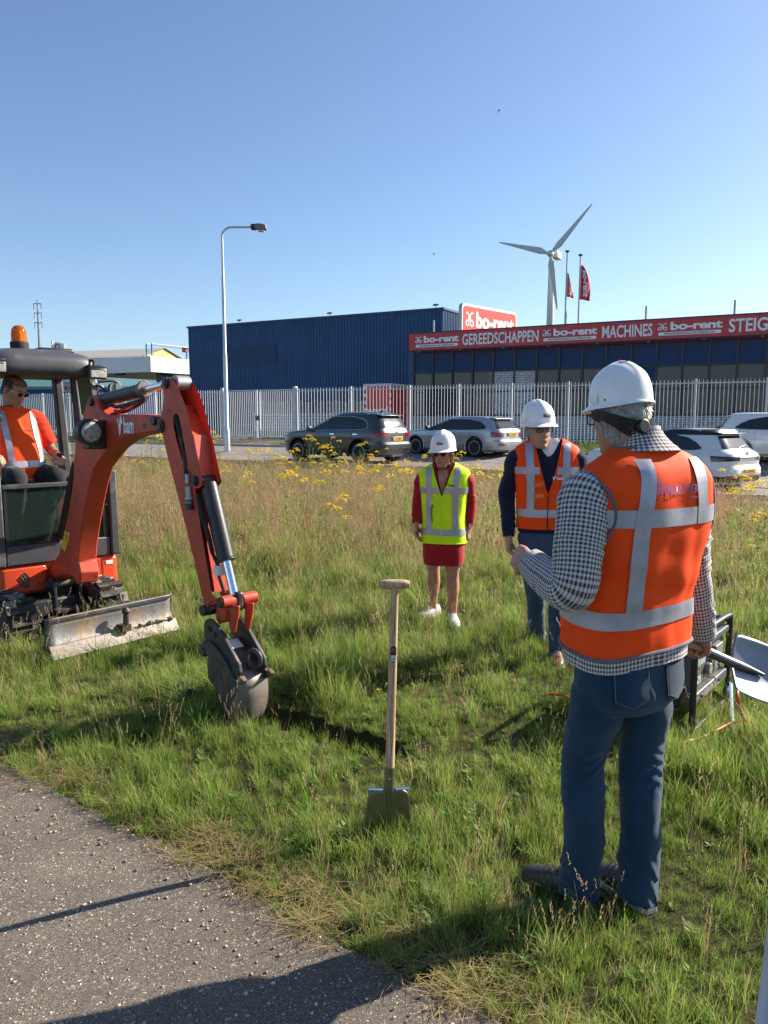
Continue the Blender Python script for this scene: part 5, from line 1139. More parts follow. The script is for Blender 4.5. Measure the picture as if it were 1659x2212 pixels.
def capchain(mb, pts, rads, n=12, sm=0):
    pts = [Vector(p) for p in pts]
    if sm: 
        rr = [Vector((r, 0, 0)) for r in rads]; pts = smoothpath(pts, sm); rads = [v.x for v in smoothpath(rr, sm)]
    d0 = (pts[0]-pts[1]).normalized(); d1 = (pts[-1]-pts[-2]).normalized(); P = []; Q = []
    for a in (80, 55, 28): P.append(pts[0]+d0*rads[0]*math.sin(R(a))); Q.append(rads[0]*math.cos(R(a)))
    P += pts; Q += list(rads)
    for a in (28, 55, 80): P.append(pts[-1]+d1*rads[-1]*math.sin(R(a))); Q.append(rads[-1]*math.cos(R(a)))
    mb.tube(P, Q, n)
def hand(mb, wrist, f, nrm, thumb_side, curl=0.5, size=1.0, thumb_curl=0.5, spread=0.06, skip=()):
    """wrist point, finger direction f, palm normal nrm (the way the palm faces), thumb_side +1/-1 along f x nrm"""
    w = Vector(wrist); f = Vector(f).normalized(); nrm = Vector(nrm); nrm = (nrm-f*nrm.dot(f)).normalized(); s = f.cross(nrm).normalized()*thumb_side; k = size
    for off, ln in ((-0.030, 0.078), (-0.010, 0.085), (0.011, 0.086), (0.030, 0.080)):
        capchain(mb, [w+s*off*0.55*k, w+f*0.045*k+s*off*0.9*k, w+f*ln*k+s*off*k], [0.017*k, 0.016*k, 0.0125*k], 10)
    capchain(mb, [w-f*0.03*k, w+f*0.02*k], [0.027*k, 0.026*k], 12)
    for off, base, segs, r in ((-0.031, 0.076, (0.032, 0.022, 0.017), 0.0085), (-0.011, 0.085, (0.040, 0.027, 0.019), 0.0095), (0.011, 0.087, (0.044, 0.029, 0.020), 0.0098), (0.031, 0.082, (0.040, 0.026, 0.019), 0.0095)):
        p = w+f*base*k+s*off*k; ang = 0.15; pts = [p-f*0.01*k, p]; d = (f+s*off*spread*10).normalized()
        for j, sl in enumerate(segs):
            ang += curl*(1.15 if j == 0 else 1.25) ; dd = d*math.cos(ang)+nrm*math.sin(ang); p = p+dd*sl*k; pts.append(p)
        capchain(mb, pts, [r*1.12*k, r*1.08*k, r*k, r*0.92*k, r*0.8*k], 9)
    p = w+f*0.020*k+s*0.026*k; d = (f*0.75+s*0.75+nrm*0.35).normalized(); pts = [p, p+d*0.038*k]
    d = (f*(0.95)+s*(0.35-0.5*thumb_curl)+nrm*(0.3+0.6*thumb_curl)).normalized(); pts.append(pts[-1]+d*0.030*k); d = (f*(1-0.4*thumb_curl)-s*(0.4*thumb_curl)+nrm*(0.3+0.8*thumb_curl)).normalized(); pts.append(pts[-1]+d*0.024*k)
    capchain(mb, pts, [0.015*k, 0.0125*k, 0.0108*k, 0.0088*k], 9)

HEAD_ROWS = [(-0.120, 0, 0.058, 0.020, 0.022, 0.03, 2), (-0.112, 0, 0.052, 0.034, 0.036, 0.05, 2.1), (-0.09, 0, 0.030, 0.046, 0.062, 0.06, 2.2), (-0.06, 0, 0.012, 0.058, 0.080, 0.070, 2.2), (-0.02, 0, 0.0, 0.068, 0.090, 0.086, 2.25), (0.02, 0, -0.002, 0.073, 0.092, 0.098, 2.3), (0.06, 0, -0.004, 0.074, 0.088, 0.098, 2.25), (0.09, 0, -0.006, 0.066, 0.076, 0.086, 2.2), (0.108, 0, -0.008, 0.046, 0.054, 0.062, 2.1), (0.117, 0, -0.008, 0.012, 0.014, 0.014, 2)]
HS = Surf(HEAD_ROWS)
def face_pt(th, z):
    p = HS.raw(th, z)
    if p.y > 0:
        x = p.x; g = lambda a, b: math.exp(-(a/b)**2); d = 0
        zz = z+0.028; prof = (max(0, 1-abs(z+0.026)/0.016) if z < -0.026 else max(0, 1-(z+0.026)/0.062))
        d += 0.029*prof*g(x, 0.0125+0.008*max(0, -z-0.01)*10)
        d -= 0.011*g(abs(x)-0.031, 0.017)*g(z-0.014, 0.014)
        d += 0.005*g(z-0.036, 0.010)*g(x, 0.05)
        d += 0.005*g(abs(x)-0.042, 0.02)*g(z+0.020, 0.02)
        d -= 0.004*g(z+0.045, 0.008)*g(x, 0.03); d += 0.005*g(z+0.058, 0.006)*g(x, 0.024); d += 0.005*g(z+0.070, 0.005)*g(x, 0.022); d -= 0.004*g(z+0.081, 0.007)*g(x, 0.03); d += 0.007*g(z+0.102, 0.012)*g(x, 0.02)
        d *= sstep(0.0, 0.04, p.y); p = p+Vector((0, d, 0))
    return p
def head_geo(mb, M, k=1.0):
    n = 56; zs = np.concatenate([np.linspace(-0.119, -0.1, 4), np.linspace(-0.095, 0.1, 44), np.linspace(0.104, 0.1165, 5)])
    vs = [M @ (face_pt(2*math.pi*i/n, z)*k) for z in zs for i in range(n)]; N_ = len(zs)
    mb.add(vs, [(j*n+i, j*n+(i+1) % n, (j+1)*n+(i+1) % n, (j+1)*n+i) for j in range(N_-1) for i in range(n)]+[tuple(range(n-1, -1, -1)), tuple(range((N_-1)*n, N_*n))])
    for sx in (-1, 1):       # ears
        c = Vector((sx*0.074, -0.012, -0.005)); pts = [c+Vector((sx*0.012*math.sin(a/2)*1.2, -0.016*math.cos(a)*0.9-0.004, 0.029*math.sin(a))) for a in np.linspace(-2.0, 2.6, 12)]
        capchain(mb, [M @ (p*k) for p in pts], [0.0075*k]*12, 8); capchain(mb, [M @ ((c+Vector((sx*0.004, 0, -0.016)))*k), M @ ((c+Vector((sx*0.005, -0.004, 0.016)))*k)], [0.011*k, 0.013*k], 8)
def fuse(mb, name, mt, parent, voxel=0.006, smooth=4):
    me = mb.mesh(name, merge=1e-5); o = bpy.data.objects.new(name, me); C.objects.link(o); r = o.modifiers.new('r', 'REMESH'); r.mode = 'VOXEL'; r.voxel_size = voxel; r.adaptivity = 0
    dg = bpy.context.evaluated_depsgraph_get(); me2 = bpy.data.meshes.new_from_object(o.evaluated_get(dg)); bpy.data.objects.remove(o)
    bm = bmesh.new(); bm.from_mesh(me2)
    for _ in range(smooth): bmesh.ops.smooth_vert(bm, verts=bm.verts, factor=0.5, use_axis_x=True, use_axis_y=True, use_axis_z=True)
    bm.to_mesh(me2); bm.free(); me2.name = name
    me2.polygons.foreach_set('use_smooth', np.ones(len(me2.polygons), dtype=bool)); return obj(name, me2, mt, parent)
def cloth_tube(mb, pts, rads, n=40, per=10, folds=(), amp=0.004, freq=9.0, seed=0.0, flat=1.0, uv0=(0, 0), m=0, caps=True, closed=False):
    """sleeve or trouser leg: smooth path, radii, fold rings at arc positions; UV in metres"""
    K = len(pts); P = smoothpath(pts, per); rr = [v.x for v in smoothpath([Vector((r, 0, 0)) for r in rads], per)]
    L_ = [0]
    for a, b in zip(P[:-1], P[1:]): L_.append(L_[-1]+(b-a).length)
    T = L_[-1]; vs = []; uvs = []; u = None; cir = 2*math.pi*sum(rr)/len(rr)
    for i, p in enumerate(P):
        t = (P[min(i+1, len(P)-1)]-P[max(i-1, 0)]).normalized()
        if u is None: u = Vector((1, 0, 0)); u = (u-t*u.dot(t)).normalized()
        else: u = (u-t*u.dot(t)).normalized()
        w = t.cross(u); bend = (P[min(i+4, len(P)-1)]-p).normalized()-(p-P[max(i-4, 0)]).normalized() if 0 < i < len(P)-1 else Vector()
        for k in range(n+1):
            a = 2*math.pi*k/n; d = u*math.cos(a)+w*math.sin(a); r = rr[i]; q = p+d*r
            dd = amp*noise.noise((q.x*freq+seed, q.y*freq, q.z*freq*0.8)) + amp*0.5*noise.noise((q.x*freq*2.6, q.y*freq*2.6+seed, q.z*freq*2.6))
            for (pos, wid, am, lam) in folds:
                l = L_[i]-pos*T; s_ = 0.55-0.45*d.dot(bend.normalized()) if bend.length > 1e-4 else 0.6
                dd += am*1.5*max(0.0, 0.25+1.1*noise.noise((math.cos(a)*1.6+seed, math.sin(a)*1.6, L_[i]*11)))*math.exp(-(l/wid)**2)*math.sin(2*math.pi*(l+0.05*math.sin(a+seed)+0.045*noise.noise((math.cos(a)*1.4, math.sin(a)*1.4+seed, L_[i]*5)))/lam)*(0.35+0.65*(1-s_ if bend.length > 1e-4 else 0.6))
            vs.append(p+d*(r+dd)); uvs.append((uv0[0]+k/n*cir, uv0[1]+L_[i]))
    N_ = len(P); fs = [(i*(n+1)+k, i*(n+1)+k+1, (i+1)*(n+1)+k+1, (i+1)*(n+1)+k) for i in range(N_-1) for k in range(n)]
    mb.add(vs, fs, m, uvs)
    if closed:
        mb.add(vs[:n], [tuple(range(n-1, -1, -1))], m); mb.add(vs[(N_-1)*(n+1):(N_-1)*(n+1)+n], [tuple(range(n))], m)
    elif caps:     # a turned-in hem closes the end
        for i, sg in ((0, 1), (N_-1, -1)):
            c = P[i]; base = i*(n+1); ring = [vs[base+k] for k in range(n+1)]; t = (P[1]-P[0]).normalized() if i == 0 else (P[-1]-P[-2]).normalized()
            vv = ring+[c.lerp(q, 0.88) for q in ring]+[c.lerp(q, 0.86)+t*0.03*sg for q in ring]; k1 = n+1
            mb.add(vv, [(k, k+1, k1+k+1, k1+k) for k in range(n)]+[(k1+k, k1+k+1, 2*k1+k+1, 2*k1+k) for k in range(n)], m, [(uvs[base+(k % k1)][0], uvs[base][1]) for k in range(3*k1)])
def surf_mesh(mb, T, z0, z1, off=0.0, nz=40, nt=72, m=0, cap=True, zfun=None):
    zs = np.linspace(z0, z1, nz+1); vs = []; uvs = []
    for z in zs:
        c = 2*math.pi*(T.a(z)+T.bf(z))/2
        for k in range(nt+1): th = -math.pi/2+2*math.pi*k/nt; p = T.pt(th, z, off); vs.append(p if not zfun else p+Vector((0, 0, zfun(th, z)))); uvs.append((k/nt*c, z))
    mb.add(vs, [(j*(nt+1)+k, j*(nt+1)+k+1, (j+1)*(nt+1)+k+1, (j+1)*(nt+1)+k) for j in range(nz) for k in range(nt)], m, uvs)
    if cap:
        for zc_ in (z0, z1): mb.add([T.pt(-math.pi/2+2*math.pi*k/nt, zc_, off) for k in range(nt)], [tuple(range(nt))], m)
def vest_mesh(T, z0, z1, vneck=None, nz=70, nt=110, off=0.0, hem=None):
    """zV, half width at the top; front edges run in a V"""
    mb = MB(); zs = np.linspace(z0, z1, nz+1); vs = []
    for z in zs:
        gap = 0.0006
        if vneck and z > vneck[0]: gap = vneck[1]*((z-vneck[0])/(z1-vneck[0]))**0.9
        gap = min(gap, T.a(z)*0.97)
        a = T.theta(gap, z, True); b = T.theta(-gap, z, True)-2*math.pi
        for k in range(nt+1):
            th = a+(b-a)*k/nt; p = T.pt(th, z, off); vs.append(p+Vector((0, 0, hem(th)*(1-sstep(z0, z0+0.25, z)))) if hem else p)
    mb.add(vs, [(j*(nt+1)+k, j*(nt+1)+k+1, (j+1)*(nt+1)+k+1, (j+1)*(nt+1)+k) for j in range(nz) for k in range(nt)]); return mb
def belt(T, zc, h, off=0.004, th0=None, th1=None, nt=120, nz=4, hem=None):
    a = math.pi/2-0.003 if th0 is None else th0; b = math.pi/2-2*math.pi+0.003 if th1 is None else th1
    f = lambda u, v: T.pt(a+(b-a)*u, zc-h/2+h*v, off)+(Vector((0, 0, hem(a+(b-a)*u))) if hem else Vector())
    return MB().grid(f, nt, nz)
def vstrip(T, x0f, w, z0, z1, front, off=0.004, nz=40, nx=5):
    """vertical tape: centre line x0f(z)"""
    return MB().grid(lambda u, v: T.xz(x0f(z0+(z1-z0)*v)+(u-0.5)*w, z0+(z1-z0)*v, front, off), nx, nz)
def helmet(M, parent, sticker=None, dot=False, k=1.0):
    H_ = Surf([(0.020, 0, -0.004, 0.108, 0.128, 0.130, 2.25), (0.05, 0, -0.004, 0.1075, 0.126, 0.130, 2.25), (0.09, 0, -0.005, 0.103, 0.119, 0.124, 2.2), (0.125, 0, -0.007, 0.091, 0.104, 0.110, 2.15), (0.15, 0, -0.008, 0.073, 0.082, 0.088, 2.1), (0.168, 0, -0.009, 0.05, 0.056, 0.060, 2.05), (0.178, 0, -0.009, 0.025, 0.028, 0.03, 2), (0.181, 0, -0.009, 0.004, 0.004, 0.004, 2)])
    def hp(th, z, off=0.0):
        p = H_.raw(th, z, off)
        if abs(p.x) < 0.03 and z > 0.05: p.z += 0.006*math.exp(-(p.x/0.017)**4)*sstep(0.05, 0.1, z)
        return p
    hl = empty('safety_helmet', (0, 0, 0), 0, parent=parent); M = M @ Matrix.Translation((0, 0, 0.026))
    n = 80; mb = MB(); rows = []
    def rim(th, j):
        f = max(0, math.sin(th)); flare = (0.006+0.040*f**2.5)*[0, 0.55, 1.0, 1.0, 0.5][j]; p = H_.raw(th, 0.020, flare); p.z = 0.020-0.012*[0, 0.6, 1.0, 1.35, 0.9][j]-0.010*f**2*[0, 0.5, 1, 1, 1][j]+0.010*max(0, -math.sin(th))**2
        return p
    rows.append([H_.raw(2*math.pi*k_/n, 0.020, -0.004)+Vector((0, 0, 0.005)) for k_ in range(n)])
    for j in (4, 3, 2, 1): rows.append([rim(2*math.pi*k_/n, j) for k_ in range(n)])
    for z in (0.020, 0.035, 0.05, 0.07, 0.09, 0.11, 0.125, 0.138, 0.15, 0.16, 0.168, 0.174, 0.178, 0.1805): rows.append([hp(2*math.pi*k_/n, z) for k_ in range(n)])
    vs = [M @ (p*k) for r_ in rows for p in r_]; mb.add(vs, [(j*n+i, j*n+(i+1) % n, (j+1)*n+(i+1) % n, (j+1)*n+i) for j in range(len(rows)-1) for i in range(n)]+[tuple(range((len(rows)-1)*n, len(rows)*n))])
    mb.build('shell', HELM, hl, smooth=True, angle=60)
    for sx in (-1, 1):       # slot covers at the temples
        MB().grid(lambda u, v: M @ (hp(R(90)-sx*(R(72)+R(16)*u), 0.025+0.035*v, 0.004)*k), 4, 3).build('slot_cover', HELM, hl, smooth=True, recalc=False)
        MB().cyl(M @ (hp(R(90)-sx*R(100), 0.035, 0.0)*k), M @ (hp(R(90)-sx*R(100), 0.035, 0.0025)*k), 0.0035, n=8).build('rivet', VBLK, hl)
    for i in range(9):       # ventilation slots over the crown
        a = R(30+i*3.2); th = R(90)+R(42)-R(84)*(i/8); p = hp(th, 0.142); q = hp(th, 0.146, 0.001)
        MB().cyl(M @ (p*k), M @ ((p+Vector((0, 0, 0.001))+(p-Vector((0, 0, p.z))).normalized()*0.0012)*k), 0.0022, n=6).build('vent_hole', VBLK, hl)
    if sticker is not None:
        th = R(90)+sticker; w_ = 0.27; G_ = mat('sticker_green', (0.02, 0.20, 0.06), 0.4); R_ = mat('sticker_red', (0.55, 0.06, 0.03), 0.4)
        MB().grid(lambda u, v: M @ (hp(th-w_*(u-0.5)*1.6, 0.058+0.020*v, 0.0015)*k), 8, 3).build('sticker', G_, hl, smooth=True, recalc=False)
        MB().add([M @ (hp(th-w_*(u-0.5)*1.6, 0.058+0.020*v, 0.0028)*k) for u, v in ((0.45, 0.04), (0.98, 0.04), (0.98, 0.55), (0.6, 0.5))], [(0, 1, 2, 3)]).build('sticker_corner', R_, hl, recalc=False)
        t = fit_text(text_mesh('bam', 1, bold=0.02), 0.3, 0.3); place_mesh(t, lambda x, y, z: M @ (hp(th-w_*(x)*1.6, 0.072+0.020*y, 0.003)*k)); obj('lettering', t, WHITE_LET, hl)
    if dot:
        c = Vector((0, -0.055, 0)); pts = [hp(math.atan2(0.024*math.sin(a)+c.y+0.009, 0.024*math.cos(a)) if True else 0, 0.1) for a in np.linspace(0, 6.28, 20)[:-1]]
        ring = []
        for a in np.linspace(0, 2*math.pi, 24)[:-1]:
            x, y = 0.022*math.cos(a), -0.036+0.022*math.sin(a); th = math.atan2(y+0.009, x); lo, hi = 0.02, 0.1805
            for _ in range(30):
                md = (lo+hi)/2; q = hp(th, md); 
                if math.hypot(q.x, q.y+0.009) > math.hypot(x, y+0.009): lo = md
                else: hi = md
            ring.append(hp(th, lo)+Vector((0, -0.0008, 0.0022)))
        MB().add([M @ (p*k) for p in ring], [tuple(range(len(ring)))]).build('red_dot', mat('dot_red', (0.62, 0.03, 0.06), 0.4), hl, recalc=False)
    return hl
def hair_strands(name, M, region, count, length, mt, parent, off=0.003, width=0.0022, down=(0, -0.2, -1), seed=1, k=1.0):
    rnd = random.Random(seed); mb = MB()
    while count > 0:
        th = rnd.uniform(*region[0]); z = rnd.uniform(*region[1]); count -= 1
        if len(region) > 2 and not region[2](th, z): continue
        p = HS.raw(th, z, off); o_ = Vector((p.x, p.y, 0)).normalized(); d = (Vector(down)+o_*0.25+Vector((rnd.gauss(0, .25), rnd.gauss(0, .25), rnd.gauss(0, .2)))).normalized(); s_ = o_.cross(d).normalized(); l = length*rnd.uniform(0.6, 1.2); w = width*rnd.uniform(0.7, 1.3)
        a = p+d*l*0.5+o_*l*0.06; b = p+d*l+o_*l*rnd.uniform(-0.1, 0.12)
        mb.add([M @ (q*k) for q in (p-s_*w, p+s_*w, a+s_*w*0.9, a-s_*w*0.9, b)], [(0, 1, 2, 3), (3, 2, 4)])
    return mb.build(name, mt, parent, recalc=False)
def glasses(M, parent, style, k=1.0):
    g = empty('glasses' if style != 'sun' else 'sunglasses', (0, 0, 0), 0, parent=parent); fm = FRAMEB if style != 'wire' else SIL
    y0 = 0.098; z0 = 0.012
    for sx in (-1, 1):
        if style == 'sun': loop = [(sx*0.033+0.025*math.cos(a), 0.024*math.sin(a)) for a in np.linspace(0, 2*math.pi, 20)[:-1]]
        else:
            loop = []; 
            for a in np.linspace(0, 2*math.pi, 24)[:-1]:
                c, s_ = math.cos(a), math.sin(a); loop.append((sx*0.034+0.026*math.copysign(abs(c)**0.5, c), 0.018*math.copysign(abs(s_)**0.5, s_)))
        P3 = [Vector((x, y0-0.10*abs(x)**1.5*2.2, z0+z)) for x, z in loop]
        MB().tube([M @ (p*k) for p in P3+[P3[0]]], 0.0026 if style == 'black' else 0.0014, 6, caps=False).build('rim', fm, g, smooth=True)
        MB().add([M @ (p*k) for p in P3], [tuple(range(len(P3)))]).build('lens', LENSD if style == 'sun' else LENSC if style == 'black' else LENSW, g, recalc=False)
        MB().tube([M @ (Vector(p)*k) for p in ((sx*0.060, y0-0.012, z0+0.008), (sx*0.074, 0.05, z0+0.008), (sx*0.080, -0.015, z0+0.006), (sx*0.078, -0.03, z0-0.012))], 0.0022, 6).build('temple', fm, g, smooth=True)
    MB().tube([M @ (Vector(p)*k) for p in ((-0.010, y0-0.003, z0+0.004), (0, y0+0.002, z0+0.009), (0.010, y0-0.003, z0+0.004))], 0.002, 6).build('bridge', fm, g, smooth=True)
def face_details(M, parent, k=1.0, brow=DHAIR, smile=0.3, eyes=True):
    if eyes:
        for sx in (-1, 1):
            c = face_pt(HS.theta(sx*0.031, 0.013), 0.013)+Vector((0, -0.006, 0)); e = MB().lathe([(0.002, -0.010), (0.008, -0.007), (0.0105, 0), (0.008, 0.007), (0.002, 0.010)], 12, c=M @ (c*k)).build('eye', EYEW, parent, smooth=True)
            c2 = c+Vector((0.0015, 0.009, 0)); MB().cyl(M @ (c2*k), M @ ((c2+Vector((0, 0.0025, 0)))*k), 0.0048, n=10).build('iris', IRIS, parent)
    for sx in (-1, 1):
        pts = [face_pt(HS.theta(sx*x, z), z)+Vector((0, 0.001, 0)) for x, z in ((0.015, 0.032), (0.028, 0.037), (0.044, 0.032))]
        MB().tube([M @ (p*k) for p in smoothpath(pts, 4)], 0.0032*k, 6).build('eyebrow', brow, parent, smooth=True)
    pts = [face_pt(HS.theta(x, -0.064+smile*abs(x)*0.35), -0.064+smile*abs(x)*0.35)+Vector((0, 0.0006, 0)) for x in np.linspace(-0.024, 0.024, 9)]
    MB().tube([M @ (p*k) for p in pts], [0.001, 0.0028, 0.0034, 0.0036, 0.0036, 0.0036, 0.0034, 0.0028, 0.001], 6).build('mouth', LIP, parent, smooth=True)
def shoe(parent, ankle, dirv, mt, L_=0.29, name='shoe', sole=SOLE):
    a = Vector(ankle); d = Vector(dirv); d.z = 0; d.normalize(); s = Vector((d.y, -d.x, 0)); root = empty(name, (0, 0, 0), 0, parent=parent)
    def ringpts(t):
        x = -0.08+t*L_; w = float(np.interp(t, [0, 0.1, 0.35, 0.65, 0.85, 0.97, 1.0], [0.022, 0.036, 0.036, 0.048, 0.045, 0.026, 0.006])); h = float(np.interp(t, [0, 0.08, 0.35, 0.5, 0.75, 0.95, 1.0], [0.07, 0.095, 0.10, 0.075, 0.055, 0.035, 0.02])); return x, w, h
    mb = MB(); n = 14; vs = []; ts = np.linspace(0, 1, 15)
    for t in ts:
        x, w, h = ringpts(t)
        for k in range(n): an = math.pi*k/(n-1); vs.append(Vector((a.x, a.y, 0))+d*x+s*w*math.cos(an)+Vector((0, 0, 0.022+(h-0.01)*abs(math.sin(an))**0.7)))
    mb.add(vs, [(i*n+k, i*n+k+1, (i+1)*n+k+1, (i+1)*n+k) for i in range(len(ts)-1) for k in range(n-1)]); mb.build('upper', mt, root, smooth=True)
    mb = MB(); out = [Vector((a.x, a.y, 0))+d*ringpts(t)[0]+s*(ringpts(t)[1]+0.004) for t in ts]+[Vector((a.x, a.y, 0))+d*ringpts(t)[0]-s*(ringpts(t)[1]+0.004) for t in ts[::-1]]
    mb.prism(out, (0, 0, 0.026)).build('sole', sole, root, bevel=0.006)
    for i in range(4):
        t = 0.42+i*0.08; x, w, h = ringpts(t); c = Vector((a.x, a.y, 0.02+h))+d*x; MB().tube([c-s*w*0.55-Vector((0, 0, 0.008)), c+Vector((0, 0, 0.004)), c+s*w*0.55-Vector((0, 0, 0.008))], 0.003, 5).build('lace', mt if mt is not SHOEBR else SOLE, root)
    return root
def headmat(pos, yaw=0, pitch=0, roll=0):
    return Matrix.Translation(pos) @ Euler((pitch, roll, yaw), 'XYZ').to_matrix().to_4x4()
def yaw_of(F): return math.atan2(-F[0], F[1])

# ----------------------------------------------------------------- the man seen from behind, in the foreground
F1 = Vector((-0.47, 0.88, 0)).normalized()
P1 = Vector((0.835, 2.61, 0))
m1 = empty('person', P1, yaw_of(F1), 'person seen from behind in orange vest over checked jacket, white helmet, holding a shovel', 'person')
def l1(p): return Matrix.Rotation(-yaw_of(F1), 3, 'Z') @ (Vector(p)-P1)
def wr(a, f): return lambda p: a*noise.noise((p.x*f[0], p.y*f[1], p.z*f[2]))
def disp1(p): return 0.011*noise.noise((p.x*7, p.y*7, p.z*3.2+2)) + 0.005*noise.noise((p.x*15, p.y*15, p.z*8)) + 0.004*math.sin(p.z*46+p.x*9+3*noise.noise((p.x*4, 0, p.z*4)))*math.exp(-((p.z-1.22)/0.11)**2)
T1 = Surf([(0.84, 0.03, 0.01, 0.246, 0.165, 0.152, 2.6), (0.95, 0.032, 0.012, 0.244, 0.172, 0.150, 2.6), (1.08, 0.036, 0.012, 0.240, 0.174, 0.146, 2.6), (1.22, 0.04, 0.005, 0.246, 0.158, 0.150, 2.6), (1.36, 0.052, 0.0, 0.266, 0.145, 0.156, 2.6), (1.46, 0.054, -0.005, 0.276, 0.130, 0.154, 2.55), (1.53, 0.054, -0.012, 0.272, 0.115, 0.144, 2.45), (1.575, 0.048, -0.018, 0.246, 0.102, 0.128, 2.35), (1.605, 0.047, -0.02, 0.205, 0.092, 0.112, 2.25), (1.630, 0.045, -0.018, 0.150, 0.084, 0.097, 2.2), (1.650, 0.042, -0.012, 0.105, 0.078, 0.086, 2.15), (1.66, 0.04, -0.01, 0.085, 0.075, 0.078, 2.1)], disp1)
hem1 = lambda th: -0.012*math.sin(th*2+0.6)
shL = Vector((-0.185, -0.005, 1.50)); shR = Vector((0.278, 0.0, 1.50)); elL = Vector((-0.285, -0.05, 1.205)); wrL = l1(at(1140, 1212, 2.70)); elR = Vector((0.335, 0.01, 1.235)); wrR = l1(at(1517, 1370, 2.84))
hd1 = l1(at(1340, 905, 2.64)); FH1 = Vector((-0.47, 0.88, 0)); M1 = headmat(hd1, yaw_of(FH1)-yaw_of(F1), R(-8), R(-2)); K1 = 1.0
b = MB(); head_geo(b, M1, K1)
capchain(b, [M1 @ Vector((0, -0.02, -0.06)), Vector((0.045, -0.03, 1.60)), Vector((0.045, -0.02, 1.5))], [0.058, 0.062, 0.09], 16)
capchain(b, [Vector((0.045, 0, 1.48)), Vector((0.04, 0, 1.2)), Vector((0.03, 0.0, 0.95))], [0.12, 0.125, 0.12], 16, 3)
capchain(b, [shL*0.6+Vector((0.015, 0, 0.6)), shL, elL, wrL], [0.07, 0.055, 0.042, 0.028], 12); capchain(b, [shR*0.6+Vector((0.015, 0, 0.6)), shR, elR, wrR], [0.07, 0.055, 0.042, 0.028], 12)
FW = l1(P1+Vector((-1, 0, 0)))      # world -x in local axes
fL = (wrL-elL).normalized()
hand(b, wrL+fL*0.012, (fL+Vector((0.15, 0.1, -0.1))), Vector((0.75, -0.1, -0.35)), +1, curl=1.05, size=1.08, thumb_curl=0.8)
# the shovel he carries: axis passes through the right hand
hgrip = at(1524, 1406, 2.87); SHD = (hgrip-at(1108, 1224, 2.74)).normalized()
SHl = Matrix.Rotation(-yaw_of(F1), 3, 'Z') @ SHD; hgl = l1(hgrip)
hand(b, wrR+Vector((0, 0, 0.015)), (hgl-wrR)+Vector((0.0, 0.02, -0.03)), Vector((-0.9, 0.15, 0.0)), +1, curl=0.92, size=1.1, thumb_curl=0.9)
hipL = Vector((-0.075, 0.0, 0.90)); hipR = Vector((0.115, -0.01, 0.90))
anL = l1(at(1250, 1890, 2.62)); anL.z = 0.10; anR = l1(at(1374, 1905, 2.60)); anR.z = 0.10
knL = hipL.lerp(anL, 0.5)+Vector((-0.01, 0.035, 0.03)); knR = hipR.lerp(anR, 0.5)+Vector((0.02, 0.03, 0.03))
capchain(b, [hipL, knL, anL], [0.075, 0.05, 0.035], 12); capchain(b, [hipR, knR, anR], [0.075, 0.05, 0.035], 12)
fuse(b, 'body', SKIN2, m1, 0.0055, 3)
# jeans
j = MB(); PEL = Surf([(0.74, 0.02, -0.0, 0.16, 0.10, 0.11, 2.3), (0.80, 0.025, -0.003, 0.195, 0.125, 0.132, 2.4), (0.87, 0.03, 0.0, 0.205, 0.135, 0.128, 2.5), (0.95, 0.03, 0.0, 0.205, 0.135, 0.118, 2.5), (1.06, 0.03, 0.0, 0.20, 0.13, 0.10, 2.5)], wr(0.006, (9, 9, 9)))
surf_mesh(j, PEL, 0.74, 1.06, nz=16)
JF = ((0.18, 0.10, 0.006, 0.07), (0.50, 0.11, 0.010, 0.05), (0.93, 0.13, 0.012, 0.055))
cloth_tube(j, [hipL+Vector((-0.005, -0.005, 0.03)), hipL.lerp(knL, 0.5)+Vector((0.0, 0.0, 0)), knL, knL.lerp(anL, 0.5)+Vector((0, -0.012, 0)), anL+Vector((0, -0.01, 0.0)), anL+Vector((0, -0.008, -0.06))], [0.100, 0.091, 0.077, 0.073, 0.072, 0.078], 48, 14, JF, 0.009, 8, 1.3, closed=True)
cloth_tube(j, [hipR+Vector((0.005, -0.005, 0.03)), hipR.lerp(knR, 0.5), knR, knR.lerp(anR, 0.5)+Vector((0, -0.012, 0)), anR+Vector((0, -0.01, 0.0)), anR+Vector((0, -0.008, -0.065))], [0.100, 0.090, 0.075, 0.071, 0.070, 0.075], 48, 14, JF, 0.009, 8, 5.1, closed=True)
jo = fuse(j, 'jeans', DENIM, m1, 0.006, 2)
for sx in (-0.072, 0.132):
    pk = MB().grid(lambda u, v: PEL.xz(sx+(u-0.5)*0.125*(1-0.12*(1-v)), 0.795+0.12*v-0.018*(1-abs(2*u-1))*(1-v), False, 0.007), 8, 8).build('back_pocket', DENIM, m1, smooth=True)
    MB().tube([PEL.xz(sx+(u-0.5)*0.115, z, False, 0.010) for u, z in ((0, 0.91), (0.04, 0.81), (0.5, 0.785), (0.96, 0.81), (1, 0.91))], 0.0018, 5).build('pocket_stitch', mat('stitch_pale', (0.10, 0.13, 0.17), 0.8), m1, smooth=True)
seam = [hipL.lerp(anL, t)+Vector((-0.088+0.02*t, -0.05, 0)) for t in np.linspace(0.05, 0.95, 12)]
dv = Vector((-0.6, 0.8, 0)); d_L = l1(P1+dv)
shoe(m1, anL+Vector((0, 0.0, 0)), l1(P1+Vector((-0.70, 0.60, 0))), SHOEB, 0.31, sole=SHOEB); shoe(m1, anR, l1(P1+Vector((-0.45, 0.9, 0))), SHOEB, 0.31, sole=SOLE)
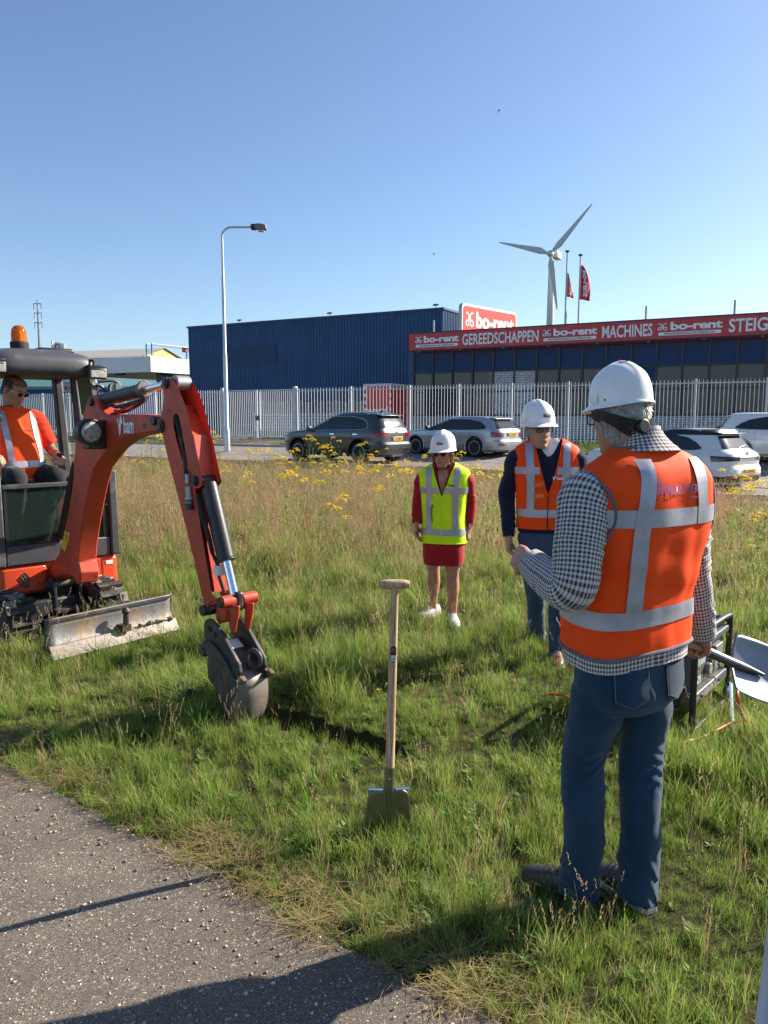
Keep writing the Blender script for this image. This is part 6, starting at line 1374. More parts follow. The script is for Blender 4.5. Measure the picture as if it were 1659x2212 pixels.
# jacket: torso, sleeves, collar
j = MB(); surf_mesh(j, T1, 0.925, 1.655, off=-0.007, nz=60, nt=110, cap=False, zfun=lambda th, z: hem1(th)*(1-sstep(0.92, 1.18, z))-0.012*(1-sstep(0.92, 1.03, z)))
SF = ((0.48, 0.09, 0.012, 0.042), (0.12, 0.09, 0.008, 0.06), (0.85, 0.10, 0.007, 0.05))
cloth_tube(j, [shL+Vector((0.09, 0.0, -0.01)), shL+Vector((-0.005, -0.0, -0.012)), shL.lerp(elL, 0.5)+Vector((-0.012, -0.008, 0)), elL, elL.lerp(wrL, 0.45)+Vector((0, 0, -0.012)), wrL.lerp(elL, 0.10)], [0.07, 0.088, 0.080, 0.074, 0.066, 0.053], 52, 16, SF, 0.005, 9, 2.2)
cloth_tube(j, [shR+Vector((-0.09, 0.0, -0.01)), shR+Vector((0.0, 0, -0.012)), shR.lerp(elR, 0.5)+Vector((0.004, 0.0, 0)), elR, elR.lerp(wrR, 0.5)+Vector((0, 0, 0)), wrR.lerp(elR, -0.02)], [0.07, 0.080, 0.071, 0.065, 0.058, 0.051], 52, 16, SF, 0.005, 9, 7.7)
j.build('jacket', GING, m1, smooth=True, angle=70)
NK = M1 @ Vector((0, -0.03, -0.09)); cN = Vector((0.043, -0.018, 0))
def collar_pt(u, v, dr=0.0):
    a = -math.pi/2+(u-0.5)*2*math.pi*0.94; back = 0.5-0.5*math.sin(a); zt = 1.655+0.055*back; zb = 1.628+0.012*back
    r_ = 0.072+0.046*(v**1.5)+dr; z = zt+(zb-zt)*v; lean = Vector((-0.012, 0.012, 0))*(1-v)
    return cN+lean+Vector((math.cos(a)*r_*1.05, math.sin(a)*r_*0.98, z))
MB().grid(lambda u, v: collar_pt(u, v), 60, 8, uv=lambda u, v: (u*0.5, v*0.085)).build('jacket_collar', GING, m1, smooth=True)
MB().grid(lambda u, v: collar_pt(u, 0.0, -0.006)+Vector((0, 0, 0.012-0.035*v)), 60, 3).build('shirt_collar', WSHIRT, m1, smooth=True)
# vest
vo = vest_mesh(T1, 0.965, 1.648, (1.10, 0.07), 80, 130, 0.002, hem1).build('vest', HI_OR, m1, smooth=True)
bh1 = lambda th: hem1(th)*0.6
def armhole(sgn, T, c, ry, rz_): pass
belt(T1, 1.09, 0.060, 0.006, hem=bh1).build('reflective_strip', REFL, vo, smooth=True); belt(T1, 1.425, 0.058, 0.006).build('reflective_strip', REFL, vo, smooth=True)
for xs, zlo in ((-0.088, 1.115), (0.188, 1.395)):
    fx = lambda z, xs=xs: xs+0.04*sstep(1.35, 1.6, z)*(-1 if xs > 0 else 1)*0.6
    vstrip(T1, fx, 0.055, zlo, 1.615, False, 0.0075, 60).build('reflective_strip', REFL, vo, smooth=True)
    vstrip(T1, fx, 0.055, 1.115, 1.615, True, 0.0075, 50).build('reflective_strip', REFL, vo, smooth=True)
MB().tube([T1.pt(th, 0.965, 0.004)+Vector((0, 0, hem1(th))) for th in np.linspace(0, 2*math.pi, 90)], 0.006, 6).build('hem_binding', TRIMG, vo, smooth=True)
MB().tube([T1.pt(th, 1.648, 0.004) for th in np.linspace(R(150), R(390), 60)], 0.005, 6).build('neck_binding', TRIMG, vo, smooth=True)
for sgn, sh in ((-1, shL), (1, shR)):       # armhole binding: loop around the shoulder on the vest surface
    pts = []
    for a in np.linspace(0, 2*math.pi, 50):
        z = 1.44+0.125*math.sin(a)+0.0; th = (0 if sgn > 0 else math.pi)+ (-sgn)*0
        y = sh.y-0.01+0.098*math.cos(a); zc_ = min(z, 1.60); pts.append(T1.yz(y, zc_, sgn > 0, 0.004))
    MB().tube(pts, 0.006, 6, caps=False).build('armhole_binding', TRIMG, vo, smooth=True)
# print on the back
PRN = mat('print_violet', (0.30, 0.16, 0.42), 0.6); PRN2 = mat('print_violet_dark', (0.22, 0.07, 0.16), 0.6)
bx0, bz0_ = 0.036, 1.515
def bk(x, z): return T1.xz(bx0+x, bz0_+z, False, 0.0068)      # seen from behind, +x is to the right on screen
t = fit_text(text_mesh('DELTA', 1, bold=0.03), 0.080, 0.029); place_mesh(t, lambda x, y, z: bk(-0.004+x, y)); obj('lettering', t, PRN, vo)
t = fit_text(text_mesh('FiBER', 1, bold=0.01), 0.068, 0.029); place_mesh(t, lambda x, y, z: bk(0.074+x, y)); obj('lettering', t, PRN2, vo)
t = fit_text(text_mesh('NETWERK', 1), 0.036, 0.007); place_mesh(t, lambda x, y, z: bk(0.086+x, -0.028+y)); obj('lettering', t, PRN, vo)
for i, (xx, hh2) in enumerate(((-0.091, 0.066), (-0.073, 0.052), (-0.059, 0.038))):
    v2, f = ribbon([(xx+0.010*(t_**2), -0.014+hh2*t_) for t_ in np.linspace(0, 1, 8)], 0.007); MB().add([bk(p.x, p.y) for p in v2], f).build('print_arc', PRN, vo, recalc=False)
# head gear
helmet(M1 @ Matrix.Translation((0, 0, 0.008)) @ Matrix.Rotation(R(3), 4, 'X'), m1, dot=True, k=0.86)
reg = lambda th, z: not (R(20) < (th % (2*math.pi)) < R(160)) and not (abs(math.cos(th)) > 0.9 and z < -0.0)
sh_ = MB(); sh_.grid(lambda u, v: M1 @ (HS.raw(R(172)+R(196)*u, -0.085+0.125*v+0.045*abs(2*u-1)**3*(1-v), 0.006)*K1), 40, 14); sh_.build('hair', GHAIR, m1, smooth=True)
hair_strands('hair_strands', M1, ((R(168), R(372)), (-0.085, 0.045), lambda th, z: z > -0.085+0.05*abs((th-R(270))/R(100))**3), 4200, 0.018, GHAIR, m1, off=0.004, width=0.0016, k=K1, down=(0, -0.05, -1))
def strapz(u): return -0.058*math.sin(math.pi*u)**1.2+0.020
MB().grid(lambda u, v: M1 @ (HS.raw(R(170)+R(200)*u, strapz(u)-0.012-0.022*math.sin(math.pi*u)+(0.030+0.024*math.sin(math.pi*u))*v, 0.0205)*K1), 50, 4).build('helmet_strap', VBLK, m1, smooth=True)
c0_ = M1 @ (HS.raw(R(268), -0.038, 0.020)*K1); c1_ = M1 @ (HS.raw(R(268), -0.038, 0.036)*K1); MB().cyl(c0_, c1_, 0.027, 0.024, n=24).build('strap_knob', VBLK, m1, bevel=0.004)
MB().grid(lambda u, v: M1 @ (HS.raw(R(150)+R(24)*u, 0.012+0.03*v-0.02*u, 0.013)*K1), 8, 3).build('helmet_strap', VBLK, m1, smooth=True)
glasses(M1, m1, 'black', K1); face_details(M1, m1, K1, GHAIR)
# the shovel itself
STAIN = mat('stainless', (0.20, 0.21, 0.24), 0.42, metal=0.95, var=0.08, scale=8); ASHW = mat('ash_wood', (0.55, 0.40, 0.26), 0.55, var=0.12, scale=5, col2=(0.47, 0.32, 0.20))
hs2 = empty('carried_shovel', hgrip, 0, 'stainless steel shovel carried level in the right hand of the person in front', 'shovel')
A_ = SHD; U_ = Vector((0.08, 0.58, 0.82)); U_ = (U_-A_*U_.dot(A_)).normalized(); V_ = A_.cross(U_)      # U_: across the blade, V_: its normal
def sp(a, u=0, v=0): return A_*(a-0.03)+U_*u+V_*v
MB().tube([sp(-0.70), sp(-0.4), sp(0.06)], 0.0165, 14).build('handle', ASHW, hs2, smooth=True)
MB().tube([sp(-0.70, -0.06), sp(-0.70, 0), sp(-0.70, 0.06)], [0.014, 0.018, 0.014], 12).build('grip', ASHW, hs2, smooth=True)
MB().tube([sp(0.045), sp(0.06), sp(0.14), sp(0.20, 0, 0.004), sp(0.30, 0, 0.010)], [0.0185, 0.019, 0.018, 0.016, 0.006], 14).build('socket', STAIN, hs2, smooth=True)
def bladept(u, v): 
    a = 0.155+0.30*v; w = 0.125*float(np.interp(v, [0, 0.06, 0.3, 0.8, 1], [0.82, 0.96, 1.0, 0.96, 0.86])); x = (u-0.5)*2
    return sp(a, x*w, 0.040*(x*x)*(0.6+0.4*v)-0.006+0.02*v*v)
o = MB().grid(bladept, 20, 24).build('blade', STAIN, hs2, smooth=True); so = o.modifiers.new('s', 'SOLIDIFY'); so.thickness = 0.002
for sx in (-1, 1): MB().tube([sp(0.150, sx*0.03, 0.008), sp(0.150, sx*0.115, 0.030)], 0.006, 8).build('tread', STAIN, hs2, smooth=True)

# ----------------------------------------------------------------- generic upright figure facing us
def standing(name, label, loc, F, H, sex, T_rows, arms, legs, headpos, headF, headpitch, skin, kh=1.0, vox=0.006):
    root = empty(name, loc, yaw_of(F), label, 'person'); return root

# ----------------------------------------------------------------- man in the orange vest facing us
F2 = Vector((-0.10, -0.995, 0)).normalized(); P2 = gnd(1170, 1418); P2.z = 0
m2 = empty('person', P2, yaw_of(F2), 'person facing us in orange vest over navy jumper and jeans, white helmet and glasses', 'person')
YW2 = yaw_of(F2); R2 = Matrix.Rotation(-YW2, 3, 'Z')
def l2(p): return R2 @ (Vector(p)-P2)
def disp2(p): return 0.006*noise.noise((p.x*8, p.y*8, p.z*4+9))+0.003*noise.noise((p.x*19, p.y*19, p.z*9))
# local +x is the figure's right = screen left
T2 = Surf([(0.92, 0, 0.0, 0.205, 0.140, 0.12, 2.4), (1.02, 0, 0.0, 0.205, 0.145, 0.12, 2.4), (1.15, 0, 0.0, 0.208, 0.140, 0.12, 2.4), (1.30, 0, 0.0, 0.220, 0.138, 0.125, 2.4), (1.42, 0, 0.0, 0.236, 0.128, 0.125, 2.4), (1.49, 0, -0.005, 0.238, 0.112, 0.118, 2.4), (1.535, 0, -0.01, 0.215, 0.10, 0.105, 2.3), (1.565, 0, -0.012, 0.172, 0.088, 0.09, 2.2), (1.590, 0, -0.012, 0.122, 0.078, 0.08, 2.15), (1.605, 0, -0.01, 0.092, 0.07, 0.075, 2.1)], disp2)
sR = Vector((0.205, -0.005, 1.455)); sL = Vector((-0.205, -0.005, 1.455)); eR = Vector((0.272, -0.05, 1.215)); wR = l2(at(1099, 1165, P2.y-0.02)); eL = Vector((-0.275, -0.04, 1.215)); wL = Vector((-0.27, 0.06, 0.97))
hd2 = l2(at(1163, 930, P2.y-0.05)); FH2 = Vector((0.22, -0.975, 0)); M2 = headmat(hd2, yaw_of(FH2)-YW2, R(-2), R(2)); K2 = 1.04
b = MB(); head_geo(b, M2, K2); capchain(b, [M2 @ Vector((0, -0.015, -0.07)), Vector((0, -0.02, 1.56)), Vector((0, -0.01, 1.45))], [0.056, 0.06, 0.09], 16)
capchain(b, [(0, 0, 1.42), (0, 0, 1.2), (0, 0, 0.95)], [0.11, 0.115, 0.11], 14, 2)
for s_, e_, w_ in ((sR, eR, wR), (sL, eL, wL)): capchain(b, [s_*0.6+Vector((0, 0, 0.58)), s_, e_, w_], [0.06, 0.05, 0.04, 0.027], 12)
hand(b, wR, (wR-eR).normalized()+Vector((-0.05, 0.12, -0.4)), Vector((-0.8, 0.35, 0)), -1, curl=0.55, thumb_curl=0.5, size=1.05); hand(b, wL, Vector((0, 0.3, -1)), Vector((0.9, 0.2, 0)), +1, curl=0.45)
hR = Vector((0.10, 0, 0.88)); hL_ = Vector((-0.10, 0, 0.88)); aR = l2(gnd(1160, 1392)); aR.z = 0.09; aL = l2(gnd(1203, 1428)); aL.z = 0.09
kR = hR.lerp(aR, 0.5)+Vector((0.0, 0.03, 0.02)); kL = hL_.lerp(aL, 0.5)+Vector((0, 0.03, 0.02))
capchain(b, [hR, kR, aR], [0.07, 0.05, 0.034], 12); capchain(b, [hL_, kL, aL], [0.07, 0.05, 0.034], 12)
bd2 = fuse(b, 'body', SKIN, m2, 0.006, 2)
j = MB(); PE2 = Surf([(0.74, 0, 0, 0.14, 0.10, 0.11, 2.3), (0.82, 0, 0, 0.178, 0.125, 0.13, 2.4), (0.92, 0, 0, 0.182, 0.125, 0.115, 2.4), (1.0, 0, 0, 0.178, 0.12, 0.11, 2.4)], disp2); surf_mesh(j, PE2, 0.74, 1.0, nz=12)
cloth_tube(j, [hR+Vector((0, 0, 0.03)), hR.lerp(kR, 0.5), kR, kR.lerp(aR, 0.5), aR, aR+Vector((0, 0, -0.05))], [0.096, 0.09, 0.074, 0.068, 0.062, 0.066], 36, 10, JF, 0.009, 9, 3.3, closed=True); cloth_tube(j, [hL_+Vector((0, 0, 0.03)), hL_.lerp(kL, 0.5), kL, kL.lerp(aL, 0.5), aL, aL+Vector((0, 0, -0.05))], [0.096, 0.09, 0.074, 0.068, 0.062, 0.066], 36, 10, JF, 0.009, 9, 8.3, closed=True)
fuse(j, 'jeans', DENIM2, m2, 0.007, 2)
shoe(m2, aR, R2 @ Vector((-0.95, -0.25, 0)), SHOEB, 0.30, sole=SHOEB); shoe(m2, aL, R2 @ Vector((-0.2, -1, 0)), SHOEBR, 0.30)
j = MB(); surf_mesh(j, T2, 0.93, 1.60, off=-0.012, nz=40, nt=80, cap=False)
cloth_tube(j, [sR+Vector((-0.08, 0, -0.01)), sR+Vector((0.005, 0, -0.01)), sR.lerp(eR, 0.5), eR, eR.lerp(wR, 0.5), wR.lerp(eR, 0.06)], [0.06, 0.074, 0.066, 0.060, 0.052, 0.043], 36, 12, SF, 0.005, 9, 1.0); cloth_tube(j, [sL+Vector((0.08, 0, -0.01)), sL+Vector((-0.005, 0, -0.01)), sL.lerp(eL, 0.5), eL, eL.lerp(wL, 0.5), wL.lerp(eL, 0.06)], [0.06, 0.074, 0.066, 0.060, 0.052, 0.043], 36, 12, SF, 0.005, 9, 4.0)
j.build('jumper', NAVY, m2, smooth=True, angle=70)
# white shirt: V and collar points
MB().grid(lambda u, v: T2.xz((u-0.5)*2*(0.012+0.068*v), 1.475+0.125*v, True, -0.006), 14, 12).build('shirt_front', WSHIRT, m2, smooth=True)
def col2(u, v):
    a = math.pi/2+(u-0.5)*2*math.pi; fr = 0.5+0.5*math.sin(a); r_ = 0.064+0.020*v; z = 1.612-0.028*fr-0.030*v
    return Vector((math.cos(a)*r_*1.04, math.sin(a)*r_*1.0-0.012, z))
MB().grid(lambda u, v: col2(0.02+0.96*u+(0.0), v) if True else None, 50, 6).build('shirt_collar', WSHIRT, m2, smooth=True)
for sx in (-1, 1):
    MB().grid(lambda u, v: T2.xz(sx*((0.010+0.010*v)*(1-u)+(0.030+0.048*v)*u), 1.478+0.02*u+0.112*v-0.02*u*v, True, 0.016-0.006*v), 5, 8).build('collar_wing', WSHIRT, m2, smooth=True)
vo = vest_mesh(T2, 0.965, 1.60, (1.20, 0.105), 70, 110, 0.002).build('vest', HI_OR, m2, smooth=True)
belt(T2, 1.075, 0.055, 0.006).build('reflective_strip', REFL, vo, smooth=True)
belt(T2, 1.375, 0.050, 0.006, th0=T2.theta(0.058, 1.375), th1=T2.theta(-0.058, 1.375)-2*math.pi).build('reflective_strip', REFL, vo, smooth=True)
for xs in (-0.115, 0.115):
    fx = lambda z, xs=xs: xs+0.012*(1 if xs > 0 else -1)*sstep(1.3, 1.55, z)
    vstrip(T2, fx, 0.050, 1.10, 1.565, True, 0.0078, 50).build('reflective_strip', REFL, vo, smooth=True); vstrip(T2, fx, 0.05, 1.1, 1.565, False, 0.0078, 40).build('reflective_strip', REFL, vo, smooth=True)
MB().tube([T2.xz(0.0, z, True, 0.005) for z in np.linspace(0.965, 1.20, 14)], 0.004, 6).build('front_edge', VBLK, vo, smooth=True)
for sgn in (-1, 1): MB().tube([T2.xz(sgn*0.105*((z-1.2)/0.4)**0.9, z, True, 0.004) for z in np.linspace(1.2, 1.595, 24)], 0.0035, 6).build('neck_binding', HI_OR, vo, smooth=True)
bam_logo(vo, lambda x, y: T2.xz(-0.062-x, 1.325+y, True, 0.009), 0.085, 0.033, WHITE_LET)
for z_ in (1.26, 1.18): MB().grid(lambda u, v: T2.xz(0.03+0.055*u, z_+0.03*v+0.01*(1-u), True, 0.009), 6, 3).build('velcro_tab', fabric('tab_orange', (0.95, 0.22, 0.06), 0.1), vo, smooth=True)
MB().grid(lambda u, v: T2.xz(-0.055-0.022*u, 1.015+0.022*v, True, 0.008), 3, 3).build('badge', VBLK, vo, smooth=True)
MB().tube([T2.pt(th, 0.965, 0.004) for th in np.linspace(0, 2*math.pi, 70)], 0.004, 6).build('hem_binding', HI_OR, vo, smooth=True)
helmet(M2 @ Matrix.Rotation(R(4), 4, 'X'), m2, sticker=R(6), k=K2); glasses(M2, m2, 'black', K2); face_details(M2, m2, K2, GHAIR, 0.15)
hair_strands('hair', M2, ((R(150), R(390)), (-0.055, 0.03), lambda th, z: z > -0.055+0.06*abs((th-R(270))/R(115))**3), 1500, 0.022, GHAIR, m2, off=0.002, k=K2)

# ----------------------------------------------------------------- woman in the yellow vest
F3 = Vector((-0.22, -0.975, 0)).normalized(); P3_ = gnd(957, 1345); P3_.z = 0; YW3 = yaw_of(F3); R3 = Matrix.Rotation(-YW3, 3, 'Z')
def l3(p): return R3 @ (Vector(p)-P3_)
m3 = empty('person', P3_, YW3, 'person in yellow vest over red dress with sunglasses, white helmet and white trainers', 'person')
def disp3(p): return 0.006*noise.noise((p.x*9, p.y*9, p.z*4+5))+0.003*noise.noise((p.x*21, p.y*21, p.z*10))
zsh = 1.36
T3 = Surf([(0.66, 0, 0, 0.195, 0.14, 0.14, 2.4), (0.78, 0, 0, 0.190, 0.14, 0.14, 2.4), (0.95, 0, 0, 0.182, 0.135, 0.125, 2.4), (1.08, 0, 0, 0.190, 0.138, 0.118, 2.4), (1.20, 0, 0, 0.210, 0.132, 0.115, 2.4), (1.275, 0, -0.003, 0.215, 0.112, 0.108, 2.4), (1.315, 0, -0.008, 0.198, 0.096, 0.096, 2.3), (1.342, 0, -0.01, 0.150, 0.083, 0.085, 2.2), (1.362, 0, -0.01, 0.105, 0.070, 0.075, 2.15), (1.378, 0, -0.01, 0.075, 0.062, 0.068, 2.1)], disp3)
sR = Vector((0.178, 0, 1.24)); sL = Vector((-0.178, 0, 1.24)); wR = l3(at(900, 1135, P3_.y-0.03)); wL = l3(at(1012, 1143, P3_.y-0.03)); eR = sR.lerp(wR, 0.52)+Vector((0.02, -0.05, 0.0)); eL = sL.lerp(wL, 0.52)+Vector((-0.02, -0.05, 0))
hd3 = l3(at(957, 981, P3_.y-0.05)); FH3 = Vector((-0.38, -0.925, 0)); M3 = headmat(hd3, yaw_of(FH3)-YW3, R(-3), 0); K3 = 0.93
b = MB(); head_geo(b, M3, K3); capchain(b, [M3 @ Vector((0, -0.015, -0.06)), Vector((0, -0.015, 1.345)), Vector((0, 0.0, 1.24))], [0.045, 0.047, 0.085], 16)
capchain(b, [(0, 0.02, 1.24), (0, 0, 1.0), (0, 0, 0.75)], [0.095, 0.095, 0.11], 14, 2)
for s_, e_, w_ in ((sR, eR, wR), (sL, eL, wL)): capchain(b, [s_*0.6+Vector((0, 0, 0.50)), s_, e_, w_], [0.05, 0.042, 0.034, 0.022], 12)
hand(b, wR, Vector((0.02, 0.05, -1)), Vector((-0.95, 0.2, 0)), -1, curl=0.30, size=0.88, thumb_curl=0.3); hand(b, wL, Vector((-0.02, 0.10, -1)), Vector((0.8, -0.3, 0)), +1, curl=0.30, size=0.88, thumb_curl=0.2)
aR = l3(gnd(935, 1332)); aR.z = 0.075; aL = l3(gnd(978, 1346)); aL.z = 0.075; hR = Vector((0.085, 0, 0.76)); hL_ = Vector((-0.085, 0, 0.76))
kR = Vector((aR.x*0.75+0.02, aR.y+0.03, 0.42)); kL = Vector((aL.x*0.75-0.02, aL.y+0.03, 0.42))
for h_, k_, a_ in ((hR, kR, aR), (hL_, kL, aL)): capchain(b, [h_, k_+Vector((0, 0, 0.10)), k_, k_+Vector((0, -0.012, -0.10)), a_.lerp(k_, 0.35), a_, a_+Vector((0, 0, -0.04))], [0.085, 0.066, 0.052, 0.056, 0.042, 0.033, 0.034], 16, 3)
fuse(b, 'body', SKIN2, m3, 0.0055, 2)
DR = Surf([(0.515, 0, 0.0, 0.168, 0.13, 0.14, 2.5), (0.60, 0, 0, 0.178, 0.138, 0.15, 2.5), (0.72, 0, 0, 0.180, 0.135, 0.135, 2.4), (0.95, 0, 0, 0.16, 0.115, 0.11, 2.4), (1.20, 0, 0, 0.18, 0.115, 0.10, 2.4), (1.28, 0, -0.003, 0.18, 0.095, 0.09, 2.4), (1.33, 0, -0.01, 0.14, 0.08, 0.08, 2.2), (1.375, 0, -0.01, 0.066, 0.055, 0.062, 2.1)], disp3)
j = vest_mesh(DR, 0.515, 1.375, (1.09, 0.062), 60, 90, 0.0)
cloth_tube(j, [sR+Vector((-0.07, 0, -0.01)), sR+Vector((0.005, 0, -0.01)), sR.lerp(eR, 0.5), eR, eR.lerp(wR, 0.5), wR.lerp(eR, 0.10)], [0.05, 0.062, 0.06, 0.054, 0.048, 0.042], 32, 12, SF, 0.004, 11, 1.4); cloth_tube(j, [sL+Vector((0.07, 0, -0.01)), sL+Vector((-0.005, 0, -0.01)), sL.lerp(eL, 0.5), eL, eL.lerp(wL, 0.5), wL.lerp(eL, 0.10)], [0.05, 0.062, 0.06, 0.054, 0.048, 0.042], 32, 12, SF, 0.004, 11, 6.4)
j.build('dress', REDC, m3, smooth=True, angle=70)
for sx in (-1, 1):
    pts = [DR.xz(sx*(0.062*((z-1.09)/0.285)**0.9+0.008), z, True, 0.006) for z in np.linspace(1.16, 1.372, 16)]; w2 = 0.018
    MB().add([q for p in pts for q in (p, p+Vector((sx*w2, 0.004, 0.012)))], [(2*i, 2*i+1, 2*i+3, 2*i+2) for i in range(len(pts)-1)]).build('dress_lapel', REDC, m3, smooth=True)
vo = vest_mesh(T3, 0.705, 1.372, (1.09, 0.098), 60, 100, 0.002).build('vest', HI_YE, m3, smooth=True)
belt(T3, 0.80, 0.052, 0.006).build('reflective_strip', REFL, vo, smooth=True)
belt(T3, 1.145, 0.050, 0.006, th0=T3.theta(0.024, 1.145), th1=T3.theta(-0.024, 1.145)-2*math.pi).build('reflective_strip', REFL, vo, smooth=True)
for xs in (-0.105, 0.105):
    fx = lambda z, xs=xs: xs+0.010*(1 if xs > 0 else -1)*sstep(1.1, 1.3, z)
    vstrip(T3, fx, 0.047, 0.825, 1.338, True, 0.0078, 50).build('reflective_strip', REFL, vo, smooth=True); vstrip(T3, fx, 0.047, 0.825, 1.338, False, 0.0078, 40).build('reflective_strip', REFL, vo, smooth=True)
bam_logo(vo, lambda x, y: T3.xz(-0.060-x, 1.195+y-0.12*x, True, 0.008), 0.082, 0.030, mat('logo_green', (0.01, 0.05, 0.03), 0.6))
MB().tube([T3.xz(0.002, z, True, 0.0045) for z in np.linspace(0.705, 1.09, 14)], 0.003, 6).build('front_edge', HI_YE, vo, smooth=True)
for sgn in (-1, 1): MB().tube([T3.xz(sgn*0.098*((z-1.09)/0.282)**0.9, z, True, 0.004) for z in np.linspace(1.09, 1.368, 20)], 0.0035, 6).build('neck_binding', HI_YE, vo, smooth=True)
MB().tube([T3.pt(th, 0.705, 0.003) for th in np.linspace(0, 2*math.pi, 60)], 0.004, 6).build('hem_binding', HI_YE, vo, smooth=True)
MB().grid(lambda u, v: T3.xz(0.04+0.05*u, 1.06-0.03*v, True, 0.009), 6, 3).build('pocket_flap', HI_YE, vo, smooth=True)
MB().tube([T3.xz(0.075+0.01*math.sin(t_*3), 1.03-0.14*t_, True, 0.010) for t_ in np.linspace(0, 1, 10)], 0.0045, 6).build('zip', TRIMG, vo, smooth=True)
helmet(M3 @ Matrix.Rotation(R(2), 4, 'X'), m3, sticker=R(4), k=K3*1.02); glasses(M3, m3, 'sun', K3); face_details(M3, m3, K3, BHAIR, 0.8, eyes=False)
rnd = random.Random(5); cu = MB()
for i in range(90):
    th = rnd.uniform(R(165), R(375)); z = rnd.uniform(-0.03, 0.03); 
    if i < 14: th = rnd.choice([R(172), R(8)])+rnd.uniform(-.15, .15)
    p = HS.raw(th, z, 0.008); o_ = Vector((p.x, p.y, 0)).normalized(); s_ = Vector((-o_.y, o_.x, 0)); L3 = rnd.uniform(0.05, 0.095); ph = rnd.uniform(0, 6); pts = []
    for t_ in np.linspace(0, 1, 12): pts.append(M3 @ ((p+Vector((0, 0, -L3*t_))+o_*(0.012*math.sin(math.pi*t_)+0.006*math.cos(ph+t_*12)*t_)+s_*0.010*math.sin(ph+t_*11)*t_)*K3))
    cu.tube(pts, [0.0052*(1-0.6*abs(t_-0.4)) for t_ in np.linspace(0, 1, 12)], 5)
cu.build('hair', BHAIR, m3, smooth=True, recalc=False)
MB().cyl(wL+Vector((0, 0, 0.028)), wL+Vector((0, 0, 0.040)), 0.031, n=20).build('watch_strap', SIL, m3, smooth=True); wv = Vector((-0.55, 0.8, 0)).normalized(); MB().cyl(wL+Vector((0, 0, 0.034))+wv*0.028, wL+Vector((0, 0, 0.034))+wv*0.037, 0.014, n=16).build('watch_face', WHITE, m3)
shoe(m3, aR, R3 @ Vector((-0.75, -0.65, 0)), SHOEW, 0.25, sole=SHOEW); shoe(m3, aL, R3 @ Vector((0.05, -1, 0)), SHOEW, 0.25, sole=SHOEW)

# ----------------------------------------------------------------- excavator driver (sits in the cab, faces the boom)
sy = -0.23; P4 = XC + XD*(-0.16)+XN*sy + Vector((0, 0, 1.20)); F4 = (XD*0.97+XN*0.15).normalized(); YW4 = yaw_of(F4)
m4 = empty('person', P4, YW4, 'person in orange shirt and glasses seated at the controls in the excavator cab', 'person')
R4 = Matrix.Rotation(-YW4, 3, 'Z')
def l4(p): return R4 @ (Vector(p)-P4)
def x2w(p): return XC + XD*p[0]+XN*p[1]+Vector((0, 0, p[2]))
def disp4(p): return 0.008*noise.noise((p.x*7, p.y*7, p.z*5+1))+0.004*noise.noise((p.x*16, p.y*16, p.z*12))
# local: x to the driver's right, y forward, z up from the seat
T4 = Surf([(0.02, 0, 0.03, 0.205, 0.18, 0.13, 2.4), (0.12, 0, 0.04, 0.215, 0.195, 0.12, 2.4), (0.25, 0, 0.03, 0.208, 0.18, 0.12, 2.4), (0.40, 0, 0.0, 0.215, 0.155, 0.125, 2.4), (0.50, 0, -0.01, 0.215, 0.13, 0.12, 2.4), (0.565, 0, -0.01, 0.195, 0.105, 0.11, 2.3), (0.61, 0, -0.01, 0.14, 0.085, 0.09, 2.2), (0.64, 0, -0.005, 0.078, 0.072, 0.075, 2.1)], disp4)
hd4 = l4(at(21, 838, (P4+F4*0.10).y)); FH4 = (XD*0.86+XN*0.5).normalized(); M4 = headmat(Vector((0.0, 0.045, 0.765)), yaw_of(FH4)-YW4, R(-27), 0); K4 = 1.05
sR = Vector((0.19, 0, 0.52)); sL = Vector((-0.19, 0, 0.52)); wL = l4(x2w((JX-0.055, JY+0.005, JZ+0.01))); wR = l4(x2w((0.035, -0.47, 1.44))); eL = Vector((-0.30, 0.05, 0.26)); eR = Vector((0.28, 0.05, 0.26))
b = MB(); head_geo(b, M4, K4); capchain(b, [M4 @ Vector((0, -0.02, -0.06)), Vector((0, -0.01, 0.6)), Vector((0, 0, 0.5))], [0.06, 0.065, 0.09], 16); capchain(b, [(0, 0, 0.48), (0, 0.02, 0.25), (0, 0.02, 0.05)], [0.115, 0.13, 0.13], 14, 2)
for s_, e_, w_, sg in ((sR, eR, wR, -1), (sL, eL, wL, 1)):
    capchain(b, [s_*0.6+Vector((0, 0, 0.2)), s_, s_.lerp(e_, 0.6), e_, e_.lerp(w_, 0.3), w_], [0.065, 0.056, 0.05, 0.045, 0.044, 0.029], 14)
    hand(b, w_, (w_-e_).normalized()+Vector((0.0, 0.25, -0.25)), Vector((0.15*sg, -0.15, -1)), -1*sg if True else 1, curl=0.75, size=1.08, thumb_curl=0.5)
hR = Vector((0.10, 0.05, 0.0)); hL_ = Vector((-0.10, 0.05, 0)); kR = Vector((0.16, 0.33, 0.06)); kL = Vector((-0.17, 0.34, 0.06)); aR = Vector((0.14, 0.13, -0.5)); aL = Vector((-0.12, 0.13, -0.5))
for h_, k_, a_ in ((hR, kR, aR), (hL_, kL, aL)): capchain(b, [h_, k_, a_], [0.075, 0.055, 0.04], 12)
fuse(b, 'body', SKIN2, m4, 0.006, 2)
j = MB(); surf_mesh(j, Surf([(-0.09, 0, 0.0, 0.18, 0.15, 0.13, 2.5), (0.0, 0, 0.0, 0.20, 0.17, 0.13, 2.5), (0.08, 0, 0.02, 0.2, 0.17, 0.12, 2.5)], disp4), -0.09, 0.08, nz=10)
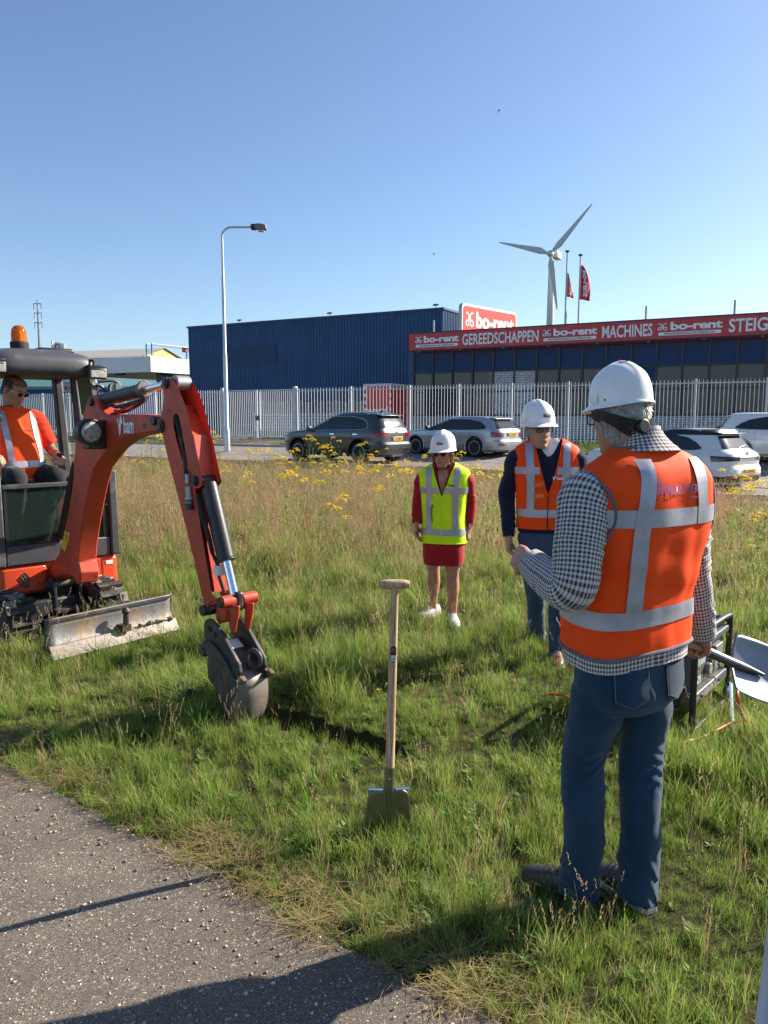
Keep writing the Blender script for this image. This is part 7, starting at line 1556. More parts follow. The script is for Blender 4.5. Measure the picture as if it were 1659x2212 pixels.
for h_, k_, a_, sd in ((hR, kR, aR, 1.0), (hL_, kL, aL, 4.0)): cloth_tube(j, [h_+Vector((0, -0.03, 0.01)), h_.lerp(k_, 0.5)+Vector((0, 0, 0.012)), k_+Vector((0, -0.02, 0.0)), k_+Vector((0, 0.0, -0.06)), k_.lerp(a_, 0.5), a_], [0.10, 0.098, 0.082, 0.08, 0.075, 0.07], 36, 10, JF, 0.010, 9, sd)
j.build('trousers', DKTROU, m4, smooth=True, angle=70)
for sx in (0.15, -0.165): MB().tube([Vector((sx-0.06, 0.25, 0.115)), Vector((sx, 0.3, 0.128)), Vector((sx+0.06, 0.33, 0.112))], 0.004, 5).build('trouser_piping', REFL, m4, smooth=True)
for a_, dr in ((aR, (0, 1, 0)), (aL, (0, 1, 0))):
    sh4 = shoe(m4, a_, dr, SHOEB, 0.30, sole=SHOEB); sh4.location = (0, 0, -0.60)
HI_RD = fabric('shirt_red_orange', (0.85, 0.05, 0.015), 0.1, 300, 0.75, 0.05)
j = MB(); surf_mesh(j, T4, 0.0, 0.638, off=0, nz=44, nt=90, cap=False, m=0)
so_ = j.build('shirt', HI_OR, m4, smooth=True, angle=70)
j = MB()
for s_, e_, sd in ((sR, eR, 1.0), (sL, eL, 3.0)): cloth_tube(j, [s_+Vector((-0.09 if s_.x > 0 else 0.09, 0, 0.015)), s_, s_.lerp(e_, 0.45), s_.lerp(e_, 0.82)], [0.075, 0.088, 0.084, 0.082], 36, 10, ((0.4, 0.08, 0.008, 0.05),), 0.006, 10, sd)
j.build('sleeves', HI_RD, so_, smooth=True, angle=70)
belt(T4, 0.155, 0.055, 0.004).build('reflective_strip', REFL, so_, smooth=True); MB().tube([T4.pt(th, 0.02, 0.002) for th in np.linspace(0, 2*math.pi, 60)], 0.006, 6).build('hem_strip', REFL, so_, smooth=True)
for xs in (-0.125, 0.125): vstrip(T4, lambda z, xs=xs: xs, 0.045, 0.185, 0.60, True, 0.006, 50).build('reflective_strip', REFL, so_, smooth=True)
MB().tube([Vector((0.078*math.cos(a), 0.074*math.sin(a)-0.004, 0.638)) for a in np.linspace(0, 2*math.pi, 30)], 0.007, 6, caps=False).build('shirt_neck', VBLK, so_, smooth=True)
MB().grid(lambda u, v: T4.xz(-0.135-0.035*u, 0.585-0.05*v, True, 0.008), 5, 4).build('shoulder_patch', TRIMG, so_, smooth=True)
bam_logo(so_, lambda x, y: T4.xz(-0.06-x, 0.435+y, True, 0.005), 0.085, 0.022, mat('logo_dark', (0.08, 0.02, 0.01), 0.7))
glasses(M4, m4, 'wire', K4); face_details(M4, m4, K4, DHAIR, 0.0)
hair_strands('hair', M4, ((R(0), R(360)), (-0.03, 0.112), lambda th, z: z > (0.075 if math.sin(th) > 0.35 else -0.03+0.05*max(0, math.sin(th)+0.6))), 3000, 0.016, DHAIR, m4, off=0.001, k=K4)
hand_w = wL+Vector((0, 0, 0.0)); dW = (wL-eL).normalized(); MB().cyl(wL-dW*0.035, wL-dW*0.020, 0.036, n=20).build('watch_strap', SIL, m4, smooth=True); MB().cyl(wL-dW*0.05, wL-dW*0.040, 0.038, n=20).build('red_bracelet', mat('bracelet_red', (0.6, 0.04, 0.02), 0.5), m4, smooth=True)
# ================================================================= parked cars
CARGLASS = mat('car_glass', (0.012, 0.015, 0.018), 0.05, var=0.1, spec=0.7, rvar=0.01); TYRE = mat('tyre', (0.015, 0.015, 0.016), 0.8); RIMS = mat('alloy', (0.62, 0.63, 0.65), 0.35, metal=0.15)
ARCHB = mat('arch_black', (0.012, 0.012, 0.013), 0.8); CHR = mat('chrome_trim', (0.75, 0.76, 0.78), 0.15, metal=1.0); LAMPR = mat('tail_red', (0.28, 0.008, 0.015), 0.1, var=0.2, scale=20, coat=0.6); PLY = mat('plate_yellow', (0.80, 0.42, 0.02), 0.4); PLB = mat('plate_blue', (0.02, 0.05, 0.4), 0.4); BLKTR = mat('black_trim', (0.018, 0.018, 0.02), 0.45)
def wheel_meshes(r=0.34, w=0.22, spokes=10):
    t = MB().lathe([(r*0.66, -w/2), (r*0.9, -w/2), (r*0.985, -w*0.36), (r, 0), (r*0.985, w*0.36), (r*0.9, w/2), (r*0.66, w/2)], 36, axis=(1, 0, 0)).mesh('tyre', True, 40)
    rm = MB(); rm.lathe([(r*0.665, -w*0.4), (r*0.70, -w/2-0.004), (r*0.665, -w/2-0.006), (r*0.63, -w*0.36), (r*0.63, 0.05)], 32, axis=(1, 0, 0))
    for k in range(spokes):
        a = 2*math.pi*k/spokes; c, s_ = math.cos(a), math.sin(a); u = Vector((0, c, s_)); v = Vector((0, -s_, c)); rm.prism([u*0.04+v*0.020+Vector((-w*0.42, 0, 0)), u*r*0.66+v*0.016+Vector((-w*0.45, 0, 0)), u*r*0.66-v*0.016+Vector((-w*0.45, 0, 0)), u*0.04-v*0.020+Vector((-w*0.42, 0, 0))], (0.03, 0, 0))
    rm.lathe([(0.055, -w*0.47), (0.06, -w*0.4), (0.06, -w*0.3)], 16, axis=(1, 0, 0))
    hb = MB().cyl((-w*0.2, 0, 0), (w*0.3, 0, 0), r*0.62, n=24).mesh('hub')
    return t, rm.mesh('rim'), hb
def car(name, label, loc, F, rows, paint, L, wheels, side_win, rear_win, lamp, plate, roof=None, rails=None, scale=1.0, trim=None, bumper=None, arch_r=0.40, fog=None, group='cars parked along the road', lamp2=None, txt='TK-708-D', wr=0.34, handle_z=0.93, spokes=10, rails_mat=None, extras=None):
    root = empty(name, loc, yaw_of(F), label, 'car', group); root.scale = (scale,)*3
    S = Surf(rows, None, True); zs = sorted(set([r_[0] for r_ in rows]+list(np.linspace(rows[0][0], rows[-1][0], 46)))); n = 120
    th = []
    # equal spacing along the ring rather than in angle
    ref = [S.raw(2*math.pi*k/2000, 0.6) for k in range(2001)]; acc = [0]
    for a, b in zip(ref[:-1], ref[1:]): acc.append(acc[-1]+(b-a).length)
    for k in range(n): th.append(2*math.pi*float(np.interp(acc[-1]*k/n, acc, np.arange(2001)))/2000)
    m = MB(); m.add([S.raw(t, z) for z in zs for t in th], [(j*n+i, j*n+(i+1) % n, (j+1)*n+(i+1) % n, (j+1)*n+i) for j in range(len(zs)-1) for i in range(n)]+[tuple(range(n-1, -1, -1)), tuple(range((len(zs)-1)*n, len(zs)*n))])
    tmp = m.build('tmp', paint); cut = MB()
    for sx in (-1, 1):
        for y in wheels: cut.cyl((sx*0.62, y, wr+0.02), (sx*1.1, y, wr+0.02), arch_r, n=32)
    cu = cut.build('cut', ARCHB); bo = tmp.modifiers.new('b', 'BOOLEAN'); bo.operation = 'DIFFERENCE'; bo.object = cu; bo.solver = 'EXACT'
    dg = bpy.context.evaluated_depsgraph_get(); me = bpy.data.meshes.new_from_object(tmp.evaluated_get(dg)); bpy.data.objects.remove(tmp); bpy.data.objects.remove(cu)
    me.polygons.foreach_set('use_smooth', np.ones(len(me.polygons), dtype=bool)); me.set_sharp_from_angle(angle=R(28))
    body = obj('body', me, [paint, ARCHB], root)
    # lower dark sill / bumper
    if bumper:
        for z0, z1_, mt in bumper: MB().grid(lambda u, v: S.pt(2*math.pi*u, z0+(z1_-z0)*v, 0.006), 120, 2, closed=False).build('bumper_trim', mt, root, smooth=True) if False else None
    t, rm, hb = wheel_meshes(wr, spokes=spokes); t.materials.append(TYRE); rm.materials.append(RIMS); hb.materials.append(ARCHB)
    for sx in (-1, 1):
        for y in wheels:
            w = empty('wheel', (sx*(S.a(0.5)-0.115), y, wr), 0 if sx < 0 else math.pi, parent=root)
            for nm, me_ in (('tyre', t), ('rim', rm), ('hub', hb)): obj(nm, me_, None, w)
            ar = MB().tube([Vector((sx*(S.a(0.5)+0.004), y+(arch_r+0.015)*math.cos(a), wr+0.02+(arch_r+0.015)*math.sin(a))) for a in np.linspace(R(-18), R(198), 26)], 0.022, 6).build('arch_trim', trim or paint, root, smooth=True)
    for right in (True, False):
        # side glazing: list of (y, zlow, zhigh) stations
        ys = np.array([q[0] for q in side_win]); zl = np.array([q[1] for q in side_win]); zh = np.array([q[2] for q in side_win])
        yy = np.linspace(ys[0], ys[-1], 60)
        MB().grid(lambda u, v: S.yz(ys[0]+(ys[-1]-ys[0])*u, float(np.interp(ys[0]+(ys[-1]-ys[0])*u, ys, zl))*(1-v)+float(np.interp(ys[0]+(ys[-1]-ys[0])*u, ys, zh))*v, right, 0.008), 60, 6).build('side_glass', CARGLASS, root, smooth=True)
        out = [S.yz(y, float(np.interp(y, ys, zl)), right, 0.010) for y in yy]+[S.yz(y, float(np.interp(y, ys, zh)), right, 0.010) for y in yy[::-1]]
        MB().tube(out+[out[0]], 0.010, 5).build('window_trim', CHR if trim is not None else BLKTR, root, smooth=True)
        for yb in ((ys[0]+ys[-1])*0.5+0.35, (ys[0]+ys[-1])*0.5-0.62):
            MB().grid(lambda u, v: S.yz(yb+(u-0.5)*0.08, float(np.interp(yb, ys, zl))*(1-v)+float(np.interp(yb, ys, zh))*v, right, 0.012), 2, 6).build('pillar', BLKTR, root, smooth=True)
            MB().tube([S.yz(yb-0.02, z, right, 0.001) for z in np.linspace(0.42, float(np.interp(yb, ys, zl)), 10)], 0.004, 4).build('door_gap', ARCHB, root)
            MB().grid(lambda u, v: S.yz(yb-0.10-0.2*u+0.04, handle_z+0.035*v, right, 0.022), 4, 2).build('door_handle', CHR if trim is not None else paint, root, smooth=True)
        y0 = ys[-1]-0.15; p = S.yz(y0, float(np.interp(y0, ys, zl))+0.02, right, 0.11); MB().box(p+Vector((0, 0, 0.05)), (0.2, 0.12, 0.15)).build('wing_mirror', BLKTR if trim is None else paint, root, bevel=0.04)
        MB().grid(lambda u, v: S.yz(wheels[0]+0.42+(wheels[1]-wheels[0]-0.84)*u, 0.30+0.09*v, right, 0.012), 10, 2).build('sill_trim', trim if trim else paint, root, smooth=True)
    # rear glass
    (z0, w0), (z1_, w1) = rear_win
    MB().grid(lambda u, v: S.xz((u-0.5)*2*(w0+(w1-w0)*v), z0+(z1_-z0)*v, False, 0.008), 24, 10).build('rear_glass', CARGLASS, root, smooth=True)
    MB().tube([S.xz(-0.02, z0+0.02, False, 0.03), S.xz(0.32, z0+0.07, False, 0.03)], 0.010, 6).build('wiper', BLKTR, root)
    # windscreen
    zf = side_win[-1][1]; MB().grid(lambda u, v: S.xz((u-0.5)*2*(S.a(1.1)*0.86*(1-0.12*v)), zf+0.05+(rows[-4][0]-zf-0.08)*v, True, 0.008), 20, 10).build('windscreen', CARGLASS, root, smooth=True)
    # tail lamps wrap the corners
    for right in (True, False):
        xin, yout, za, zb, zi = lamp
        a = S.theta(xin if right else -xin, (za+zb)/2, False); b_ = S.theta_y(yout, (za+zb)/2, True) if right else -math.pi-(S.theta_y(yout, (za+zb)/2, True))
        lampfn = lambda u, v: S.pt(a+(b_-a)*u**0.6, za+(zb-za)*v*(1-0.35*(1-u))+zi*(1-u), 0.010)
        MB().grid(lampfn, 24, 5).build('tail_lamp', lamp2 or LAMPR, root, smooth=True)
        if fog: MB().grid(lambda u, v: S.xz((fog[0]+(fog[1]-fog[0])*u)*(1 if right else -1), fog[2]+0.07*v*(0.4+0.6*u), False, 0.012), 6, 2).build('fog_lamp', LAMPR, root, smooth=True)
    zp, pwid = plate; yp = S.xz(0, zp, False).y-0.018
    pl = MB().box((0, yp, zp), (0.54, 0.016, 0.125)).build('number_plate', PLY, root, bevel=0.004); MB().box((-0.235, yp-0.009, zp), (0.05, 0.003, 0.115)).build('plate_band', PLB, pl)
    t_ = fit_text(text_mesh(txt, 1, bold=0.02), 0.38, 0.075); place_mesh(t_, lambda x, y, z: Vector((0.03+x, yp-0.012, zp+y))); obj('lettering', t_, BLACK_LET, pl)
    MB().cyl(S.xz(0, z0-0.13, False, 0.004), S.xz(0, z0-0.13, False, 0.018), 0.055, n=20).build('emblem', CHR, root, smooth=True)
    # spoiler, fin, rails
    ztop = rows[-1][0]; yr = S.xz(0, z1_+0.06, False).y; sw = S.a(z1_+0.06)*0.86
    MB().prism([Vector((-sw, yr+0.14, z1_+0.085)), Vector((sw, yr+0.14, z1_+0.085)), Vector((sw*0.94, yr-0.12, z1_+0.04)), Vector((-sw*0.94, yr-0.12, z1_+0.04))], (0, 0, 0.028)).build('spoiler', roof or paint, root, bevel=0.01)
    MB().prism([Vector((0, yr+0.45, ztop-0.02)), Vector((0, yr+0.25, ztop-0.03)), Vector((0, yr+0.27, ztop+0.075))], (0.02, 0, 0)).build('antenna_fin', BLKTR, root)
    if roof is not None and roof is not paint:
        for zz in (1.455,): MB().grid(lambda u, v: S.raw(2*math.pi*u, zz+(ztop-zz)*v, 0.006), 100, 8).build('roof_skin', roof, root, smooth=True)
    if rails:
        ya, yb, xr, zr = rails
        for sx in (-1, 1): MB().tube(smoothpath([(sx*xr, ya, zr-0.06), (sx*xr, ya+0.12, zr+0.015), (sx*(xr), (ya+yb)/2, zr+0.035), (sx*xr, yb-0.15, zr+0.0), (sx*xr, yb, zr-0.08)], 6), 0.018, 6).build('roof_rail', rails_mat or CHR, root, smooth=True)
    return root, S
def gz(p): return ground_z(p[0], p[1])+0.02
# grey SUV seen from behind left
GREYP = mat('paint_grey', (0.060, 0.062, 0.066), 0.32, metal=0.5, var=0.04, coat=0.8); SILVP = mat('paint_silver', (0.40, 0.42, 0.45), 0.32, metal=0.6, var=0.04, coat=0.8); WHTP = mat('paint_white', (0.66, 0.67, 0.68), 0.3, var=0.03, coat=0.8); BLKP = mat('paint_black', (0.012, 0.012, 0.014), 0.35, var=0.03, coat=0.15)
suv_rows = [(0.22, 0, 0, 0.80, 2.00, 2.00, 6), (0.30, 0, 0, 0.895, 2.18, 2.16, 7), (0.48, 0, 0, 0.912, 2.24, 2.235, 7), (0.62, 0, 0, 0.918, 2.245, 2.235, 7), (0.70, 0, 0, 0.92, 2.24, 2.17, 7), (0.86, 0, 0, 0.92, 2.20, 2.16, 7), (0.98, 0, 0, 0.905, 2.08, 2.15, 7), (1.02, 0, -0.05, 0.895, 1.75, 2.08, 7), (1.07, 0, -0.3, 0.88, 1.35, 1.80, 7), (1.12, 0, -0.4, 0.86, 1.28, 1.67, 7), (1.30, 0, -0.5, 0.80, 0.98, 1.48, 7), (1.46, 0, -0.55, 0.735, 0.68, 1.34, 7), (1.56, 0, -0.6, 0.68, 0.45, 1.22, 6), (1.61, 0, -0.62, 0.60, 0.22, 1.08, 5), (1.635, 0, -0.65, 0.45, 0.05, 0.80, 4), (1.645, 0, -0.68, 0.2, 0.02, 0.3, 3)]
suv_win = [(-1.62, 1.16, 1.20), (-1.55, 1.10, 1.34), (-1.40, 1.085, 1.42), (-0.9, 1.07, 1.50), (-0.2, 1.06, 1.50), (0.25, 1.05, 1.40), (0.62, 1.04, 1.20), (0.85, 1.04, 1.06)]
FA = Vector((-0.78, 0.62, 0)).normalized(); rc = Vector((0.53, 27.0, 0)); ca = rc+FA*2.24*1.1
car('parked_suv', 'dark grey SUV parked beside the field, yellow plate, seen from behind', (ca.x, ca.y, gz(ca)), FA, suv_rows, GREYP, 4.49, (-1.32, 1.36), suv_win, ((1.13, 0.70), (1.47, 0.58)), (0.42, -1.80, 0.82, 1.0, 0.06), (0.80, 0.5), rails=(-1.5, 0.2, 0.60, 1.60), trim=BLKTR, fog=None, scale=1.1, txt='TK-708-D', wr=0.35, arch_r=0.41, handle_z=0.92)
# silver estate
est_rows = [(0.18, 0, 0, 0.80, 2.1, 2.1, 6), (0.27, 0, 0, 0.88, 2.28, 2.27, 7), (0.42, 0, 0, 0.90, 2.34, 2.335, 7), (0.55, 0, 0, 0.905, 2.345, 2.335, 7), (0.62, 0, 0, 0.905, 2.34, 2.28, 7), (0.75, 0, 0, 0.905, 2.30, 2.27, 7), (0.88, 0, 0, 0.89, 2.1, 2.26, 7), (0.94, 0, -0.15, 0.875, 1.6, 2.08, 7), (0.99, 0, -0.35, 0.86, 1.42, 1.83, 7), (1.12, 0, -0.55, 0.80, 1.15, 1.52, 7), (1.26, 0, -0.65, 0.735, 0.88, 1.30, 7), (1.36, 0, -0.7, 0.67, 0.62, 1.14, 6), (1.40, 0, -0.72, 0.60, 0.40, 1.02, 5), (1.43, 0, -0.75, 0.45, 0.18, 0.80, 4), (1.44, 0, -0.78, 0.2, 0.05, 0.3, 3)]
est_win = [(-1.72, 1.02, 1.04), (-1.62, 0.985, 1.14), (-1.45, 0.975, 1.24), (-0.9, 0.965, 1.31), (-0.1, 0.955, 1.32), (0.3, 0.95, 1.22), (0.65, 0.945, 1.05), (0.85, 0.945, 0.96)]
FBd = Vector((-0.74, 0.67, 0)).normalized(); cb_ = Vector((2.97, 30.3, 0))
car('parked_estate', 'silver estate car behind the grey SUV in front of the fence', (cb_.x, cb_.y, gz(cb_)-0.06), FBd, est_rows, SILVP, 4.69, (-1.30, 1.39), est_win, ((1.0, 0.70), (1.29, 0.56)), (0.50, -1.95, 0.70, 0.92, 0.0), (0.80, 0.5), rails=(-1.6, 0.2, 0.60, 1.385), fog=(0.45, 0.75, 0.42), txt='RT-432-N', scale=1.05, wr=0.335, arch_r=0.385, handle_z=0.82)
# white electric SUV with black roof
ev_rows = [(0.22, 0, 0, 0.80, 2.05, 2.05, 6), (0.30, 0, 0, 0.90, 2.22, 2.22, 6.5), (0.50, 0, 0, 0.92, 2.28, 2.29, 6.5), (0.62, 0, 0, 0.925, 2.28, 2.28, 6.5), (0.72, 0, 0, 0.925, 2.26, 2.22, 6.5), (0.90, 0, 0, 0.92, 2.18, 2.25, 6), (0.99, 0, 0, 0.90, 2.0, 2.20, 6), (1.04, 0, -0.15, 0.88, 1.75, 1.97, 6), (1.10, 0, -0.3, 0.86, 1.55, 1.70, 6), (1.26, 0, -0.5, 0.80, 1.25, 1.38, 6), (1.42, 0, -0.6, 0.74, 0.9, 1.16, 6), (1.52, 0, -0.65, 0.69, 0.62, 1.06, 5.5), (1.58, 0, -0.68, 0.62, 0.38, 0.98, 5), (1.61, 0, -0.7, 0.48, 0.16, 0.78, 4), (1.62, 0, -0.72, 0.2, 0.05, 0.3, 3)]
ev_win = [(-1.45, 1.12, 1.14), (-1.30, 1.09, 1.26), (-1.05, 1.08, 1.38), (-0.6, 1.07, 1.46), (0.0, 1.06, 1.46), (0.5, 1.05, 1.32), (0.85, 1.04, 1.14), (0.98, 1.04, 1.06)]
FE = Vector((-0.60, 0.80, 0)).normalized(); re_ = Vector((9.12, 19.2, 0)); ce = re_+FE*2.29
ev, SE = car('parked_suv', 'white SUV with black roof and dark rear light bar behind the person in front', (ce.x, ce.y, gz(re_)-0.05), FE, ev_rows, WHTP, 4.58, (-1.36, 1.40), ev_win, ((1.12, 0.66), (1.43, 0.55)), (0.40, -1.75, 0.80, 0.95, 0.03), (0.56, 0.5), roof=BLKP, rails=(-1.35, 0.3, 0.63, 1.565), fog=(0.45, 0.78, 0.40), txt='G-848-RL', scale=1.0, lamp2=mat('tail_dark', (0.02, 0.008, 0.01), 0.08, coat=0.5), rails_mat=RIMS, wr=0.36, arch_r=0.42, handle_z=0.93)
MB().grid(lambda u, v: SE.xz((u-0.5)*1.0, 0.875+0.03*v, False, 0.012), 12, 2).build('light_bar', BLKP, ev, smooth=True)
MB().grid(lambda u, v: SE.pt(R(-170)+R(160)*u, 0.30+0.14*v, 0.010), 60, 3).build('rear_diffuser', BLKTR, ev, smooth=True)
for sgn in (-1, 1):
    MB().grid(lambda u, v: SE.yz(-1.75+0.75*u, 1.06+0.42*v*(0.35+0.65*u)-0.02*(1-u), sgn > 0, 0.006), 10, 6).build('black_pillar', BLKP, ev, smooth=True) if False else None
# second white car facing the other way
FG = Vector((0.85, -0.53, 0)).normalized(); rg = Vector((11.3, 26.4, 0)); cg = rg+FG*2.2
car('parked_hatchback', 'white car at the right edge half hidden behind the white SUV', (cg.x, cg.y, gz(rg)-0.05), FG, ev_rows, WHTP, 4.5, (-1.30, 1.36), ev_win, ((1.12, 0.66), (1.43, 0.55)), (0.40, -1.75, 0.80, 0.95, 0.03), (0.56, 0.5), txt='J-117-KB', wr=0.35, arch_r=0.41, handle_z=0.93)
# ================================================================= spade standing in the grass
ASHW2 = mat('ash_handle', (0.58, 0.42, 0.27), 0.55, var=0.10, scale=3)
def wood_grain():
    m = bpy.data.materials.new('ash_grain'); m.use_nodes = True; nt = m.node_tree; L = nt.links.new; b = nt.nodes['Principled BSDF']
    tc = node(nt, 'ShaderNodeTexCoord'); mp = node(nt, 'ShaderNodeMapping'); mp.inputs['Scale'].default_value = (1, 1, 0.06); L(tc.outputs['Object'], mp.inputs[0])
    n = node(nt, 'ShaderNodeTexNoise', Scale=130.0, Detail=5.0, Distortion=0.6); L(mp.outputs[0], n.inputs['Vector'])
    r = node(nt, 'ShaderNodeValToRGB'); r.color_ramp.elements[0].position = 0.35; r.color_ramp.elements[1].position = 0.65; r.color_ramp.elements[0].color = (0.33, 0.20, 0.11, 1); r.color_ramp.elements[1].color = (0.60, 0.44, 0.29, 1); L(n.outputs[0], r.inputs[0])
    L(r.outputs[0], b.inputs['Base Color']); b.inputs['Roughness'].default_value = 0.5; return m
WG = wood_grain()
sb_ = gnd(838, 1800); top_ = at(853, 1262, sb_.y-0.02); ax_ = (top_-Vector((sb_.x, sb_.y, 0))).normalized()
spd = empty('garden_spade', sb_, 0, 'wooden handled spade standing upright in the grass with steel blade', 'spade')
Ls = (top_-sb_).length; side_ = Vector((1, 0.10, 0)); side_ = (side_-ax_*side_.dot(ax_)).normalized(); fr_ = ax_.cross(side_)
def sq(a, u=0, v=0): return ax_*a+side_*u+fr_*v
zb0 = 0.20
MB().tube([sq(a) for a in (0.245, 0.5, 0.75, 0.95, Ls-0.012)], [0.0195, 0.0185, 0.0175, 0.0165, 0.0150], 18).build('handle', WG, spd, smooth=True)
m = MB(); pr = [(-0.060, 0.006), (-0.058, 0.014), (-0.045, 0.0185), (-0.02, 0.020), (0.02, 0.020), (0.045, 0.0185), (0.058, 0.014), (0.060, 0.006)]
m.tube([sq(Ls, u) for u, r_ in pr], [r_ for u, r_ in pr], 16).build('grip', WG, spd, smooth=True)
BSTEEL = mat('spade_steel', (0.21, 0.21, 0.17), 0.42, metal=0.9, var=0.15, scale=6, dirt=(0.16, 0.14, 0.10), dirt_amt=0.1, dirt_scale=10)
MB().tube([sq(0.10, 0, -0.004), sq(0.17, 0, -0.002), sq(0.21), sq(0.30)], [0.004, 0.013, 0.021, 0.0208], 16).build('socket', BSTEEL, spd, smooth=True)
MB().cyl(sq(0.255, 0, -0.0215), sq(0.255, 0, -0.0185), 0.004, n=8).build('rivet', CHROME, spd)
def bl2(u, v):
    a = 0.195-0.27*v; x = (u-0.5)*2; w = 0.094*float(np.interp(v, [0, 0.04, 0.15, 0.5, 1.0], [0.70, 0.85, 0.96, 1.04, 1.06])); shoulder = 0.02*max(0, abs(x)-0.8)*5*max(0, 0.12-v)*8
    return sq(a-shoulder*0.4, x*w, 0.012*x*x+0.006*math.exp(-(x/0.16)**2)*(-1)*max(0, 1-v*1.6))
o = MB().grid(bl2, 24, 20).build('blade', BSTEEL, spd, smooth=True); so = o.modifiers.new('s', 'SOLIDIFY'); so.thickness = 0.003
for sx in (-1, 1): MB().tube([sq(0.198, sx*0.026, 0.0), sq(0.198, sx*0.086, 0.006)], 0.0065, 8).build('tread', CHROME, spd, smooth=True)
# product sticker on the handle
zc_ = at(848, 1408, sb_.y).z
def stk(aa, zz, lift=0.0006): 
    r_ = 0.0182+lift; t_ = zz/ax_.z; return sq(t_, math.sin(aa)*r_, -math.cos(aa)*r_ if fr_.y > 0 else math.cos(aa)*r_)
MB().grid(lambda u, v: stk((u-0.5)*1.5*math.sqrt(max(0.02, 1-abs(2*v-1)**6)), zc_-0.035+0.07*v), 8, 14).build('sticker', BLACK_LET, spd, smooth=True, recalc=False)
MB().grid(lambda u, v: stk((u-0.5)*1.1, zc_-0.030+0.026*v, 0.0011), 6, 3).build('barcode_label', PLATEW, spd, smooth=True, recalc=False)
MB().add([stk(0.55*math.cos(a), zc_+0.017+0.012*math.sin(a), 0.0012) for a in np.linspace(0, 2*math.pi, 20)[:-1]], [tuple(range(19))]).build('sticker_badge', mat('badge_red', (0.35, 0.06, 0.05), 0.4), spd, recalc=False)
for k in range(5): MB().grid(lambda u, v: stk(-0.4+k*0.2+0.06*u, zc_-0.027+0.012*v, 0.0016), 2, 2).build('barcode_bar', BLACK_LET, spd, recalc=False)

# ================================================================= generator
g0_ = gnd(1493, 1592); g1_ = gnd(1572, 1512); gd = (g1_-g0_); gL = 0.66; gd.normalize()
gen = empty('generator', g0_, math.atan2(gd.y, gd.x), 'portable generator in black tube frame with grey control panel behind the person in front', 'generator')
TUBEB = mat('tube_black', (0.015, 0.015, 0.017), 0.35, var=0.2); PANG = mat('panel_grey', (0.075, 0.085, 0.088), 0.5, var=0.1); TANKG = mat('tank_green', (0.04, 0.16, 0.15), 0.4); hG = 0.56; dG = 0.46
for y in (0.0, dG):
    MB().tube(smoothpath([(0.0, y, 0.03), (0.0, y, 0.25), (0.0, y, hG-0.06), (0.06, y, hG), (gL-0.06, y, hG), (gL, y, hG-0.06), (gL, y, 0.25), (gL, y, 0.10), (gL-0.06, y, 0.03)], 5), 0.018, 10).build('frame_tube', TUBEB, gen, smooth=True)
    MB().tube([(0, y, 0.03), (gL-0.06, y, 0.03)], 0.018, 10).build('frame_tube', TUBEB, gen, smooth=True)
for x in (0.02, gL-0.02): MB().tube([(x, 0, hG-0.03), (x, dG, hG-0.03)], 0.016, 8).build('cross_tube', TUBEB, gen, smooth=True); MB().tube([(x, 0, 0.05), (x, dG, 0.05)], 0.016, 8).build('cross_tube', TUBEB, gen, smooth=True)
MB().box2((0.03, 0.025, 0.235), (gL-0.03, 0.06, 0.45)).build('control_panel', PANG, gen, bevel=0.01)
MB().box2((0.02, -0.005, 0.46), (gL-0.02, 0.05, 0.50)).build('upper_rail', PANG, gen, bevel=0.008); MB().box2((0.02, -0.005, 0.17), (gL-0.02, 0.05, 0.23)).build('lower_rail', PANG, gen, bevel=0.008)
MB().box2((0.05, 0.07, 0.42), (gL-0.05, dG-0.05, 0.54)).build('fuel_tank', TANKG, gen, bevel=0.04)
MB().box2((0.06, 0.09, 0.10), (gL*0.55, dG-0.06, 0.40)).build('engine', BLK, gen, bevel=0.04)
MB().cyl((gL*0.56, dG/2, 0.24), (gL-0.06, dG/2, 0.24), 0.13, n=24).build('alternator', STEELD, gen, bevel=0.01)
for k in range(3): MB().cyl((0.30+k*0.10, 0.024, 0.31), (0.30+k*0.10, -0.004, 0.31), 0.034, n=16).build('socket_outlet', mat('socket_pale', (0.22, 0.23, 0.24), 0.4), gen, bevel=0.004)
MB().box2((0.36, -0.012, 0.36), (0.50, 0.024, 0.43)).build('breaker_box', mat('socket_pale', (0.22, 0.23, 0.24), 0.4), gen, bevel=0.006)
t = fit_text(text_mesh('EG671A', 1, bold=0.02), 0.20, 0.045); place_mesh(t, lambda x, y, z: Vector((0.15+x, 0.0225, 0.275+y))); obj('lettering', t, WHITE_LET, gen)
MB().box2((0.05, 0.019, 0.36), (0.26, 0.0235, 0.42)).build('label_plate', mat('label_pale', (0.30, 0.38, 0.38), 0.5), gen)
for x in (0.12, gL-0.2): MB().cyl((x, -0.004, 0.2), (x, -0.016, 0.2), 0.008, n=8).build('bolt', STEELD, gen)
q0 = Matrix.Rotation(-math.atan2(gd.y, gd.x), 3, 'Z') @ (gnd(1500, 1592)-g0_)
MB().tube([(0.06, -0.20, 0.02), (0.32, -0.12, 0.05), (gL+0.0, -0.02, 0.12)], 0.017, 10).build('skid_bar', CHROME, gen, smooth=True)

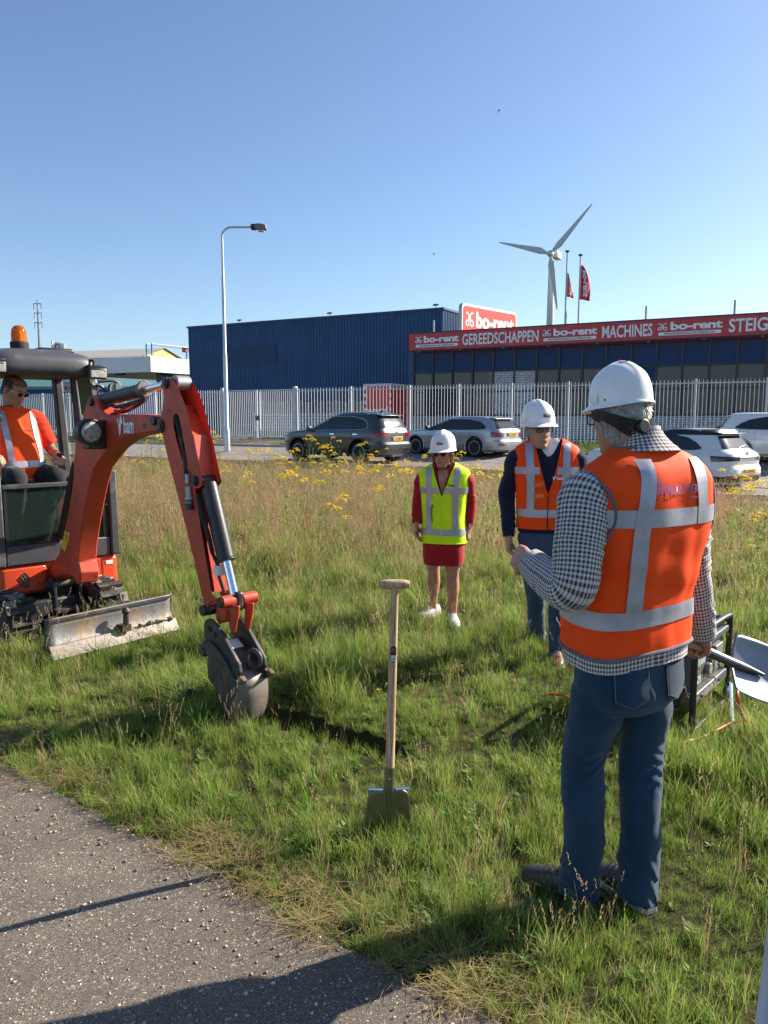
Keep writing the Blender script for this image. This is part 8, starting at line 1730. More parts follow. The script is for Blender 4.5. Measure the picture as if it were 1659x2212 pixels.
# ================================================================= orange cable on the grass
CABO = mat('cable_orange', (0.55, 0.08, 0.015), 0.45)
def gp(x, y, z): p = gnd(x, y, z); return p
pts = [gp(1240, 1515, .03), gp(1280, 1510, 0.03), gp(1330, 1530, 0.05), gp(1400, 1580, 0.05), gp(1460, 1602, 0.07), gp(1500, 1598, 0.07), gp(1540, 1582, 0.08), gp(1580, 1562, 0.10), gp(1610, 1558, 0.11), gp(1640, 1572, 0.10), gp(1668, 1592, 0.08), gp(1720, 1640, 0.05)]
tag(MB().tube(smoothpath(pts, 8), 0.008, 8).build('extension_cable', CABO, smooth=True), 'orange cable snaking low through the grass past the generator', 'cable', 'orange cables by the generator')
pts = [at(1592, 1470, 3.9), at(1594, 1500, 3.95), at(1600, 1525, 3.98), at(1607, 1552, 4.0), at(1613, 1572, 3.9), gp(1640, 1600, 0.03), gp(1700, 1640, 0.02)]
pts[0] = Matrix.Rotation(math.atan2(gd.y, gd.x), 3, 'Z') @ Vector((0.50, -0.02, 0.31)) + g0_
tag(MB().tube(smoothpath([pts[0], pts[0]+Vector((0.10, -0.08, -0.02)), at(1594, 1490, 4.05), at(1597, 1525, 4.0), at(1608, 1560, 3.98), gp(1620, 1590, 0.03), gp(1690, 1640, 0.02)], 8), 0.008, 8).build('extension_cable', CABO, smooth=True), 'orange cable hanging down from the generator outlet', 'cable', 'orange cables by the generator')
tag(MB().tube(smoothpath([gp(1172, 1503, .02), gp(1192, 1499, 0.05), gp(1228, 1506, 0.05), gp(1262, 1530, 0.03)], 8), 0.008, 8).build('extension_cable', CABO, smooth=True), 'short orange cable loop showing left of the jeans', 'cable', 'orange cables by the generator')

# ================================================================= pale board cut off at the lower right
wb_ = at(1644, 2150, 1.55); bo_ = empty('white_board', (wb_.x, 1.55, 0), 0.0, 'edge of a pale board cut off at the lower right corner', 'board')
lo = at(1646, 2212, 1.55); hi = at(1667, 2050, 1.55); dx = (hi.x-lo.x)/(hi.z-lo.z); off0 = lo.x-wb_.x-lo.z*dx
MB().prism([Vector((off0, 0, 0.02)), Vector((off0+0.40, 0, 0.02)), Vector((off0+0.40, 0, 0.64)), Vector((off0+0.64*dx, 0, 0.64))], (0, 0.03, 0)).build('panel', mat('board_pale', (0.55, 0.55, 0.62), 0.6), bo_, bevel=0.004)
for x in (0.08, 0.32): MB().box2((off0+x, 0.032, 0.0), (off0+x+0.03, 0.06, 0.6)).build('strut', GREY_MET, bo_)

# ================================================================= gulls
BIRD = mat('gull_grey', (0.20, 0.20, 0.22), 0.8, var=0.2, scale=10); BIRDW = mat('gull_belly', (0.55, 0.55, 0.57), 0.8)
def bird(loc, k, yaw, bank, label, up):
    r_ = empty('gull', loc, yaw, label, 'bird', 'birds in the sky'); r_.scale = (k,)*3; r_.rotation_euler = (bank, 0.3, yaw)
    MB().lathe([(0.005, -0.24), (0.03, -0.16), (0.06, -0.02), (0.055, 0.08), (0.03, 0.16), (0.008, 0.20)], 12, axis=(0, 1, 0)).build('body', BIRDW, r_, smooth=True)
    for sx in (-1, 1):
        sec = [(0.03, 0.07, 0.10, 0.0), (0.20, 0.12, 0.09, 0.08*up), (0.36, 0.08, 0.065, 0.10*up), (0.55, -0.10, 0.03, 0.05*up), (0.62, -0.20, 0.008, 0.03*up)]; m = MB(); vs = []
        for x, y, c, z in sec:
            for dy, dz in ((c, 0), (0, 0.012), (-c, 0), (0, -0.008)): vs.append((sx*x, y+dy, z+dz))
        m.add(vs, [(i*4+q, i*4+(q+1) % 4, (i+1)*4+(q+1) % 4, (i+1)*4+q) for i in range(len(sec)-1) for q in range(4)]+[(0, 1, 2, 3), tuple(range(len(sec)*4-4, len(sec)*4))]); m.build('wing', BIRD, r_, smooth=True)
    MB().prism([Vector((-0.03, -0.20, 0)), Vector((0.03, -0.20, 0)), Vector((0.06, -0.36, 0)), Vector((-0.06, -0.36, 0))], (0, 0, 0.01)).build('tail', BIRD, r_)
bird(at(1078, 240, 62), 0.55, R(-70), R(55), 'small dark gull high in the sky, larger of the two', 1.2)
bird(at(937, 549, 75), 0.42, R(-60), R(40), 'tiny gull low in the sky above the blue hall', 1.6)
# ================================================================= grass, herbs and ragwort
def leaf_material(name, lo, mid, hi, trans=0.35, hue=0.06, val=0.35, dry=None, dry_amt=0.0, rough=0.55):
    """colour runs from the shaded base to the tip (attribute tone), varies by blade, by plant and by patch; light shines through"""
    m = bpy.data.materials.new(name); m.use_nodes = True; nt = m.node_tree; L = nt.links.new; b = nt.nodes['Principled BSDF']; out = nt.nodes['Material Output']
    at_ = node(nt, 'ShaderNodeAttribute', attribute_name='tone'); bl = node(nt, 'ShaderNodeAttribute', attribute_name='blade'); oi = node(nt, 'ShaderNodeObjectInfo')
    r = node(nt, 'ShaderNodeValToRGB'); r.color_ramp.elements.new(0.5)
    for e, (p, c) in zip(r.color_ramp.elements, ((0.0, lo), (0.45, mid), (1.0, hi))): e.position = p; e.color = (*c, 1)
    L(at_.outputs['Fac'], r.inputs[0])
    n1 = node(nt, 'ShaderNodeTexNoise', Scale=0.55, Detail=3.0); L(oi.outputs['Location'], n1.inputs['Vector'])
    last = r.outputs[0]
    if dry:
        f = node(nt, 'ShaderNodeMath', operation='MULTIPLY_ADD'); L(oi.outputs['Random'], f.inputs[0]); f.inputs[1].default_value = 0.9; L(bl.outputs['Fac'], f.inputs[2])
        g = node(nt, 'ShaderNodeMath', operation='MULTIPLY_ADD'); L(n1.outputs[0], g.inputs[0]); g.inputs[1].default_value = 1.6; L(f.outputs[0], g.inputs[2])
        mr = node(nt, 'ShaderNodeMapRange'); L(g.outputs[0], mr.inputs['Value']); mr.inputs['From Min'].default_value = 2.45-dry_amt*1.5; mr.inputs['From Max'].default_value = 2.75-dry_amt*1.5
        mx = node(nt, 'ShaderNodeMix', data_type='RGBA'); L(mr.outputs[0], mx.inputs['Factor']); L(last, mx.inputs['A']); mx.inputs['B'].default_value = (*dry, 1); last = mx.outputs['Result']
    hs = node(nt, 'ShaderNodeHueSaturation'); L(last, hs.inputs['Color'])
    h = node(nt, 'ShaderNodeMath', operation='MULTIPLY_ADD'); L(bl.outputs['Fac'], h.inputs[0]); h.inputs[1].default_value = -hue; h.inputs[2].default_value = 0.5+hue/2; L(h.outputs[0], hs.inputs['Hue'])
    v1 = node(nt, 'ShaderNodeMath', operation='ADD'); L(oi.outputs['Random'], v1.inputs[0]); L(n1.outputs[0], v1.inputs[1])
    v = node(nt, 'ShaderNodeMath', operation='MULTIPLY_ADD'); L(v1.outputs[0], v.inputs[0]); v.inputs[1].default_value = val; v.inputs[2].default_value = 1-val*0.95; L(v.outputs[0], hs.inputs['Value'])
    L(hs.outputs[0], b.inputs['Base Color']); b.inputs['Roughness'].default_value = rough; b.inputs['Specular IOR Level'].default_value = 0.3
    tr = node(nt, 'ShaderNodeBsdfTranslucent'); L(hs.outputs[0], tr.inputs[0]); ms = node(nt, 'ShaderNodeMixShader'); ms.inputs[0].default_value = trans
    L(b.outputs[0], ms.inputs[1]); L(tr.outputs[0], ms.inputs[2]); L(ms.outputs[0], out.inputs[0]); return m
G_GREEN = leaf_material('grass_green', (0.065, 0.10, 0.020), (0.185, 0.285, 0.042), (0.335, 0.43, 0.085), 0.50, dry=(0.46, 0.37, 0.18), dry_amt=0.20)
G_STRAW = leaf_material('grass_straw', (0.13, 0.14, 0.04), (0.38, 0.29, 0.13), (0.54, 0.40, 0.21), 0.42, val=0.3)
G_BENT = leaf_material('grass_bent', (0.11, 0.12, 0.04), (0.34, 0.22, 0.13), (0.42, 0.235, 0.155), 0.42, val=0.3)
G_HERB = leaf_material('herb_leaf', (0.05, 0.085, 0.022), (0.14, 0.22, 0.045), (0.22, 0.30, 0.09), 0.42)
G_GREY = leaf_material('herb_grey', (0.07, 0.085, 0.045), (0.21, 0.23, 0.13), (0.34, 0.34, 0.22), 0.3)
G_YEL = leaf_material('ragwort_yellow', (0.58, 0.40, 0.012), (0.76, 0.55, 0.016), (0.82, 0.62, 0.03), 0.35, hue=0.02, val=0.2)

class Plant:
    """collects leaf faces with tone (0 base - 1 tip) and a random value per blade"""
    def __init__(s, seed): s.v = []; s.f = []; s.t = []; s.b = []; s.m = []; s.r = random.Random(seed)
    def blade(s, p, h, lean, az, w, curl=0.6, m=0, seg=3, t0=0.0, t1=1.0, tip=True):
        c, q = math.cos(az), math.sin(az); k = s.r.random(); base = len(s.v); sx, sy = -q, c; tw = s.r.uniform(-0.6, 0.6); sx2, sy2 = sx*math.cos(tw)-sy*math.sin(tw), sx*math.sin(tw)+sy*math.cos(tw)
        x, y, z = p; ang = lean
        for i in range(seg+1):
            t = i/seg; ww = w*(1-t**1.6)*0.5 if tip else w*0.5*(1-0.5*t)
            if i == seg and tip: s.v.append((x, y, z)); s.t.append(t1); s.b.append(k)
            else:
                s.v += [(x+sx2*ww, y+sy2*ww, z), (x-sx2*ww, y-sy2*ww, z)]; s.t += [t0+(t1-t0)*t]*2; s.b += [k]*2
            l = h/seg; x += c*math.sin(ang)*l; y += q*math.sin(ang)*l; z += math.cos(ang)*l; ang += curl/seg*s.r.uniform(0.6, 1.4)
        for i in range(seg):
            a = base+2*i
            if i == seg-1 and tip: s.f.append((a, a+1, a+2))
            else: s.f.append((a, a+1, a+3, a+2))
            s.m.append(m)
        return (x, y, z)
    def tri(s, p, d, n, l, w, m=0, t=0.8):
        """small leaf-like diamond at p pointing along d"""
        d = Vector(d).normalized(); n = Vector(n); q = d.cross(n).normalized() if d.cross(n).length > 1e-4 else Vector((1, 0, 0)); p = Vector(p); k = s.r.random(); b = len(s.v)
        s.v += [tuple(p), tuple(p+d*l*0.45+q*w*0.5), tuple(p+d*l), tuple(p+d*l*0.45-q*w*0.5)]; s.t += [t*0.7, t, min(1, t*1.15), t]; s.b += [k]*4; s.f.append((b, b+1, b+2, b+3)); s.m.append(m)
    def mesh(s, name, mats):
        me = bpy.data.meshes.new(name); me.from_pydata(s.v, [], s.f)
        for nm, arr in (('tone', s.t), ('blade', s.b)): a = me.attributes.new(nm, 'FLOAT', 'POINT'); a.data.foreach_set('value', np.array(arr, dtype=np.float32))
        me.polygons.foreach_set('material_index', np.array(s.m, dtype=np.int32))
        for m in mats: me.materials.append(m)
        return me
    def disk(s, r): a = s.r.uniform(0, 6.283); q = r*math.sqrt(s.r.random()); return q*math.cos(a), q*math.sin(a)
def tuft(seed, n, rad, h0, h1, w0, w1, lean=0.5, curl=0.9, mats=(G_GREEN,)):
    P = Plant(seed)
    for _ in range(n):
        x, y = P.disk(rad); P.blade((x, y, -0.01), P.r.uniform(h0, h1), abs(P.r.gauss(0, lean*0.6)), P.r.uniform(0, 6.283), P.r.uniform(w0, w1), P.r.uniform(0.2, curl))
    return P
def stalks(seed, n, rad, h0, h1, head, mats):
    P = Plant(seed)
    for _ in range(n):
        x, y = P.disk(rad); h = P.r.uniform(h0, h1); az = P.r.uniform(0, 6.283); ln = abs(P.r.gauss(0, 0.16))
        x1, y1, z1_ = P.blade((x, y, -0.01), h, ln, az, 0.0032, P.r.uniform(0.05, 0.35), 1, 4, 0.0, 0.8, tip=False)
        d = Vector((math.sin(ln+0.2)*math.cos(az), math.sin(ln+0.2)*math.sin(az), math.cos(ln+0.2)))
        if head == 'spike':
            for i in range(9): 
                q = Vector((x1, y1, z1_))+d*(i*0.011-0.02); dd = d+Vector((P.r.gauss(0, .4), P.r.gauss(0, .4), P.r.gauss(0, .2))); P.tri(q, dd, (P.r.gauss(0, 1), P.r.gauss(0, 1), P.r.gauss(0, 1)), 0.020, 0.007, 1, 0.95)
        else:
            for i in range(14):
                q = Vector((x1, y1, z1_))-d*P.r.uniform(0, 0.13)+Vector((P.r.gauss(0, .022), P.r.gauss(0, .022), P.r.gauss(0, .012))); P.tri(q, (P.r.gauss(0, .6), P.r.gauss(0, .6), 1), (P.r.gauss(0, 1), P.r.gauss(0, 1), 0), 0.022, 0.006, 1, 0.95)
    for _ in range(9):
        x, y = P.disk(rad*1.2); P.blade((x, y, -0.01), P.r.uniform(0.12, 0.3), abs(P.r.gauss(0, 0.35)), P.r.uniform(0, 6.283), 0.005, 0.7, 0)
    return P
def herb(seed, h0, h1, n, leaf, mats, flowers=False, spread=0.05):
    P = Plant(seed)
    for _ in range(n):
        x, y = P.disk(spread); h = P.r.uniform(h0, h1); az = P.r.uniform(0, 6.283); ln = abs(P.r.gauss(0, 0.12))
        tip = P.blade((x, y, -0.01), h, ln, az, 0.007, 0.12, 0, 4, 0.1, 0.5, tip=False); N_ = int(h/0.022)
        for i in range(N_):
            t = i/N_; p = Vector((x, y, 0)).lerp(Vector(tip), t); a = i*2.4+P.r.uniform(-.4, .4); l = leaf*(1.15-0.65*t)*P.r.uniform(0.7, 1.2)
            P.tri(p, (math.cos(a), math.sin(a), P.r.uniform(0.1, 0.9)), (0, 0, 1), l, l*0.34, 0, 0.35+0.5*t)
        if flowers: ragwort_head(P, tip, 0.075, 1)
    return P
def ragwort_head(P, c, r, m):
    for _ in range(16):
        a = P.r.uniform(0, 6.283); q = r*math.sqrt(P.r.random()); p = Vector(c)+Vector((q*math.cos(a), q*math.sin(a), 0.035*(1-(q/r)**2)+P.r.uniform(-.018, .012)))
        for k in range(3): P.tri(p, (math.cos(k*2.09+a), math.sin(k*2.09+a), 0.9), (0, 0, 1), 0.020, 0.022, m, 0.8)
def weed(seed):
    P = Plant(seed)
    for _ in range(16):
        x, y = P.disk(0.05); a = P.r.uniform(0, 6.283); l = P.r.uniform(0.04, 0.10); P.tri((x, y, P.r.uniform(0.0, 0.05)), (math.cos(a), math.sin(a), P.r.uniform(0.2, 0.9)), (0, 0, 1), l, l*0.42, 0, P.r.uniform(0.4, 0.8))
    return P
def flatstraw(seed):
    P = Plant(seed)
    for _ in range(16):
        x, y = P.disk(0.07); P.blade((x, y, P.r.uniform(0.004, 0.03)), P.r.uniform(0.08, 0.22), P.r.uniform(1.2, 1.55), P.r.uniform(0, 6.283), 0.004, 0.15, 0)
    return P
def library(name, items):
    col = bpy.data.collections.new(name)
    for i, (P, mats) in enumerate(items):
        o = bpy.data.objects.new('%s_%02d' % (name, i), P.mesh('%s_%02d' % (name, i), mats)); col.objects.link(o)
    return col
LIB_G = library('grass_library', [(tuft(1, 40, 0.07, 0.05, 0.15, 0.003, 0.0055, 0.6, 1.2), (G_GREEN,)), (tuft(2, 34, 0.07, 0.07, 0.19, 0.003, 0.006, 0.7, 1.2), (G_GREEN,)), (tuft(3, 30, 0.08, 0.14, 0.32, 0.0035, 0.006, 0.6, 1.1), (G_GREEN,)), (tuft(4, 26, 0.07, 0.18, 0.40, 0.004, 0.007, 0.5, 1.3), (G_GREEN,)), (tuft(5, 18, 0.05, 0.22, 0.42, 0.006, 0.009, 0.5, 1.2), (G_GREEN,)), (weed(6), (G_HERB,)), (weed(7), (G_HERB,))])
LIB_D = library('dry_grass_library', [(stalks(11, 5, 0.06, 0.35, 0.62, 'spike', 0), (G_GREEN, G_STRAW)), (stalks(12, 7, 0.08, 0.30, 0.58, 'spike', 0), (G_GREEN, G_STRAW)), (stalks(13, 8, 0.09, 0.28, 0.52, 'cloud', 0), (G_GREEN, G_BENT)), (stalks(14, 10, 0.10, 0.30, 0.60, 'cloud', 0), (G_STRAW, G_BENT)), (flatstraw(15), (G_STRAW,))])
LIB_H = library('herb_library', [(herb(21, 0.25, 0.5, 3, 0.07, 0), (G_HERB, G_YEL)), (herb(22, 0.35, 0.65, 3, 0.06, 0), (G_HERB, G_YEL)), (herb(23, 0.15, 0.35, 5, 0.035, 0, spread=0.1), (G_GREY, G_YEL)), (herb(24, 0.35, 0.6, 2, 0.06, 0, True), (G_HERB, G_YEL)), (herb(25, 0.2, 0.4, 7, 0.03, 0, spread=0.12), (G_GREY, G_YEL))])
def scatter(name, col, pts, label):
    """pts: list of (x, y, z, rz, tilt, scale, index)"""
    A = np.array(pts, dtype=np.float32); me = bpy.data.meshes.new(name); me.vertices.add(len(A)); me.vertices.foreach_set('co', A[:, :3].ravel())
    a = me.attributes.new('turn', 'FLOAT_VECTOR', 'POINT'); a.data.foreach_set('vector', np.stack([A[:, 4], A[:, 4]*0.7, A[:, 3]], 1).ravel().astype(np.float32))
    a = me.attributes.new('size', 'FLOAT', 'POINT'); a.data.foreach_set('value', A[:, 5].copy()); a = me.attributes.new('pick', 'INT', 'POINT'); a.data.foreach_set('value', A[:, 6].astype(np.int32))
    o = obj(name, me); o['kind'] = 'stuff'; o['label'] = label; o['category'] = 'grass' if 'herb' not in name else 'plants'
    ng = bpy.data.node_groups.new(name+'_scatter', 'GeometryNodeTree'); ng.interface.new_socket('Geometry', in_out='INPUT', socket_type='NodeSocketGeometry'); ng.interface.new_socket('Geometry', in_out='OUTPUT', socket_type='NodeSocketGeometry')
    gi = ng.nodes.new('NodeGroupInput'); go = ng.nodes.new('NodeGroupOutput'); ip = ng.nodes.new('GeometryNodeInstanceOnPoints'); ci = ng.nodes.new('GeometryNodeCollectionInfo')
    ci.inputs['Collection'].default_value = col; ci.inputs['Separate Children'].default_value = True; ci.inputs['Reset Children'].default_value = True; ip.inputs['Pick Instance'].default_value = True
    def na(nm, t): n = ng.nodes.new('GeometryNodeInputNamedAttribute'); n.data_type = t; n.inputs['Name'].default_value = nm; return n.outputs['Attribute']
    L = ng.links.new; L(gi.outputs[0], ip.inputs['Points']); L(ci.outputs[0], ip.inputs['Instance']); L(na('pick', 'INT'), ip.inputs['Instance Index']); L(na('turn', 'FLOAT_VECTOR'), ip.inputs['Rotation']); L(na('size', 'FLOAT'), ip.inputs['Scale']); L(ip.outputs[0], go.inputs[0])
    md = o.modifiers.new('scatter', 'NODES'); md.node_group = ng; return o
# --- where nothing grows: under the tracks and blade, in the trench, under the soles
def blocked(x, y):
    if path_side(x, y) < -0.02: return True
    if -1.6 < x < 0.5 and 3.2 < y < 4.8 and trench_d(x, y) < 0.10: return True
    u = ul((x, y, 0))
    if -0.85 < u.x < 0.72 and ya-0.02 < u.y < yb_+0.02: return True
    return False
FEET = [at(1250, 1890, 2.62), at(1374, 1905, 2.60), at(1195, 1900, 2.70), gnd(1160, 1392), gnd(1203, 1428), gnd(935, 1332), gnd(978, 1346)]
rg_ = np.random.default_rng(3); G, D, Hb = [], [], []
def clumpn(x, y, f, s): return 0.5+0.5*noise.noise((x*f, y*f, s))*1.6
for y0, y1, dens in ((1.6, 3.2, 620), (3.2, 4.6, 520), (4.6, 6.5, 330), (6.5, 9, 190), (9, 13, 105), (13, 18, 62), (18, 28, 44)):
    xm = 0.60*y1+0.9; n = int(dens*(y1-y0)*2*xm)
    X = rg_.uniform(-xm, xm, n); Y = rg_.uniform(y0, y1, n); U = rg_.random(n); V = rg_.random(n); Rz = rg_.uniform(0, 6.283, n); S = rg_.normal(1, 0.18, n)
    for x, y, u, v, rz, s_ in zip(X, Y, U, V, Rz, S):
        if abs(x) > 0.58*y+0.7: continue
        sN = x*N.x+y*N.y
        if sN > 22.35 or blocked(x, y) or (sN > 19.3 and x*W.x+y*W.y > -3.5): continue
        e = path_side(x, y); z = ground_z(x, y); td = trench_d(x, y) if -1.8 < x < 0.7 and 3 < y < 5 else 9; big = clumpn(x, y, 0.9, 1.0); c2 = clumpn(x, y, 2.3, 7.0)
        s_ = max(0.5, s_)*(0.55+0.7*c2); far = sstep(6.5, 11, y+1.2*(big-0.5)); mid = sstep(4.2, 6.5, y+1.0*(big-0.5))
        if e < 0.30: s_ *= 0.72+0.95*max(0, e)
        if y < 7: s_ *= 0.62+0.38*sstep(0.12, 0.34, min(math.hypot(x-q.x, y-q.y) for q in FEET))
        if td < 0.25: s_ *= 0.6
        s_ *= (1-0.5*sstep(15, 20, sN))*(1-0.5*sstep(3, 6, x)*sstep(13, 17, sN))
        tl = v*0.25-0.12
        p_dry = 0.028+0.09*mid+0.24*far*(0.4+big)*(1-0.5*sstep(18, 21.5, sN)); p_herb = 0.01+0.05*mid+0.05*far+0.20*sstep(17, 21.5, sN)
        if u < p_dry:
            k = (0 if v < 0.5 else 1) if (v*7 % 1) > 0.62*far else (2 if v < 0.5 else 3); D.append((x, y, z, rz, tl, s_*(0.50+0.12*mid+0.30*far), k))
        elif u < p_dry+p_herb:
            k = [0, 1, 2, 4][int(v*4) % 4] if sN < 16 else (3 if v < (0.12 if x > 4 else 0.40) else [0, 1, 1][int(v*3) % 3]); Hb.append((x, y, z, rz, tl, s_*(0.75 if k != 3 else 1.0)*(0.5+0.2*mid+0.3*far), k))
        else:
            w = (v*13) % 1
            if mid < 0.4: k = 0 if w < 0.34 else 1 if w < 0.62 else 2 if w < 0.84 else 3 if w < 0.92 else 4 if w < 0.945 else 5 if w < 0.975 else 6
            else: k = 1 if w < 0.15 else 2 if w < 0.55 else 3 if w < 0.84 else 4 if w < 0.92 else 5
            cz = clumpn(x, y, 1.25, 21.0)
            if cz > 0.82 and y > 3.0: k = 3 if w < 0.6 else 4; s_ *= 1.35
            elif cz < 0.22: s_ *= 0.62
            G.append((x, y, z, rz, tl, s_*(0.50+0.14*mid+0.30*far), k))
# dry stems flattened along the edge of the path, a few runners leaning onto the asphalt
for p in EDGE:
    if -3 < p.x < 1.0:
        for _ in range(1):
            x = p.x+random.uniform(-0.05, 0.05); y = edge_y(x)+random.uniform(-0.06, 0.25); D.append((x, y, 0.008, random.uniform(0, 6.28), 0, random.uniform(0.4, 0.8), 4))
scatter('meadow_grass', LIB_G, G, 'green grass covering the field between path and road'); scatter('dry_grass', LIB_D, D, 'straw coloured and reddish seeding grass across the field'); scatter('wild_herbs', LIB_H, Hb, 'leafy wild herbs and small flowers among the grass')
print('tufts', len(G), len(D), len(Hb))
# --- grass strip in front of the fence and beyond
V_ = []
for _ in range(2600):
    w = random.uniform(-30, 22); s_ = random.uniform(28.8, 33.4); p = ws(w, s_)
    if abs(p.x) > 0.58*p.y: continue
    wl_ = pix_ws(482, 890, FS)[0]
    if wl_-0.3 < w < pix_ws(660, 890, FS)[0] and s_ > 28.8 and s_ < 32.6: continue
    V_.append((p.x, p.y, ground_z(p.x, p.y), random.uniform(0, 6.28), 0, random.uniform(0.6, 1.1), random.choice([1, 2, 3])))
scatter('verge_grass', LIB_G, V_, 'strip of grass at the foot of the white fence')
# --- ragwort plants one can pick out, each with stems, leaves and flower heads
rag_px = [(325, 942), (303, 958), (345, 952), (366, 984), (300, 1000), (455, 945), (470, 957), (505, 985), (540, 980), (560, 992), (574, 975), (430, 1010), (586, 983), (601, 988), (606, 1003), (636, 985), (650, 1012), (664, 959), (677, 961), (684, 998), (696, 977), (707, 976), (715, 983), (731, 963), (740, 991), (761, 1017), (777, 1025), (781, 971), (794, 989), (820, 983), (821, 1021), (851, 1026), (882, 1005), (875, 1035), (909, 989), (923, 991), (996, 994), (1012, 1012), (1040, 1022), (1060, 1050), (985, 1035), (1571, 1029), (1604, 1054), (1633, 1044), (1650, 1068), (1590, 1085), (1500, 1100), (690, 1060), (735, 1095), (560, 1040), (615, 1045), (480, 1030), (830, 1060), (740, 1132), (1640, 1130), (1600, 1180), (782, 1319), (797, 1345), (905, 1403), (823, 1531)]
def rag_mesh(seed, h):
    rr = random.Random(seed); st = Plant(seed); lf = Plant(seed+1); hd = []; n = rr.choice([2, 3, 3, 4])
    for _ in range(n):
        x, y = rr.uniform(-.04, .04), rr.uniform(-.04, .04); hh = h*rr.uniform(0.8, 1.0); tip = st.blade((x, y, -0.02), hh, abs(rr.gauss(0, .1)), rr.uniform(0, 6.28), 0.009, 0.1, 0, 4, 0.2, 0.6, tip=False); st.blade((x, y, -0.02), hh*0.99, abs(rr.gauss(0, .1)), rr.uniform(0, 6.28), 0.006, 0.1, 0, 4, 0.2, 0.6, tip=False)
        for i in range(int(hh/0.028)):
            t = 0.1+0.85*i/(hh/0.028); p = Vector((x, y, 0)).lerp(Vector(tip), t); a = i*2.4+rr.uniform(-.4, .4); l = 0.085*(1.15-0.7*t)*rr.uniform(0.7, 1.2); lf.tri(p, (math.cos(a), math.sin(a), rr.uniform(0.0, 0.8)), (0, 0, 1), l, l*0.36, 0, 0.3+0.5*t)
        q = Plant(seed+7+len(hd)); ragwort_head(q, tip, rr.uniform(0.045, 0.072), 0); hd.append(q)
    return st, lf, hd
ragv = [rag_mesh(100+i*17, 0.72) for i in range(6)]; rmesh = [(a.mesh('stems', (G_HERB,)), b.mesh('leaves', (G_HERB,)), [q.mesh('flower_head', (G_YEL,)) for q in c]) for a, b, c in ragv]
def rag_label(px, py):
    if py > 1500: return 'tiny yellow ragwort in the grass beside the spade handle'
    if py > 1380: return 'small yellow ragwort in the short grass right of the spade'
    if py > 1300: return 'small yellow ragwort between the spade grip and the bucket'
    if px < 400: return 'yellow ragwort seen under the excavator boom'
    if px < 580: return 'yellow ragwort near the foot of the street lamp'
    if px < 930 and py < 1000: return 'tall yellow ragwort standing in front of the grey SUV'
    if px < 930: return 'lower yellow ragwort in the brown grass before the grey SUV'
    if px < 1100: return 'yellow ragwort beside the person in the yellow vest'
    return 'yellow ragwort near the white SUV at the right edge'
for i, (px, pyy) in enumerate(rag_px):
    hh = 0.78+0.1*math.sin(i*2.3)
    if pyy > 1250: d_ = {1319: 6.2, 1345: 6.0, 1403: 5.2, 1531: 4.25}[pyy]; tp = at(px, pyy, d_)
    else:
        d_ = min(21.0, max(8.0, FPX*(1.75-hh)/(pyy-900))); tp = at(px, pyy, d_)
        sN = tp.x*N.x+tp.y*N.y
        if sN > 22.2: tp = at(px, pyy, d_*22.2/sN)
    zg = ground_z(tp.x, tp.y); k = max(0.12, (tp.z-zg)/0.72)
    if k < 0.25: k = 0.25
    o = empty('ragwort_plant', (tp.x, tp.y, zg), random.uniform(0, 6.28), rag_label(px, pyy), 'plant', 'ragwort in the meadow'); o.scale = (min(k, 1.2), min(k, 1.2), k)
    st, lf, hd = rmesh[i % 6]; obj('stems', st, None, o)['kind'] = 'stuff'; obj('leaves', lf, None, o)['kind'] = 'stuff'
    for q in hd: obj('flower_head', q, None, o)['kind'] = 'stuff'
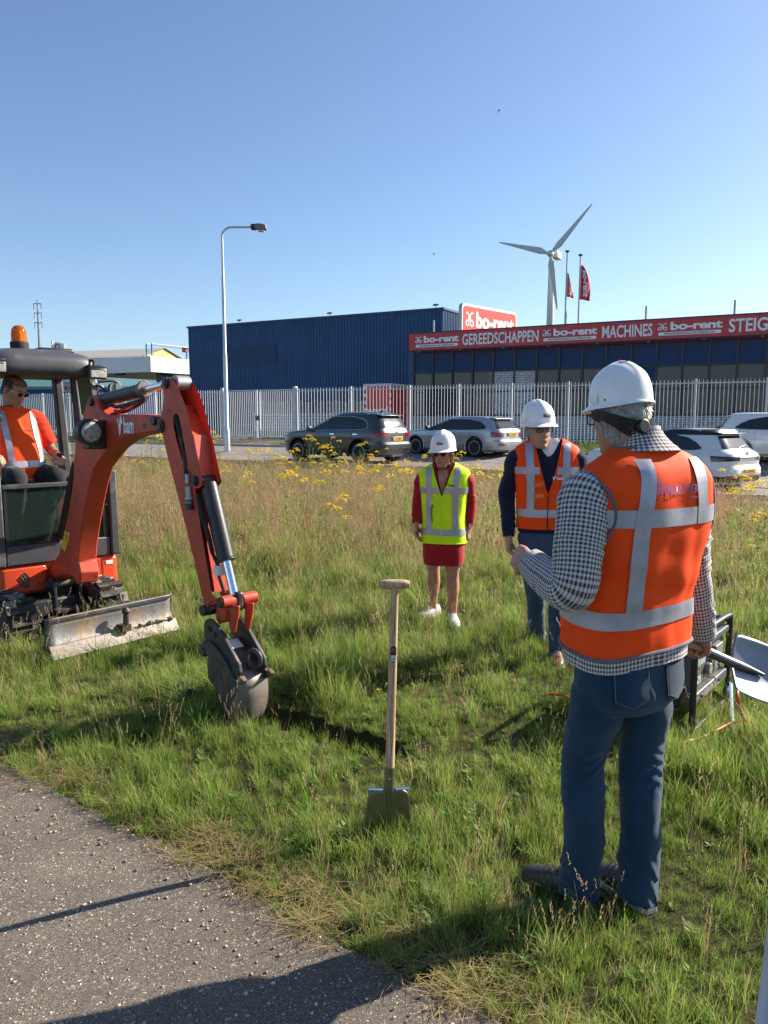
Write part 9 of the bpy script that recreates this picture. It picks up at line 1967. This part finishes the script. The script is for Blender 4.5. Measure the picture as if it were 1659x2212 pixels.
# --- turf lump the bucket is tearing out
c = z2(330, 1740, 0.0); cw = XC+XD*c.x+XN*(YO)+Vector((0, 0, c.z)); P = Plant(77); cl = MB()
for i in range(46):
    q = Vector((random.gauss(-0.04, 0.06), random.uniform(-0.13, 0.13), random.gauss(-0.03, 0.07))); r_ = random.uniform(0.02, 0.05); cl.lathe([(r_*0.3, -r_), (r_*0.9, -r_*0.4), (r_, r_*0.2), (r_*0.4, r_*0.9)], 7, c=q, sx=random.uniform(.7, 1.2))
for i in range(900):
    q = (random.gauss(-0.05, 0.09), random.uniform(-0.20, 0.15), random.gauss(0.02, 0.06)); a = random.gauss(math.pi*1.1, 1.1); P.blade(q, random.uniform(0.12, 0.34), random.uniform(0.5, 1.5), a, 0.005, random.uniform(0.6, 1.4), 0)
tf = empty('turf_lump', cw, XRZ, 'dark lump of turf and soil hanging in the excavator bucket', 'turf'); cl.build('soil', mat('trench_soil', (0.035, 0.024, 0.016), 0.95, var=0.3, scale=30, bump=0.5, bscale=60), tf, smooth=True); obj('torn_grass', P.mesh('torn_grass', (G_GREEN,)), None, tf)
# --- loose pebbles bedded in the asphalt
ic = bmesh.new(); bmesh.ops.create_icosphere(ic, subdivisions=1, radius=1.0); IV = np.array([v.co[:] for v in ic.verts]); IF = np.array([[v.index for v in f.verts] for f in ic.faces]); ic.free()
nP = 1000; X = rg_.uniform(-2.6, 1.2, nP*3); Y = rg_.uniform(1.4, 4.2, nP*3); keep = [i for i in range(nP*3) if path_side(X[i], Y[i]) < -0.01 and abs(X[i]) < 0.58*Y[i]+0.5][:nP]
for ci_, (colr, nm) in enumerate((((0.50, 0.45, 0.36), 'pebble_cream'), ((0.27, 0.24, 0.21), 'pebble_grey'), ((0.42, 0.30, 0.18), 'pebble_tan'))):
    ids = keep[ci_::3]; vs_ = []; fs_ = []
    for q, i in enumerate(ids):
        r_ = abs(rg_.normal(0.003, 0.0013))+0.0018; sc = np.array([r_*rg_.uniform(0.8, 1.5), r_*rg_.uniform(0.7, 1.1), r_*0.55]); a = rg_.uniform(0, 6.28); v_ = IV*sc; v_ = np.stack([v_[:, 0]*math.cos(a)-v_[:, 1]*math.sin(a), v_[:, 0]*math.sin(a)+v_[:, 1]*math.cos(a), v_[:, 2]], 1)+np.array([X[i], Y[i], 0.0155]); vs_.append(v_); fs_.append(IF+q*len(IV))
    me = bpy.data.meshes.new(nm); me.from_pydata(np.concatenate(vs_).tolist(), [], np.concatenate(fs_).tolist()); me.polygons.foreach_set('use_smooth', np.ones(len(me.polygons), dtype=bool))
    o = obj('pebbles', me, mat(nm, colr, 0.7, var=0.3, scale=60)); tag(o, ['cream', 'grey', 'tan'][ci_]+' pebbles bedded in the asphalt path', 'pebbles', kind='stuff')
